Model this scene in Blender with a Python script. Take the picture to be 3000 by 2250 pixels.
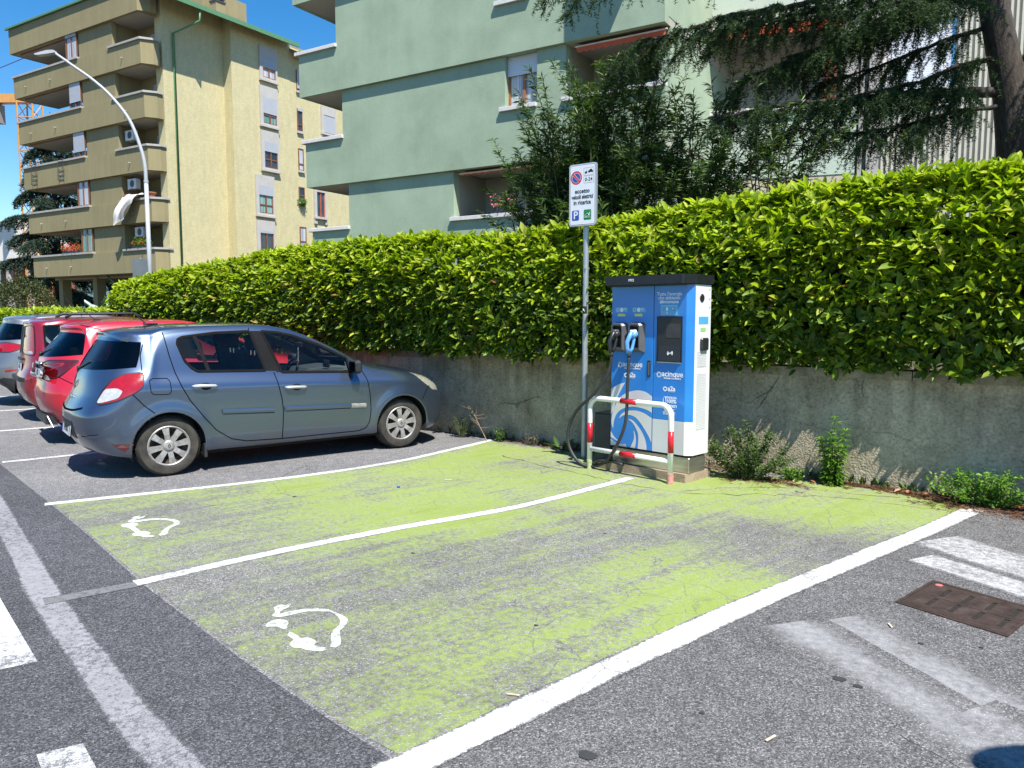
import bpy, bmesh, math, random
import numpy as np
from mathutils import Vector, Matrix
from mathutils.bvhtree import BVHTree

# ------------------------------------------------------------------ camera, sky, sun, exposure
# world axes: X runs along the garden wall (right), Y goes away from the street towards the houses
R = math.radians
scene = bpy.context.scene
for o_ in list(bpy.data.objects):
    bpy.data.objects.remove(o_)
col = scene.collection
cam_d = bpy.data.cameras.new('camera')
cam_d.sensor_width = 36.0
cam_d.lens = 26.88
cam_d.clip_end = 5000
cam = bpy.data.objects.new('camera', cam_d)
cam.location = (0, 0, 1.6)
cam.rotation_euler = (R(90 - 5.23), 0, R(31.8))
col.objects.link(cam)
scene.camera = cam

SUN_EL = 59.0
SUN_DIR = Vector((.834 * math.cos(R(SUN_EL)), -.552 * math.cos(R(SUN_EL)), math.sin(R(SUN_EL))))   # towards the sun
world = bpy.data.worlds.new('World')
scene.world = world
world.use_nodes = True
wn = world.node_tree.nodes
wl = world.node_tree.links
sky = wn.new('ShaderNodeTexSky')
sky.sky_type = 'NISHITA'
sky.sun_disc = False
sky.sun_elevation = R(SUN_EL)
sky.sun_rotation = math.atan2(SUN_DIR.x, SUN_DIR.y)
sky.altitude = 300
sky.air_density = 1.0
sky.dust_density = 0.3
sky.ozone_density = 2.0
wn['Background'].inputs['Strength'].default_value = 0.105
hsv = wn.new('ShaderNodeHueSaturation')          # the phone camera's vivid blue, the same over the whole sky
hsv.inputs['Saturation'].default_value = 1.42
wl.new(sky.outputs['Color'], hsv.inputs['Color'])
wl.new(hsv.outputs['Color'], wn['Background'].inputs['Color'])
sun_d = bpy.data.lights.new('sun', 'SUN')
sun_d.energy = 5.0
sun_d.angle = R(0.5)
sun_d.color = (1.0, .955, .88)
sun = bpy.data.objects.new('sun', sun_d)
sun.rotation_euler = SUN_DIR.to_track_quat('Z', 'Y').to_euler()
sun.location = (10, -10, 30)
col.objects.link(sun)
scene.view_settings.view_transform = 'Standard'
scene.view_settings.look = 'None'
scene.view_settings.exposure = 0.82
scene.view_settings.gamma = 1.0
scene.cycles.max_bounces = 8
scene.cycles.transparent_max_bounces = 16
scene.cycles.caustics_reflective = False
scene.cycles.caustics_refractive = False

rnd = random.Random(7)
nr = np.random.default_rng(11)

# ------------------------------------------------------------------ object helpers
def link(o, parent=None):
    col.objects.link(o)
    if parent is not None:
        o.parent = parent
    return o

def tag(o, label=None, cat=None, group=None, kind=None):
    if label: o['label'] = label
    if cat: o['category'] = cat
    if group: o['group'] = group
    if kind: o['kind'] = kind
    return o

def thing(name, label, cat, loc=(0, 0, 0), rz=0.0, group=None, kind=None):
    o = bpy.data.objects.new(name, None)
    o.empty_display_size = .1
    o.location = loc
    o.rotation_euler = (0, 0, rz)
    link(o)
    return tag(o, label, cat, group, kind)

class MB:
    """collects polygons, builds one mesh object"""
    def __init__(self):
        self.v = []; self.f = []; self.m = []; self.cm = 0
    def add(self, vs, fs):
        b = len(self.v)
        self.v.extend([tuple(p) for p in vs])
        for f in fs:
            self.f.append([i + b for i in f]); self.m.append(self.cm)
        return self
    def box(self, x0, x1, y0, y1, z0, z1, bev=0.0):
        if bev > 0:
            return self.bbox(x0, x1, y0, y1, z0, z1, bev)
        vs = [(x0, y0, z0), (x1, y0, z0), (x1, y1, z0), (x0, y1, z0), (x0, y0, z1), (x1, y0, z1), (x1, y1, z1), (x0, y1, z1)]
        return self.add(vs, [(0, 3, 2, 1), (4, 5, 6, 7), (0, 1, 5, 4), (1, 2, 6, 5), (2, 3, 7, 6), (3, 0, 4, 7)])
    def bbox(self, x0, x1, y0, y1, z0, z1, b):
        # chamfered box
        vs = []; idx = {}
        for i, X in enumerate((x0, x1)):
            for j, Y in enumerate((y0, y1)):
                for k, Z in enumerate((z0, z1)):
                    sx, sy, sz = (b, -b)[i], (b, -b)[j], (b, -b)[k]
                    for a, p in enumerate(((X, Y + sy, Z + sz), (X + sx, Y, Z + sz), (X + sx, Y + sy, Z))):
                        idx[i, j, k, a] = len(vs); vs.append(p)
        F = []
        for i in (0, 1): F.append([idx[i, j, k, 0] for j, k in ((0, 0), (0, 1), (1, 1), (1, 0))][::1 if i == 0 else -1])
        for j in (0, 1): F.append([idx[i, j, k, 1] for i, k in ((0, 0), (1, 0), (1, 1), (0, 1))][::1 if j == 0 else -1])
        for k in (0, 1): F.append([idx[i, j, k, 2] for i, j in ((0, 0), (0, 1), (1, 1), (1, 0))][::1 if k == 0 else -1])
        for i in (0, 1):
            for j in (0, 1): F.append([idx[i, j, 0, 0], idx[i, j, 0, 1], idx[i, j, 1, 1], idx[i, j, 1, 0]])
            for k in (0, 1): F.append([idx[i, 0, k, 0], idx[i, 0, k, 2], idx[i, 1, k, 2], idx[i, 1, k, 0]])
        for j in (0, 1):
            for k in (0, 1): F.append([idx[0, j, k, 1], idx[0, j, k, 2], idx[1, j, k, 2], idx[1, j, k, 1]])
        for i in (0, 1):
            for j in (0, 1):
                for k in (0, 1): F.append([idx[i, j, k, a] for a in range(3)])
        return self.add(vs, F)
    def prism(self, poly, z0, z1):
        """poly: list of (x,y); closed prism"""
        n = len(poly)
        vs = [(x, y, z0) for x, y in poly] + [(x, y, z1) for x, y in poly]
        fs = [list(range(n))[::-1], list(range(n, 2 * n))] + [[i, (i + 1) % n, n + (i + 1) % n, n + i] for i in range(n)]
        return self.add(vs, fs)
    def prism_axis(self, poly, a0, a1, axis='y'):
        """poly in the plane perpendicular to axis: for y -> (x,z); for x -> (y,z)"""
        n = len(poly)
        mk = (lambda p, a: (p[0], a, p[1])) if axis == 'y' else ((lambda p, a: (a, p[0], p[1])) if axis == 'x' else (lambda p, a: (p[0], p[1], a)))
        vs = [mk(p, a0) for p in poly] + [mk(p, a1) for p in poly]
        fs = [list(range(n)), list(range(n, 2 * n))[::-1]] + [[i, n + i, n + (i + 1) % n, (i + 1) % n] for i in range(n)]
        return self.add(vs, fs)
    def tube(self, pts, r, n=8, cap=True, rs=None):
        P = [Vector(p) for p in pts]
        rr = rs if rs is not None else [r] * len(P)
        T = []
        for i in range(len(P)):
            a = P[max(i - 1, 0)]; b = P[min(i + 1, len(P) - 1)]
            t = (b - a)
            T.append(t.normalized() if t.length > 1e-9 else Vector((0, 0, 1)))
        up = Vector((0, 0, 1)) if abs(T[0].z) < .9 else Vector((1, 0, 0))
        N = (up - T[0] * up.dot(T[0])).normalized()
        vs = []
        for i, p in enumerate(P):
            N = (N - T[i] * N.dot(T[i]))
            N = N.normalized() if N.length > 1e-6 else T[i].orthogonal().normalized()
            B = T[i].cross(N)
            for k in range(n):
                a = 2 * math.pi * k / n
                vs.append(p + (N * math.cos(a) + B * math.sin(a)) * rr[i])
        fs = []
        for i in range(len(P) - 1):
            for k in range(n):
                fs.append((i * n + k, i * n + (k + 1) % n, (i + 1) * n + (k + 1) % n, (i + 1) * n + k))
        if cap:
            fs.append(tuple(range(n))[::-1]); fs.append(tuple((len(P) - 1) * n + k for k in range(n)))
        return self.add(vs, fs)
    def cyl(self, c, r, z0, z1, n=20, r1=None):
        return self.tube([(c[0], c[1], z0), (c[0], c[1], z1)], r, n, True, [r, r if r1 is None else r1])
    def lathe(self, prof, n=24, axis='z', c=(0, 0, 0), a0=0.0, a1=2 * math.pi):
        """prof: (r,h) list"""
        full = abs(a1 - a0 - 2 * math.pi) < 1e-6
        m = n if full else n + 1
        vs = []
        for r, h in prof:
            for k in range(m):
                a = a0 + (a1 - a0) * k / n
                x, y = r * math.cos(a), r * math.sin(a)
                p = (x, y, h) if axis == 'z' else ((x, h, y) if axis == 'y' else (h, x, y))
                vs.append((p[0] + c[0], p[1] + c[1], p[2] + c[2]))
        fs = []
        for i in range(len(prof) - 1):
            for k in range(n if full else n):
                k2 = (k + 1) % m
                fs.append((i * m + k, i * m + k2, (i + 1) * m + k2, (i + 1) * m + k))
        return self.add(vs, fs)
    def quad(self, a, b, c, d):
        return self.add([a, b, c, d], [(0, 1, 2, 3)])
    def mesh(self, name, mats):
        me = bpy.data.meshes.new(name)
        me.from_pydata(self.v, [], self.f)
        if not isinstance(mats, (list, tuple)): mats = [mats]
        for m in mats: me.materials.append(m)
        if any(self.m): me.polygons.foreach_set('material_index', self.m)
        return me
    def build(self, name, mats, parent=None, smooth=False, fix=True, angle=None):
        me = self.mesh(name, mats)
        if fix:
            bm = bmesh.new(); bm.from_mesh(me)
            bmesh.ops.recalc_face_normals(bm, faces=bm.faces)
            bm.to_mesh(me); bm.free()
        if smooth:
            me.polygons.foreach_set('use_smooth', [True] * len(me.polygons))
            if angle is not None:
                me.set_sharp_from_angle(angle=R(angle))
        o = bpy.data.objects.new(name, me)
        return link(o, parent)

def mesh_np(name, V, Fc, mat, parent=None, smooth=False):
    """fast mesh from numpy arrays: V (n,3), Fc (m,k)"""
    me = bpy.data.meshes.new(name)
    V = np.ascontiguousarray(V, dtype=np.float32); Fc = np.ascontiguousarray(Fc, dtype=np.int32)
    m, k = Fc.shape
    me.vertices.add(len(V)); me.vertices.foreach_set('co', V.ravel())
    me.loops.add(m * k); me.loops.foreach_set('vertex_index', Fc.ravel())
    me.polygons.add(m)
    me.polygons.foreach_set('loop_start', np.arange(0, m * k, k, dtype=np.int32))
    if smooth: me.polygons.foreach_set('use_smooth', np.ones(m, dtype=bool))
    me.update(calc_edges=True)
    me.materials.append(mat)
    o = bpy.data.objects.new(name, me)
    return link(o, parent)

def copy_obj(o, parent=None, loc=None, rot=None, sc=None):
    c = o.copy()
    link(c); c.parent = parent
    if loc is not None: c.location = loc
    if rot is not None: c.rotation_euler = rot
    if sc is not None: c.scale = sc
    return c

def copy_tree(o, parent=None):
    c = o.copy(); link(c); c.parent = parent
    for ch in list(o.children): copy_tree(ch, c)
    return c

def text(body, size, mat, parent, M, name='lettering', align='CENTER', offset=0.0, extrude=0.0008, sx=1.0):
    cu = bpy.data.curves.new(name, 'FONT')
    cu.body = body; cu.size = size; cu.align_x = align; cu.align_y = 'CENTER'
    cu.extrude = extrude; cu.offset = offset; cu.resolution_u = 3
    cu.materials.append(mat)
    tmp = bpy.data.objects.new('tmp_text', cu)
    me = bpy.data.meshes.new_from_object(tmp)
    me.name = name
    bpy.data.objects.remove(tmp)
    o = bpy.data.objects.new(name, me)
    link(o, parent)
    o.matrix_local = M @ Matrix.Diagonal((sx, 1, 1, 1))
    return o

# ------------------------------------------------------------------ material helpers
class NT:
    def __init__(self, name):
        self.mat = bpy.data.materials.new(name)
        self.mat.use_nodes = True
        self.t = self.mat.node_tree
        self.n = self.t.nodes
        self.b = self.n['Principled BSDF']
        self.out = self.n['Material Output']
        self._geo = None
    def node(self, typ, **kw):
        nd = self.n.new(typ)
        for k, v in kw.items():
            if k.startswith('i_'):
                key = k[2:].replace('_', ' ')
                self.put(nd.inputs[key], v)
            else: setattr(nd, k, v)
        return nd
    def put(self, sock, v):
        if hasattr(v, 'links') or isinstance(v, bpy.types.NodeSocket): self.t.links.new(v, sock)
        else:
            try: sock.default_value = v
            except Exception:
                sock.default_value = (*v, 1.0) if len(v) == 3 else v
    def pos(self):
        if self._geo is None: self._geo = self.node('ShaderNodeNewGeometry')
        return self._geo.outputs['Position']
    def objco(self):
        return self.node('ShaderNodeTexCoord').outputs['Object']
    def mapping(self, vec, scale=(1, 1, 1), rot=(0, 0, 0), loc=(0, 0, 0)):
        nd = self.node('ShaderNodeMapping')
        self.t.links.new(vec, nd.inputs['Vector'])
        nd.inputs['Scale'].default_value = scale; nd.inputs['Rotation'].default_value = rot; nd.inputs['Location'].default_value = loc
        return nd.outputs[0]
    def noise(self, vec, scale, detail=4, rough=.55, dist=0.0, col=False):
        nd = self.node('ShaderNodeTexNoise')
        self.t.links.new(vec, nd.inputs['Vector'])
        nd.inputs['Scale'].default_value = scale; nd.inputs['Detail'].default_value = detail
        nd.inputs['Roughness'].default_value = rough; nd.inputs['Distortion'].default_value = dist
        return nd.outputs['Color' if col else 'Fac']
    def voro(self, vec, scale, feature='F1', out='Distance', rand=1.0):
        nd = self.node('ShaderNodeTexVoronoi', feature=feature)
        self.t.links.new(vec, nd.inputs['Vector'])
        nd.inputs['Scale'].default_value = scale; nd.inputs['Randomness'].default_value = rand
        return nd.outputs[out]
    def ramp(self, fac, *stops, interp='LINEAR'):
        nd = self.node('ShaderNodeValToRGB')
        nd.color_ramp.interpolation = interp
        self.put(nd.inputs[0], fac)
        els = nd.color_ramp.elements
        while len(els) < len(stops): els.new(.5)
        for e, (p, c) in zip(els, stops):
            e.position = p
            if isinstance(c, (int, float)): c = (c, c, c)
            e.color = (*c, 1) if len(c) == 3 else c
        return nd.outputs[0]
    def math(self, op, a, b=0.0, c=None, clamp=False):
        nd = self.node('ShaderNodeMath', operation=op, use_clamp=clamp)
        self.put(nd.inputs[0], a); self.put(nd.inputs[1], b)
        if c is not None: self.put(nd.inputs[2], c)
        return nd.outputs[0]
    def mix(self, fac, a, b, blend='MIX'):
        nd = self.node('ShaderNodeMix', data_type='RGBA', blend_type=blend)
        self.put(nd.inputs[0], fac); self.put(nd.inputs[6], a); self.put(nd.inputs[7], b)
        return nd.outputs[2]
    def bump(self, h, strength=.3, dist=.01, normal=None):
        nd = self.node('ShaderNodeBump')
        self.put(nd.inputs['Height'], h); nd.inputs['Strength'].default_value = strength; nd.inputs['Distance'].default_value = dist
        if normal is not None: self.put(nd.inputs['Normal'], normal)
        return nd.outputs[0]
    def set(self, **kw):
        mp = dict(col='Base Color', rough='Roughness', metal='Metallic', spec='Specular IOR Level', normal='Normal', coat='Coat Weight',
                  coat_rough='Coat Roughness', alpha='Alpha', trans='Transmission Weight', emit='Emission Color', emit_s='Emission Strength', ior='IOR', sheen='Sheen Weight')
        for k, v in kw.items(): self.put(self.b.inputs[mp[k]], v)
        return self

def simple(name, c, rough=.5, metal=0.0, spec=.5, var=.12, scale=6.0, bump=0.0, bscale=60, coat=0.0):
    """plain surface with slight mottling so nothing is perfectly even"""
    t = NT(name)
    p = t.pos()
    n = t.noise(p, scale, 5, .6)
    d = tuple(x * (1 - var) for x in c); l = tuple(min(1, x * (1 + var)) for x in c)
    t.set(col=t.ramp(n, (.3, d), (.7, l)), rough=t.ramp(t.noise(p, scale * 2.3, 3), (.3, max(0.02, rough - .08)), (.7, min(1, rough + .08))), metal=metal, spec=spec, coat=coat)
    if bump: t.set(normal=t.bump(t.noise(p, bscale, 4), bump, .004))
    return t.mat
MAT = {}
# ------------------------------------------------------------------ ground materials
BAY_DIR = R(-16.5)      # direction of the bays against Y

def asphalt(t, dark, light, tone=1.0, seed=0.0):
    """colour + height of a worn asphalt; same field everywhere (world space)"""
    p = t.mapping(t.pos(), loc=(seed, seed * .7, 0))
    agg = t.voro(p, 150, 'F1', 'Color')
    bw = t.node('ShaderNodeRGBToBW'); t.put(bw.inputs[0], agg)
    big = t.noise(p, .55, 5, .6)
    mid = t.noise(p, 7, 5, .65)
    fine = t.noise(p, 230, 2, .6)
    a = t.math('ADD', t.math('MULTIPLY', bw.outputs[0], .45), t.math('MULTIPLY', fine, .55))
    v = t.ramp(a, (.20, tuple(x * .30 for x in dark)), (.45, dark), (.64, light), (.80, tuple(min(1, x * 2.6) for x in light)))
    tn = t.math('ADD', t.math('MULTIPLY', big, .55), t.math('MULTIPLY', mid, .45))
    v = t.mix(.85, v, t.ramp(tn, (.3, .62 * tone), (.5, .95 * tone), (.7, 1.3 * tone)), 'MULTIPLY')
    dist = t.voro(p, 150, 'F1', 'Distance')
    h = t.math('ADD', t.math('MULTIPLY', t.math('SUBTRACT', 1.0, dist), .7), t.math('MULTIPLY', fine, .5))
    return v, h, bw.outputs[0], fine, mid, big

def mat_asphalt(name, dark, light, cracks=False, stains=True):
    t = NT(name)
    v, h, agg, fine, mid, big = asphalt(t, dark, light)
    p = t.pos()
    if cracks:
        e = t.voro(t.mapping(t.noise(p, 1.6, 3, col=True), scale=(.6, .6, .6)), 1, 'DISTANCE_TO_EDGE') if False else t.node('ShaderNodeTexVoronoi', feature='DISTANCE_TO_EDGE')
        wob = t.mix(.12, p, t.noise(p, 3.0, 4, .6, col=True))
        t.put(e.inputs['Vector'], wob); e.inputs['Scale'].default_value = 1.3
        ck = t.ramp(e.outputs['Distance'], (0.0, .45), (.004, .75), (.008, 1.0))
        ck = t.mix(t.ramp(t.noise(p, .7, 3), (.48, 0.0), (.60, 1.0)), (1, 1, 1), ck)
        v = t.mix(1.0, v, ck, 'MULTIPLY')
    if stains:
        s = t.ramp(t.noise(p, 1.9, 6, .7, .4), (.28, .68), (.42, 1.0))
        v = t.mix(.7, v, s, 'MULTIPLY')
    t.set(col=v, rough=.88, spec=.28, normal=t.bump(h, .55, .006))
    return t.mat

MAT['road'] = mat_asphalt('road_asphalt', (.054, .054, .059), (.128, .127, .135))
MAT['bay'] = mat_asphalt('bay_asphalt', (.14, .137, .138), (.26, .255, .257), cracks=True)
MAT['bay2'] = mat_asphalt('side_asphalt', (.09, .088, .087), (.195, .19, .19), cracks=True)

def mat_paint(name, colr, wear, dark, light, streak=0.0, patch=0.5, crack=.5, var=.15, front=0.0, film=.035, big_amp=.16, spots=()):
    """road paint worn down to the asphalt below: wear 0 intact .. 1 gone"""
    t = NT(name)
    v, h, agg, fine, mid, big = asphalt(t, dark, light)
    p = t.pos()
    pr = t.mapping(p, rot=(0, 0, -BAY_DIR))
    st = t.noise(t.mapping(pr, scale=(7.5, .42, 1)), 1.0, 6, .66)
    pa = t.noise(p, 1.15, 7, .68, .25)
    gr = t.noise(p, 26, 4, .6)
    # threshold field
    f = t.math('ADD', t.math('MULTIPLY', pa, patch), t.math('MULTIPLY', st, streak))
    f = t.math('ADD', f, t.math('MULTIPLY', gr, .34))
    f = t.math('ADD', f, t.math('MULTIPLY', agg, .16))
    f = t.math('ADD', f, t.math('MULTIPLY', fine, .36))
    tot = patch + streak + .34 + .16 + .36
    f = t.math('DIVIDE', f, tot)
    ea = t.node('ShaderNodeAttribute', attribute_name='worn_edge')
    f = t.math('ADD', f, t.math('MULTIPLY', ea.outputs['Fac'], .16))
    if front:
        sep = t.node('ShaderNodeSeparateXYZ'); t.put(sep.inputs[0], p)
        g = t.ramp(t.math('ADD', sep.outputs[1], t.math('MULTIPLY', sep.outputs[0], .27)), (0.0, .0), (1.0, 0.0))
        gy = t.node('ShaderNodeMapRange'); t.put(gy.inputs[0], t.math('ADD', sep.outputs[1], t.math('MULTIPLY', sep.outputs[0], .27)))
        gy.inputs[1].default_value = 1.4; gy.inputs[2].default_value = 3.6; gy.inputs[3].default_value = front; gy.inputs[4].default_value = 0.0
        f = t.math('ADD', f, gy.outputs[0])
    f = t.math('ADD', f, t.math('MULTIPLY', t.math('SUBTRACT', t.noise(p, .5, 3, .5), .5), big_amp))
    for (sx_, sy_, sr_, sa_) in spots:        # places where tyres have scrubbed the paint away
        vd = t.node('ShaderNodeVectorMath', operation='DISTANCE'); t.put(vd.inputs[0], t.mix(.35, p, t.mapping(t.noise(p, 1.7, 4, .6, col=True), scale=(1, 1, 0), loc=(sx_ - .5, sy_ - .5, 0)))); vd.inputs[1].default_value = (sx_, sy_, 0)
        mr = t.node('ShaderNodeMapRange', interpolation_type='SMOOTHSTEP'); t.put(mr.inputs[0], vd.outputs['Value']); mr.inputs[1].default_value = 0; mr.inputs[2].default_value = sr_; mr.inputs[3].default_value = sa_; mr.inputs[4].default_value = 0
        f = t.math('ADD', f, mr.outputs[0])
    lo = .5 + (0.5 - wear) * .36
    m = t.ramp(f, (lo - film, 1.0), (lo + film, 0.0))
    e = t.node('ShaderNodeTexVoronoi', feature='DISTANCE_TO_EDGE')
    t.put(e.inputs['Vector'], t.mix(.10, p, t.noise(p, 4.0, 4, .6, col=True))); e.inputs['Scale'].default_value = 4.2
    ckm = t.ramp(t.noise(p, .8, 3), (.42, 0.0), (.6, 1.0))
    ck = t.ramp(e.outputs['Distance'], (.004, 1.0), (.018, 0.0))
    ck = t.math('MULTIPLY', t.math('MULTIPLY', ck, ckm), crack)
    m = t.math('MULTIPLY', m, t.math('SUBTRACT', 1.0, ck), clamp=True)
    c2 = tuple(x * (1 - var) for x in colr); c3 = tuple(min(1, x * (1 + var)) for x in colr)
    pc = t.ramp(t.math('ADD', t.math('MULTIPLY', st, .5), t.math('MULTIPLY', pa, .5)), (.35, c2), (.65, c3))
    pc = t.mix(.55, pc, t.ramp(fine, (.3, .72), (.62, 1.08)), 'MULTIPLY')
    t.set(col=t.mix(m, v, pc), rough=t.ramp(m, (0, .88), (1, .62)), spec=.3, normal=t.bump(h, .42, .005))
    return t.mat

SPOTS = [(-1.2, 5.5, .9, .07), (-.75, 5.3, .6, .05), (-2.7, 3.8, .9, .065), (-2.3, 4.9, .7, .035), (-3.1, 2.6, .8, .03), (-2.2, 2.6, .6, .025), (-4.3, 7.0, .5, .03)]
MAT['green_paint'] = mat_paint('green_bay_paint', (.272, .350, .085), .43, (.115, .113, .106), (.225, .222, .212), streak=.42, patch=.5, crack=.9, front=.05, var=.2, big_amp=.14, film=.04, spots=SPOTS)
MAT['white_paint'] = mat_paint('white_line_paint', (.62, .62, .59), .33, (.09, .09, .09), (.18, .18, .18), streak=.1, patch=.35, crack=.7, var=.06)
MAT['white_worn'] = mat_paint('worn_white_paint', (.60, .60, .60), .44, (.085, .085, .087), (.17, .17, .17), streak=.25, patch=.5, crack=.4)
MAT['white_band'] = mat_paint('powdery_white_band', (.60, .60, .60), .52, (.09, .088, .087), (.195, .19, .19), streak=.1, patch=.5, crack=.6, film=.07)
MAT['white_gone'] = mat_paint('faded_white_paint', (.46, .46, .47), .64, (.09, .088, .087), (.195, .19, .19), streak=.1, patch=.45, crack=.2, film=.13, big_amp=.05)
MAT['grey_line'] = mat_paint('greyed_line_paint', (.30, .295, .305), .42, (.055, .055, .06), (.12, .12, .127), streak=.02, patch=.2, crack=.1)
MAT['faint_line'] = mat_paint('faint_line_paint', (.19, .19, .19), .44, (.055, .055, .06), (.12, .12, .127), streak=.02, patch=.25, crack=.1)
MAT['icon_worn'] = mat_paint('worn_icon_paint', (.60, .63, .55), .46, (.10, .105, .095), (.20, .20, .19), streak=.1, patch=.4, crack=.2, var=.05)
MAT['icon_paint'] = mat_paint('icon_paint', (.60, .62, .55), .30, (.09, .095, .09), (.18, .18, .18), streak=.1, patch=.4, crack=.2, var=.05)

def wy(x):
    """street face of the garden wall"""
    return 7.65 - .104 * x

# ------------------------------------------------------------------ ground sheets
def sheet(name, pts, z, mat, kind='structure', parent=None):
    m = MB(); m.add([(x, y, z) for x, y in pts], [list(range(len(pts)))])
    o = m.build(name, mat, parent, fix=False)
    # face up
    me = o.data
    bm = bmesh.new(); bm.from_mesh(me)
    for f in bm.faces:
        if f.normal.z < 0: f.normal_flip()
    bmesh.ops.triangulate(bm, faces=bm.faces[:])
    bm.to_mesh(me); bm.free()
    if kind: o['kind'] = kind
    return o

g_ = sheet('ground', [(-900, -600), (900, -600), (900, 900), (-900, 900)], 0.0, MAT['road'])
# parking strip: lighter, older asphalt up to the wall; its street edge meets the dark road
EDGE = [(-26, 9.05), (-24, 8.45), (-14.3, 5.55), (-8.9, 3.97), (-6.64, 3.33), (-5.57, 3.02), (-4.17, 2.59), (-2.89, 2.25), (-2.06, 2.06), (-1.65, 1.985)]
sheet('parking_strip', EDGE + [(-1.3, 3.2), (-.93, 4.53), (-.1, 7.0), (.05, wy(0.05) - .0), (-6, wy(-6)), (-26, wy(-26))], .0012, MAT['bay'])
sheet('pavement', [(-1.65, 1.985), (-1.0, -3), (14, -9), (14, wy(14)), (.05, wy(.05)), (-.1, 7.0), (-.93, 4.53), (-1.3, 3.2)], .0010, MAT['bay2'])

# green charging bays
GREEN = [(-6.60, 3.345), (-5.57, 3.04), (-4.17, 2.61), (-2.89, 2.27), (-2.06, 2.08), (-1.69, 2.03), (-1.43, 2.88), (-1.23, 3.61), (-.93, 4.53), (-.58, 5.38),
         (-.24, 6.48), (-.01, 7.28), (.03, 7.52), (-.7, 7.60), (-1.56, 7.66), (-2.18, 7.68), (-3.76, 7.78), (-5.29, 8.0), (-5.36, 7.1), (-5.40, 6.25), (-5.79, 5.04)]
gp = sheet('green_bay_marking', GREEN, .0024, MAT['green_paint'])

def smooth_line(pts, n=6):
    P = np.array(pts, float); out = []
    for i in range(len(P) - 1):
        a = P[max(i - 1, 0)]; b = P[i]; c = P[i + 1]; d = P[min(i + 2, len(P) - 1)]
        for k in range(n):
            s = k / n
            out.append(.5 * ((2 * b) + (-a + c) * s + (2 * a - 5 * b + 4 * c - d) * s ** 2 + (-a + 3 * b - 3 * c + d) * s ** 3))
    out.append(P[-1])
    return np.array(out)

def ribbon(name, pts, w, z, mat, parent=None, kind='structure', n=6, jit=.004, smooth=True, soft=(.56, .40)):
    P = smooth_line(pts, n) if smooth else np.array(pts, float)
    T = np.gradient(P, axis=0); T /= np.linalg.norm(T, axis=1)[:, None]
    N = np.stack([-T[:, 1], T[:, 0]], 1)
    W = np.interp(np.linspace(0, 1, len(P)), np.linspace(0, 1, len(w)), w) if hasattr(w, '__len__') else np.full(len(P), w)
    rows = [P + N * (W * q + (nr.normal(0, jit, len(P)) if abs(q) > .5 else 0))[:, None] for q in (soft[0], soft[1], -soft[1], -soft[0])]
    m = MB(); k = len(P)
    m.add([(x, y, z) for r_ in rows for x, y in r_], [(j * k + i, (j + 1) * k + i, (j + 1) * k + i + 1, j * k + i + 1) for j in range(3) for i in range(k - 1)])
    o = m.build(name, mat, parent, fix=False)
    at_ = o.data.attributes.new('worn_edge', 'FLOAT', 'POINT')
    at_.data.foreach_set('value', [1.0] * k + [0.0] * (2 * k) + [1.0] * k)
    if kind: o['kind'] = kind
    return o

ribbon('bay_line_marking', [(-6.68, 3.30), (-5.79, 5.02), (-5.40, 6.25), (-5.33, 7.1), (-5.29, 8.05)], .10, .0036, MAT['white_paint'])
ribbon('bay_line_marking', [(-4.24, 2.58), (-4.01, 3.42), (-3.7, 4.28), (-3.28, 5.26), (-3.06, 6.11), (-2.90, 6.88)], .11, .0036, MAT['white_paint'])
ribbon('bay_line_marking', [(-1.70, 1.90), (-1.44, 2.84), (-1.21, 3.64), (-.92, 4.55), (-.61, 5.45), (-.27, 6.45), (-.01, 7.28), (.08, 7.56)], [.15, .15, .15, .145, .14], .0037, MAT['white_paint'])
ribbon('bay_line_marking', [(-8.99, 4.03), (-8.62, 5.1), (-8.2, 6.4)], .12, .0036, MAT['white_worn'])
ribbon('bay_line_marking', [(-11.55, 4.85), (-11.1, 6.0), (-10.6, 7.4)], .12, .0036, MAT['white_paint'])
ribbon('bay_line_marking', [(-14.05, 5.62), (-13.2, 7.9)], .12, .0036, MAT['white_paint'])
ribbon('bay_line_marking', [(-16.5, 6.4), (-15.7, 8.6)], .12, .0036, MAT['white_paint'])
ribbon('old_lane_marking', [(-8.6, 3.62), (-6.25, 2.81), (-4.4, 2.165), (-3.42, 1.86), (-2.83, 1.68), (-2.34, 1.56), (-1.8, 1.44)], .155, .0016, MAT['grey_line'])
ribbon('old_lane_marking', [(-4.40, 2.14), (-4.22, 2.60)], .11, .0020, MAT['faint_line'], smooth=False)
sheet('crossing_block_marking', [(-6.2, 2.55), (-4.67, 2.04), (-4.49, 1.985), (-3.655, 1.735), (-3.72, 1.59), (-5.0, 1.98), (-6.3, 2.35)], .0018, MAT['white_worn'])
sheet('crossing_block_marking', [(-2.87, 1.34), (-2.80, 1.47), (-2.4, 1.345), (-2.1, 1.24), (-2.16, 1.10)], .0018, MAT['white_worn'])
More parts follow.
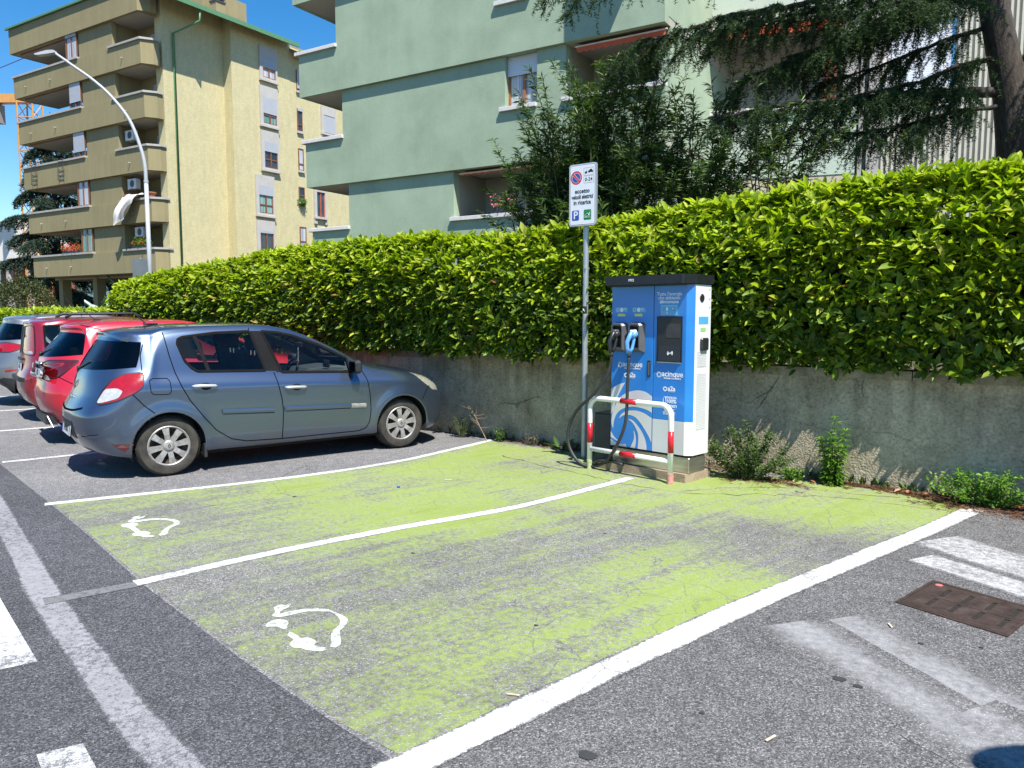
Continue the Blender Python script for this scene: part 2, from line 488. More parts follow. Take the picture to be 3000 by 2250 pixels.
# old stripes on the side pavement, right of the bays
ribbon('worn_stripe_marking', [(-.24, 6.12), (.27, 5.74), (1.0, 5.2), (2.0, 4.5)], .46, .0020, MAT['white_band'], soft=(.58, .42))
ribbon('worn_stripe_marking', [(-.30, 5.60), (.05, 5.38), (.45, 5.12), (1.4, 4.5)], .26, .0024, MAT['white_band'], soft=(.6, .40))
ribbon('worn_stripe_marking', [(-.60, 4.22), (-.2, 3.88), (.15, 3.55), (.9, 2.9)], .34, .0018, MAT['white_gone'], soft=(.8, .2))
ribbon('worn_stripe_marking', [(-.80, 4.03), (-.45, 3.72), (-.1, 3.40), (.4, 2.95), (.8, 2.6)], .28, .0019, MAT['white_gone'], soft=(.8, .2))
ribbon('worn_stripe_marking', [(-.05, 3.40), (.25, 3.20), (.8, 2.75)], .40, .0028, MAT['white_gone'], soft=(.75, .3))
ribbon('worn_stripe_marking', [(.0, 7.42), (.35, 7.52), (1.6, 7.35)], .14, .0032, MAT['white_worn'])

# plug pictograms painted in the two bays (outlines in metres)
ICON1 =  [[(-5.583, 3.36), (-5.603, 3.4), (-5.623, 3.43), (-5.642, 3.429), (-5.662, 3.46), (-5.654, 3.504), (-5.634, 3.499), (-5.63, 3.484), (-5.61, 3.492), (-5.617, 3.52), (-5.597, 3.518), (-5.572, 3.483), (-5.566, 3.444), (-5.566, 3.412), (-5.552, 3.394), (-5.533, 3.443), (-5.502, 3.49), (-5.456, 3.534), (-5.39, 3.564), (-5.316, 3.578), (-5.255, 3.573), (-5.19, 3.541), (-5.158, 3.501), (-5.144, 3.449), (-5.115, 3.399), (-5.066, 3.353), (-5.017, 3.317), (-5.001, 3.287), (-5.006, 3.251), (-5.043, 3.261), (-5.072, 3.302), (-5.105, 3.329), (-5.146, 3.379), (-5.179, 3.437), (-5.204, 3.488), (-5.228, 3.518), (-5.275, 3.534), (-5.333, 3.536), (-5.403, 3.509), (-5.455, 3.47), (-5.482, 3.416), (-5.49, 3.38), (-5.502, 3.352), (-5.543, 3.343)], [(-5.497, 3.25), (-5.53, 3.28), (-5.522, 3.315), (-5.494, 3.347), (-5.454, 3.357), (-5.427, 3.35), (-5.406, 3.327), (-5.399, 3.301), (-5.36, 3.286), (-5.296, 3.268), (-5.232, 3.244), (-5.199, 3.265), (-5.158, 3.267), (-5.13, 3.257), (-5.103, 3.227), (-5.096, 3.213), (-5.07, 3.23), (-5.029, 3.227), (-5.03, 3.209), (-5.06, 3.185), (-5.091, 3.171), (-5.135, 3.171), (-5.165, 3.152), (-5.206, 3.16), (-5.232, 3.184), (-5.239, 3.208), (-5.292, 3.222), (-5.356, 3.24), (-5.401, 3.255), (-5.442, 3.241)]]
ICON2 =  [[(-3.168, 2.672), (-3.175, 2.695), (-3.18, 2.714), (-3.24, 2.754), (-3.241, 2.783), (-3.236, 2.808), (-3.205, 2.805), (-3.214, 2.844), (-3.196, 2.84), (-3.17, 2.798), (-3.17, 2.762), (-3.163, 2.731), (-3.141, 2.71), (-3.131, 2.751), (-3.11, 2.792), (-3.075, 2.833), (-3.03, 2.866), (-2.966, 2.891), (-2.906, 2.883), (-2.837, 2.871), (-2.782, 2.851), (-2.748, 2.806), (-2.726, 2.762), (-2.71, 2.715), (-2.662, 2.672), (-2.615, 2.631), (-2.591, 2.6), (-2.585, 2.559), (-2.623, 2.557), (-2.641, 2.592), (-2.687, 2.633), (-2.723, 2.671), (-2.748, 2.717), (-2.764, 2.77), (-2.8, 2.813), (-2.852, 2.848), (-2.91, 2.867), (-2.95, 2.863), (-3.002, 2.838), (-3.045, 2.804), (-3.069, 2.754), (-3.086, 2.71), (-3.103, 2.679), (-3.143, 2.667)], [(-3.089, 2.562), (-3.103, 2.599), (-3.105, 2.64), (-3.081, 2.665), (-3.041, 2.67), (-3.003, 2.648), (-2.983, 2.615), (-2.96, 2.598), (-2.971, 2.585), (-2.986, 2.582), (-3.015, 2.589), (-3.045, 2.571), (-3.059, 2.556)], [(-2.895, 2.54), (-2.917, 2.575), (-2.894, 2.577), (-2.84, 2.562), (-2.81, 2.551), (-2.789, 2.576), (-2.741, 2.576), (-2.706, 2.557), (-2.697, 2.528), (-2.665, 2.525), (-2.632, 2.541), (-2.609, 2.521), (-2.617, 2.495), (-2.655, 2.482), (-2.69, 2.471), (-2.725, 2.472), (-2.76, 2.455), (-2.8, 2.47), (-2.823, 2.502), (-2.828, 2.522), (-2.861, 2.531)]]

def icon(polys, mat, z):
    m = MB()
    for k_, p in enumerate(polys): m.add([(x, y, z) for x, y in p], [list(range(len(p)))])
    o = m.build('plug_pictogram_marking', mat, fix=False)
    bm = bmesh.new(); bm.from_mesh(o.data)
    for f in bm.faces:
        if f.normal.z < 0: f.normal_flip()
    bmesh.ops.triangulate(bm, faces=bm.faces[:]); bm.to_mesh(o.data); bm.free()
    o['kind'] = 'structure'
icon(ICON1, MAT['icon_paint'], .0045)
icon(ICON2, MAT['icon_worn'], .0045)
for i_, (x_, y_, r_) in enumerate([(-1.16, 2.39, .035), (-.48, 3.5, .028), (-.40, 3.47, .02), (-.9, 2.9, .012), (-.2, 4.1, .014), (.05, 4.2, .010), (-1.9, 3.3, .012), (-3.2, 3.9, .014), (-5.1, 4.6, .02), (-2.3, 5.0, .012)]):
    pts = [(x_ + r_ * (1 + .15 * math.sin(3 * a + i_)) * math.cos(a), y_ + r_ * (.9 + .12 * math.cos(2 * a)) * math.sin(a)) for a in np.linspace(0, 2 * math.pi, 14)[:-1]]
    if i_ == 0: MAT['tar'] = simple('old_gum_tar', (.035, .036, .036), .7)
    sheet('tar_spot', pts, .0052, MAT['tar'])

# crack lines in the bays: thin dark strips
MAT['crack'] = simple('crack_filler', (.045, .043, .038), .95, spec=.1)
def crack(pts, z=.0044, w=.006):
    P = smooth_line(pts, 8); P = P + nr.normal(0, .018, P.shape)
    ribbon('asphalt_crack', P, list(w * nr.uniform(.15, 1.3, 40)), z, MAT['crack'], smooth=False, jit=.003)
crack([(-4.6, 7.2), (-3.9, 6.95), (-3.3, 6.75), (-2.9, 6.6), (-2.2, 6.55), (-1.6, 6.85), (-1.0, 7.1), (-.2, 7.05)])
crack([(-2.3, 6.55), (-1.9, 7.0), (-1.4, 7.25), (-.6, 7.35)], w=.005)

# ------------------------------------------------------------------ iron drain cover on the right
MAT['iron'] = (lambda t: (t.set(col=t.ramp(t.noise(t.pos(), 9, 7, .7), (.3, (.035, .024, .020)), (.55, (.075, .050, .042)), (.75, (.12, .095, .085))), metal=.35, rough=.62,
                                normal=t.bump(t.noise(t.pos(), 120, 4), .25, .003)), t.mat)[1])(NT('rusty_iron'))
MAT['slot_dark'] = simple('slot_fill', (.016, .013, .009), .95, var=.7, scale=60)  # near-black fill lying low in the drain slots
MAT['pink'] = simple('survey_pink', (.75, .16, .17), .6)
dr = thing('drain_cover', 'rusty brown iron drain cover with eight slots and a pink dot', 'drain cover', (-.2, 5.12, .001), 0)
ex = Vector((.45, -.19)); ey = Vector((-.15, -.48))
exn = ex.copy(); eyn = ey.copy()
def dpt(a, b): return (ex * a * 1.12 + ey * b)
def dslab(m, a0, a1, b0, b1, z0, z1):
    q = [dpt(a0, b0), dpt(a1, b0), dpt(a1, b1), dpt(a0, b1)]
    m.prism([(p.x, p.y) for p in q], z0, z1)
fr = MB()
dslab(fr, -.02, 1.02, -.03, .02, 0, .006); dslab(fr, -.02, 1.02, .98, 1.03, 0, .006); dslab(fr, -.02, .012, .0201, .9799, 0, .006); dslab(fr, .988, 1.02, .0201, .9799, 0, .006)
fr.build('frame', MAT['iron'], dr)
pl = MB()
A = [.03, .205, .255, .425, .475, .645, .695, .865, .915, .97]
dslab(pl, .02, .98, .03, .16, .001, .0052); dslab(pl, .02, .98, .46, .56, .001, .0052); dslab(pl, .02, .98, .84, .97, .001, .0052)
for b0, b1 in ((.1602, .4598), (.5602, .8398)):
    for i in range(0, 10, 2): dslab(pl, A[i] if i else .02, A[i + 1] if i < 8 else .98, b0, b1, .001, .0052)
pl.build('cover_plate', MAT['iron'], dr)
for b0, b1 in ((.1602, .4598), (.5602, .8398)):
    for i in range(1, 9, 2):
        s = MB(); dslab(s, A[i] + .002, A[i + 1] - .002, b0 + .01, b1 - .01, .0, .0016); s.build('slot', MAT['slot_dark'], dr)
rb = MB(); dslab(rb, .12, .9, .50, .525, .0054, .0066); rb.build('rib', MAT['iron'], dr)
pd = MB(); c_ = dpt(.09, .09); pd.cyl((c_.x, c_.y), .02, .0054, .0060, 16); pd.build('paint_dot', MAT['pink'], dr)

# garden terrain behind the wall, a metre up
MAT['soil'] = simple('garden_soil', (.07, .06, .035), .95, var=.4, scale=2, bump=.5, bscale=20)
gt = MB()
gt.prism([(-60, wy(-60) + .3), (14, wy(14) + .3), (60, 7), (60, 120), (-140, 120), (-140, 20)], .02, .93)
o = gt.build('garden_terrain', MAT['soil']); o['kind'] = 'structure'
# ------------------------------------------------------------------ garden wall
def mat_wall():
    t = NT('rough_cast_wall')
    p = t.pos()
    ag = t.noise(p, 42, 5, .62)
    ag2 = t.voro(p, 55, 'F1', 'Distance')
    mott = t.noise(p, 2.0, 7, .68, .3)
    v = t.ramp(mott, (.28, (.275, .228, .160)), (.5, (.42, .362, .260)), (.72, (.53, .47, .345)))
    v = t.mix(.75, v, t.ramp(ag, (.3, .45), (.5, .95), (.7, 1.25)), 'MULTIPLY')
    # rain streaks running down from the coping
    sep = t.node('ShaderNodeSeparateXYZ'); t.put(sep.inputs[0], p)
    stv = t.noise(t.mapping(p, scale=(6.5, 6.5, .35)), 1.0, 5, .6)
    st = t.ramp(stv, (.47, 1.0), (.62, .42))
    zf = t.node('ShaderNodeMapRange'); t.put(zf.inputs[0], sep.outputs[2]); zf.inputs[1].default_value = .35; zf.inputs[2].default_value = 1.05
    v = t.mix(t.math('MULTIPLY', zf.outputs[0], .8), v, t.mix(1.0, v, st, 'MULTIPLY'))
    blk = t.ramp(t.noise(t.mapping(p, scale=(1.0, 1.0, .8)), 1.1, 6, .7), (.50, 1.0), (.68, .5))
    v = t.mix(.8, v, blk, 'MULTIPLY')
    moss = t.ramp(t.noise(p, 3.2, 5, .7), (.55, 0.0), (.72, .35))
    v = t.mix(moss, v, (.10, .115, .06))
    # fine crack net in patches
    e = t.node('ShaderNodeTexVoronoi', feature='DISTANCE_TO_EDGE')
    t.put(e.inputs['Vector'], t.mix(.18, p, t.noise(p, 3, 5, .6, col=True))); e.inputs['Scale'].default_value = 1.5
    ck = t.ramp(e.outputs['Distance'], (.003, .35), (.010, 1.0))
    v = t.mix(t.ramp(t.noise(p, .9, 2), (.52, 0.0), (.62, .4)), v, t.mix(1.0, v, ck, 'MULTIPLY'))
    h = t.math('ADD', ag, t.math('MULTIPLY', ag2, .6))
    t.set(col=v, rough=.95, spec=.15, normal=t.bump(h, .6, .014))
    return t.mat
MAT['wall'] = mat_wall()
MAT['coping'] = (lambda t: (t.set(col=t.mix(.7, t.ramp(t.noise(t.pos(), 5, 6, .7), (.3, (.16, .14, .105)), (.55, (.30, .27, .21)), (.75, (.38, .35, .28))), t.ramp(t.noise(t.pos(), 70, 4), (.3, .6), (.65, 1.15)), 'MULTIPLY'),
                                  rough=.95, normal=t.bump(t.noise(t.pos(), 80, 4), .5, .006)), t.mat)[1])(NT('wall_coping'))
gw = thing('garden_wall', 'low weathered rough-cast concrete garden wall under the hedge', 'wall', (0, 0, 0))
wa = MB()
NX = 90
xs_ = np.linspace(-40, 9, NX)
zs_ = np.linspace(-.02, 1.0, 7)
vs = []
for x in xs_:
    for z in zs_:
        vs.append((x, wy(x) + .012 * math.sin(x * 2.3 + z * 3) + .03 * (z - .5) * .6, z))
for x in xs_:
    vs.append((x, wy(x) + .28, 1.0))
    vs.append((x, wy(x) + .28, -.02))
k = 7
fs = [(i * k + j, (i + 1) * k + j, (i + 1) * k + j + 1, i * k + j + 1) for i in range(NX - 1) for j in range(k - 1)]
b0 = NX * k
fs += [(i * k + k - 1, (i + 1) * k + k - 1, b0 + (i + 1) * 2, b0 + i * 2) for i in range(NX - 1)]
fs += [(b0 + i * 2, b0 + (i + 1) * 2, b0 + (i + 1) * 2 + 1, b0 + i * 2 + 1) for i in range(NX - 1)]
wa.add(vs, fs)
wa.build('wall_face', MAT['wall'], gw, smooth=True, angle=40)
x = -40.0
seg = [-40, -31, -23, -16.4, -13, -9.6, -6.1, -3.9, -.55, 2.9, 6, 9]
for a, b in zip(seg[:-1], seg[1:]):
    c = MB()
    a2, b2 = a + .004, b - .004
    c.prism([(a2, wy(a2) - .012 + rnd.uniform(-.004, .004)), (b2, wy(b2) - .012), (b2, wy(b2) + .29), (a2, wy(a2) + .29)], 1.001 + rnd.uniform(-.002, .002), 1.088 + rnd.uniform(-.005, .005))
    c.build('coping_stone', MAT['coping'], gw)
# the two long cracks one sees in the render coat: dark grooves
def wcrack(pts, w=.010):
    P = smooth_line(pts, 7); P = P + nr.normal(0, .006, P.shape)
    T = np.gradient(P, axis=0); T /= np.linalg.norm(T, axis=1)[:, None] + 1e-9
    N = np.stack([-T[:, 1], T[:, 0]], 1); k = len(P)
    W = w * np.sin(np.linspace(.15, math.pi - .1, k)) * nr.uniform(.6, 1.2, k)
    a = P + N * W[:, None] / 2; b = P - N * W[:, None] / 2
    m = MB(); m.add([(q[0], wy(q[0]) - .017, q[1]) for q in a] + [(q[0], wy(q[0]) - .017, q[1]) for q in b], [(i, k + i, k + i + 1, i + 1) for i in range(k - 1)])
    m.build('crack', MAT['crack'], gw, fix=False)
wcrack([(-1.72, 1.08), (-1.73, .98), (-1.79, .88), (-1.83, .82), (-1.95, .76), (-2.0, .70)], .008)
wcrack([(-1.83, .82), (-1.9, .70), (-1.96, .62)], .008)
wcrack([(-5.35, .42), (-5.15, .48), (-5.0, .47), (-4.8, .55), (-4.55, .60)], .008)
wcrack([(-5.0, .47), (-4.95, .40)], .009)
wcrack([(-.95, 1.0), (-.97, .9), (-.93, .82)], .007)

# ------------------------------------------------------------------ leaves
def leaf_mat(name, stops, trans=.35, rough=.38, spec=.4, tcol=None):
    t = NT(name)
    g = t.node('ShaderNodeNewGeometry')
    c = t.ramp(g.outputs['Random Per Island'], *stops)
    c = t.mix(.5, c, t.ramp(t.noise(t.pos(), 1.6, 4), (.3, .72), (.7, 1.22)), 'MULTIPLY')
    t.set(col=c, rough=rough, spec=spec)
    tr = t.node('ShaderNodeBsdfTranslucent')
    t.put(tr.inputs['Color'], t.mix(1.0, c, tcol or (1.0, 1.12, .35), 'MULTIPLY'))
    mx = t.node('ShaderNodeMixShader'); mx.inputs[0].default_value = trans
    t.t.links.new(t.b.outputs[0], mx.inputs[1]); t.t.links.new(tr.outputs[0], mx.inputs[2])
    t.t.links.new(mx.outputs[0], t.out.inputs['Surface'])
    return t.mat

def unit(a): return a / (np.linalg.norm(a, axis=1)[:, None] + 1e-9)

def leaf_verts(P, D, Nn, L, W, fold=.22, droop=.12, fine=True):
    """one leaf per row: P base, D direction, Nn upper normal"""
    D = unit(D); B = unit(np.cross(D, Nn)); U = np.cross(B, D)
    n = len(P); L = L[:, None]; W = W[:, None]
    def pt(t, w, up): return P + D * (L * t) + B * (W * w) + U * (L * up)
    if fine:
        rows = [pt(0, 0, 0), pt(.34, -.46, fold * .5 - droop * .05), pt(.34, 0, -droop * .05), pt(.34, .46, fold * .5 - droop * .05),
                pt(.72, -.40, fold * .45 - droop * .5), pt(.72, 0, -droop * .5), pt(.72, .40, fold * .45 - droop * .5), pt(1, 0, -droop)]
        tris = np.array([(0, 2, 1), (0, 3, 2), (1, 2, 5), (1, 5, 4), (2, 3, 6), (2, 6, 5), (4, 5, 7), (5, 6, 7)])
    else:
        rows = [pt(0, 0, 0), pt(.5, -.5, fold * .5), pt(.5, 0, 0), pt(.5, .5, fold * .5), pt(1, 0, -droop)]
        tris = np.array([(0, 2, 1), (0, 3, 2), (1, 2, 4), (2, 3, 4)])
    k = len(rows)
    V = np.stack(rows, 1).reshape(-1, 3)
    F = (tris[None] + (np.arange(n) * k)[:, None, None]).reshape(-1, 3)
    return V, F

def rosettes(C, A, per, L0, spread=(.35, 1.1), w=.38, Lj=.3, fine=True, fold=.22, droop=.12):
    """clusters of leaves round shoot tips C with axes A"""
    n = len(C)
    A = unit(A)
    idx = np.repeat(np.arange(n), per)
    m = len(idx)
    ref = np.where(np.abs(A[:, 2:3]) < .9, np.array([[0, 0, 1.0]]), np.array([[1.0, 0, 0]]))
    X = unit(np.cross(A, ref)); Y = np.cross(A, X)
    ph = nr.uniform(0, 2 * np.pi, m)
    th = nr.uniform(spread[0], spread[1], m)
    a = A[idx]; rad = X[idx] * np.cos(ph)[:, None] + Y[idx] * np.sin(ph)[:, None]
    D = a * np.cos(th)[:, None] + rad * np.sin(th)[:, None]
    N = a * np.sin(th)[:, None] - rad * np.cos(th)[:, None]
    N = N + nr.normal(0, .25, N.shape)
    P = C[idx] - a * (nr.uniform(0, .07, m))[:, None] + rad * .006
    L = L0 * nr.uniform(1 - Lj, 1 + Lj, m) * np.repeat(nr.uniform(.75, 1.2, n), per)
    return P, D, N, L, L * w * nr.uniform(.85, 1.15, m)

def fbm(x, y, seed=0):
    """cheap smooth noise for shaping"""
    r = np.random.default_rng(seed); s = 0
    for k in range(6):
        fx, fy = r.normal(0, 1, 2) * (.5 * 1.75 ** k); p = r.uniform(0, 6.28)
        s = s + np.sin(x * fx + y * fy + p) / (1.5 ** k)
    return s / 2.0

MAT['leaf_young_lit'] = leaf_mat('young_lit_hedge_leaf', [(0.0, (.17, .27, .012)), (.35, (.32, .44, .016)), (.8, (.46, .55, .028)), (1.0, (.55, .56, .12))], .46, .48, .3)
MAT['leaf_old_shade'] = leaf_mat('old_shade_hedge_leaf', [(0.0, (.04, .08, .010)), (.4, (.085, .15, .014)), (.8, (.17, .26, .022)), (.965, (.24, .31, .035)), (.99, (.33, .22, .05)), (1.0, (.25, .12, .05))], .32, .48, .3)  # older leaves, darkened further to paint the shaded lower face
MAT['twig'] = simple('hedge_twig', (.10, .075, .05), .9, var=.3, scale=20)
MAT['hedge_core'] = simple('hedge_dark_core', (.016, .020, .009), 1.0, var=.5, scale=14, bump=.8, bscale=30)

HX = [-16.2, -15.6, -11.4, -8.6, -6.8, -5.27, -3.76, -2.5, -1.5, -.86, .2, 3, 9]
HZ = [1.95, 2.14, 2.45, 2.60, 2.59, 2.54, 2.61, 2.71, 2.79, 2.80, 2.76, 2.74, 2.7]
def htop(x): return np.interp(x, HX, HZ)
def hfront(x, z):
    """how far the leafy face stands from the wall plane (negative: over the street)"""
    t = (z - 1.1) / (htop(x) - 1.1)
    base = -.17 - .10 * np.clip(-(x + 3.4), 0, 1.5) - .13 * np.clip(np.sin(np.clip(t, 0, 1) * 2.6), 0, 1) + .35 * np.clip(t - .78, 0, 1) ** 1.3 * 2
    base = base - .10 * np.exp(-((x - .6) / 1.5) ** 2) - .05 * np.exp(-((x + 4.0) / 1.2) ** 2)
    return base + .075 * fbm(x * 1.1, z * 1.5, 3)

def hedge(name, label, x0, x1, ncl, depth=1.0, dense=1.0, low=None, fine=True, L0=.105, group=None, singles=0):
    th = thing(name, label, 'hedge', ((x0 + x1) / 2, wy((x0 + x1) / 2) + .4, .93), group=group)
    off = np.array(th.location)
    topf = htop if low is None else (lambda x: low + 0 * x)
    # shoots on the street face
    nf = int(ncl * .62); nt_ = ncl - nf
    x = nr.uniform(x0, x1, nf); t = nr.uniform(0.0, 1.0, nf)
    z = 1.1 + t * (topf(x) - 1.1)
    lay = np.abs(nr.normal(0, .10, nf))
    ff = hfront(x, z) if low is None else (.05 + .05 * fbm(x, z, 4))
    y = wy(x) + ff + lay
    keep = fbm(x * 2.6, z * 3.4, 21) > -1.15
    hang = z < 1.16
    x, y, z, t, lay = x[keep], y[keep], z[keep], t[keep], lay[keep]
    C1 = np.stack([x, y, z], 1)
    A1 = np.stack([nr.normal(0, .35, len(x)), -(.75 - .3 * t) + nr.normal(0, .25, len(x)), .45 + .55 * t + nr.normal(0, .28, len(x))], 1)
    # shoots on top
    x = nr.uniform(x0, x1, nt_); s = nr.uniform(0, 1, nt_) ** 1.35
    ztop = topf(x) + .05 * fbm(x * 2.2, s * 3, 8) - np.abs(nr.normal(0, .06, nt_)) - .06 * (s > .8)
    y = wy(x) + (hfront(x, topf(x)) if low is None else 0.1) + s * depth
    C2 = np.stack([x, y, ztop], 1)
    A2 = np.stack([nr.normal(0, .35, nt_), -.35 * (1 - s) + nr.normal(0, .3, nt_), 1 + nr.normal(0, .2, nt_)], 1)
    # the two end faces
    C = np.concatenate([C1, C2]); A = np.concatenate([A1, A2])
    top_t = np.concatenate([t, np.ones(nt_)])
    per = 8
    P, D, N, L, W = rosettes(C, A, per, L0, (.4, 1.42), .38, .45)
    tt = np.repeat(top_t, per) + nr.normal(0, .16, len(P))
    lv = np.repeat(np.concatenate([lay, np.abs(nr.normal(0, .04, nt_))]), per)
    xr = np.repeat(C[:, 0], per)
    young_lit = ((tt > .60 - .22 * np.clip((xr + 2.2) / 1.5, 0, 1)) & (lv < .18)) | (nr.uniform(0, 1, len(P)) < .14)  # new growth, plus sunlit top and right end painted in by leaf colour
    P = P - off
    objs = []
    for nm, msk, mt in (('young_lit_leaves', young_lit, MAT['leaf_young_lit']), ('old_shade_leaves', ~young_lit, MAT['leaf_old_shade'])):
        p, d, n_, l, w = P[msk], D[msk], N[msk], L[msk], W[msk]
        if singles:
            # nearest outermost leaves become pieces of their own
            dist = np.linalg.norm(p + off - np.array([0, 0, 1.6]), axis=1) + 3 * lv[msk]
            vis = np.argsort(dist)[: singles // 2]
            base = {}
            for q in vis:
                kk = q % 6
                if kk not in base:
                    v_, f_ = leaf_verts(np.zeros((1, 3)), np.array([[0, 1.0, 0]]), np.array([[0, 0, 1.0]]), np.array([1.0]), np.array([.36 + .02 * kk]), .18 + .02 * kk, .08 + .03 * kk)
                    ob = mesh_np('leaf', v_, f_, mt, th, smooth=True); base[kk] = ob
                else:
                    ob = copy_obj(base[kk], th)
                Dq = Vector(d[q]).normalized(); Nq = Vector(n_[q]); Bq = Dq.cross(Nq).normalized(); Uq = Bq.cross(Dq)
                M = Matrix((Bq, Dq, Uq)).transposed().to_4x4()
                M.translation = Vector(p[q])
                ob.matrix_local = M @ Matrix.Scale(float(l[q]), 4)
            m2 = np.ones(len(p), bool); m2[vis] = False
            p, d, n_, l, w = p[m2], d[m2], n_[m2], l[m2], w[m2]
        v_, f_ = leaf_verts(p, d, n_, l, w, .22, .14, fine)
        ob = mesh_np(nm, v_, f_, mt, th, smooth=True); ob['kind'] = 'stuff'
    # twigs poking about
    tw = MB()
    for i in range(int(60 * (x1 - x0) / 8)):
        xx = rnd.uniform(x0, x1); zz = rnd.uniform(1.05, float(topf(xx)) - .2)
        yy = wy(xx) + .22
        a = Vector((xx, yy, zz)); dd = Vector((rnd.gauss(0, .5), -1, rnd.uniform(-.2, 1.0))).normalized()
        pts = [a, a + dd * .12 + Vector((rnd.gauss(0, .02), 0, .01)), a + dd * rnd.uniform(.2, .3) + Vector((rnd.gauss(0, .04), 0, .04))]
        tw.tube([p_ - Vector(off) for p_ in pts], .004, 4, False, [.006, .004, .002])
    for i in range(int((x1 - x0) * 3.2)):
        xx = x0 + (i + rnd.random()) / 3.2; 
        if xx > x1: continue
        yy = wy(xx) + rnd.uniform(.12, .4)
        tw.tube([Vector(p_) - Vector(off) for p_ in ((xx, yy, .93), (xx + rnd.gauss(0, .05), yy, 1.3), (xx + rnd.gauss(0, .12), yy - .05, 1.75))], .012, 5, False, [.016, .012, .006])
    tw.build('twigs', MAT['twig'], th, smooth=True)['kind'] = 'stuff'
    # solid core, its near-black colour imitating the shade deep inside the hedge
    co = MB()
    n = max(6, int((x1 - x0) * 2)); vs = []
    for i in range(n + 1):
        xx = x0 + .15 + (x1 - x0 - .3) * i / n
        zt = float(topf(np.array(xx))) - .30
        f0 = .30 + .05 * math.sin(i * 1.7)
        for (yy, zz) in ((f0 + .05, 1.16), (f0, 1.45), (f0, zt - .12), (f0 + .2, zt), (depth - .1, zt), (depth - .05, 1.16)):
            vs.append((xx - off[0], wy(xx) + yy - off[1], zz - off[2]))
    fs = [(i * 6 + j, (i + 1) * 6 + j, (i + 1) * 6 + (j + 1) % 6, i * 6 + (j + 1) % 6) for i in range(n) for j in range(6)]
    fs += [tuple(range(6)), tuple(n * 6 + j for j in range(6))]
    co.add(vs, fs); co.build('dark_core', MAT['hedge_core'], th)
    return th
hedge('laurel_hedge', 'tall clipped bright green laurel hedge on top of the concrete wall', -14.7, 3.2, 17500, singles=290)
hedge('low_hedge', 'low clipped light green hedge behind the parked silver car', -38, -14.8, 2600, low=1.69, fine=False, L0=.12, depth=.9)
# ------------------------------------------------------------------ building materials
def stucco(name, c, var=.10, scale=1.3, bump=.35, bscale=45, streak=.0, grain=.10):
    t = NT(name); p = t.pos()
    n = t.noise(p, scale, 7, .62, .2)
    d = tuple(x * (1 - var * 1.3) for x in c); l = tuple(min(1, x * (1 + var)) for x in c)
    v = t.ramp(n, (.3, d), (.5, c), (.7, l))
    v = t.mix(.6, v, t.ramp(t.noise(p, bscale, 4, .6), (.3, 1 - grain * 1.5), (.7, 1 + grain)), 'MULTIPLY')
    if streak:
        v = t.mix(streak, v, t.ramp(t.noise(t.mapping(p, scale=(3, 3, .18)), 1, 5, .6), (.4, .72), (.6, 1.05)), 'MULTIPLY')
    t.set(col=v, rough=.92, spec=.2, normal=t.bump(t.noise(p, bscale, 5, .65), bump, .006))
    return t.mat
MAT['green_st'] = stucco('sage_green_stucco', (.335, .420, .300), .11, .8, .35, 38, streak=.10)
MAT['pale_st'] = stucco('pale_green_stucco', (.47, .55, .46), .05, 1.0)
MAT['tan_st'] = stucco('tan_concrete_render', (.30, .258, .142), .06, .5, .2, 30, streak=.25)
MAT['soffit'] = stucco('soffit_plaster', (.42, .40, .35), .05)
MAT['loggia'] = stucco('loggia_plaster', (.33, .335, .27), .06)
MAT['stone_cap'] = stucco('white_stone_cap', (.66, .64, .62), .10, 14, .4, 60, grain=.2)
MAT['grey_cap'] = stucco('grey_concrete_cap', (.42, .40, .37), .10, 4, .3, 40, streak=.3)
MAT['surround'] = stucco('grey_window_surround', (.47, .45, .42), .06, 2)
MAT['grey_wall'] = stucco('white_render', (.72, .69, .66), .05)
def mat_tile():
    t = NT('yellow_mosaic_tile'); p = t.pos()
    b = t.node('ShaderNodeTexBrick')
    sep = t.node('ShaderNodeSeparateXYZ'); t.put(sep.inputs[0], p)
    cmb = t.node('ShaderNodeCombineXYZ'); t.put(cmb.inputs[0], t.math('ADD', sep.outputs[1], sep.outputs[0])); t.put(cmb.inputs[1], sep.outputs[2])
    t.put(b.inputs['Vector'], cmb.outputs[0])
    b.offset = 0.0
    b.inputs['Scale'].default_value = 1.0; b.inputs['Brick Width'].default_value = .16; b.inputs['Row Height'].default_value = .075
    b.inputs['Mortar Size'].default_value = .006
    t.put(b.inputs['Color1'], (.60, .535, .31)); t.put(b.inputs['Color2'], (.535, .475, .27)); t.put(b.inputs['Mortar'], (.47, .41, .22))
    v = t.mix(.8, b.outputs['Color'], t.ramp(t.noise(t.mapping(p, scale=(2.2, 2.2, .7)), 1.6, 6, .68), (.3, .86), (.55, 1.0), (.75, 1.12)), 'MULTIPLY')
    t.set(col=v, rough=.7, normal=t.bump(b.outputs['Fac'], .2, .004))
    return t.mat
MAT['tile'] = mat_tile()
MAT['wood'] = (lambda t: (t.set(col=t.ramp(t.noise(t.mapping(t.objco(), scale=(30, 30, 3)), 1, 4), (.3, (.15, .055, .025)), (.7, (.27, .105, .045))), rough=.5), t.mat)[1])(NT('brown_wood_frame'))
MAT['wood_o'] = (lambda t: (t.set(col=t.ramp(t.noise(t.mapping(t.objco(), scale=(30, 30, 3)), 1, 4), (.3, (.26, .095, .035)), (.7, (.40, .165, .065))), rough=.45), t.mat)[1])(NT('orange_wood_frame'))
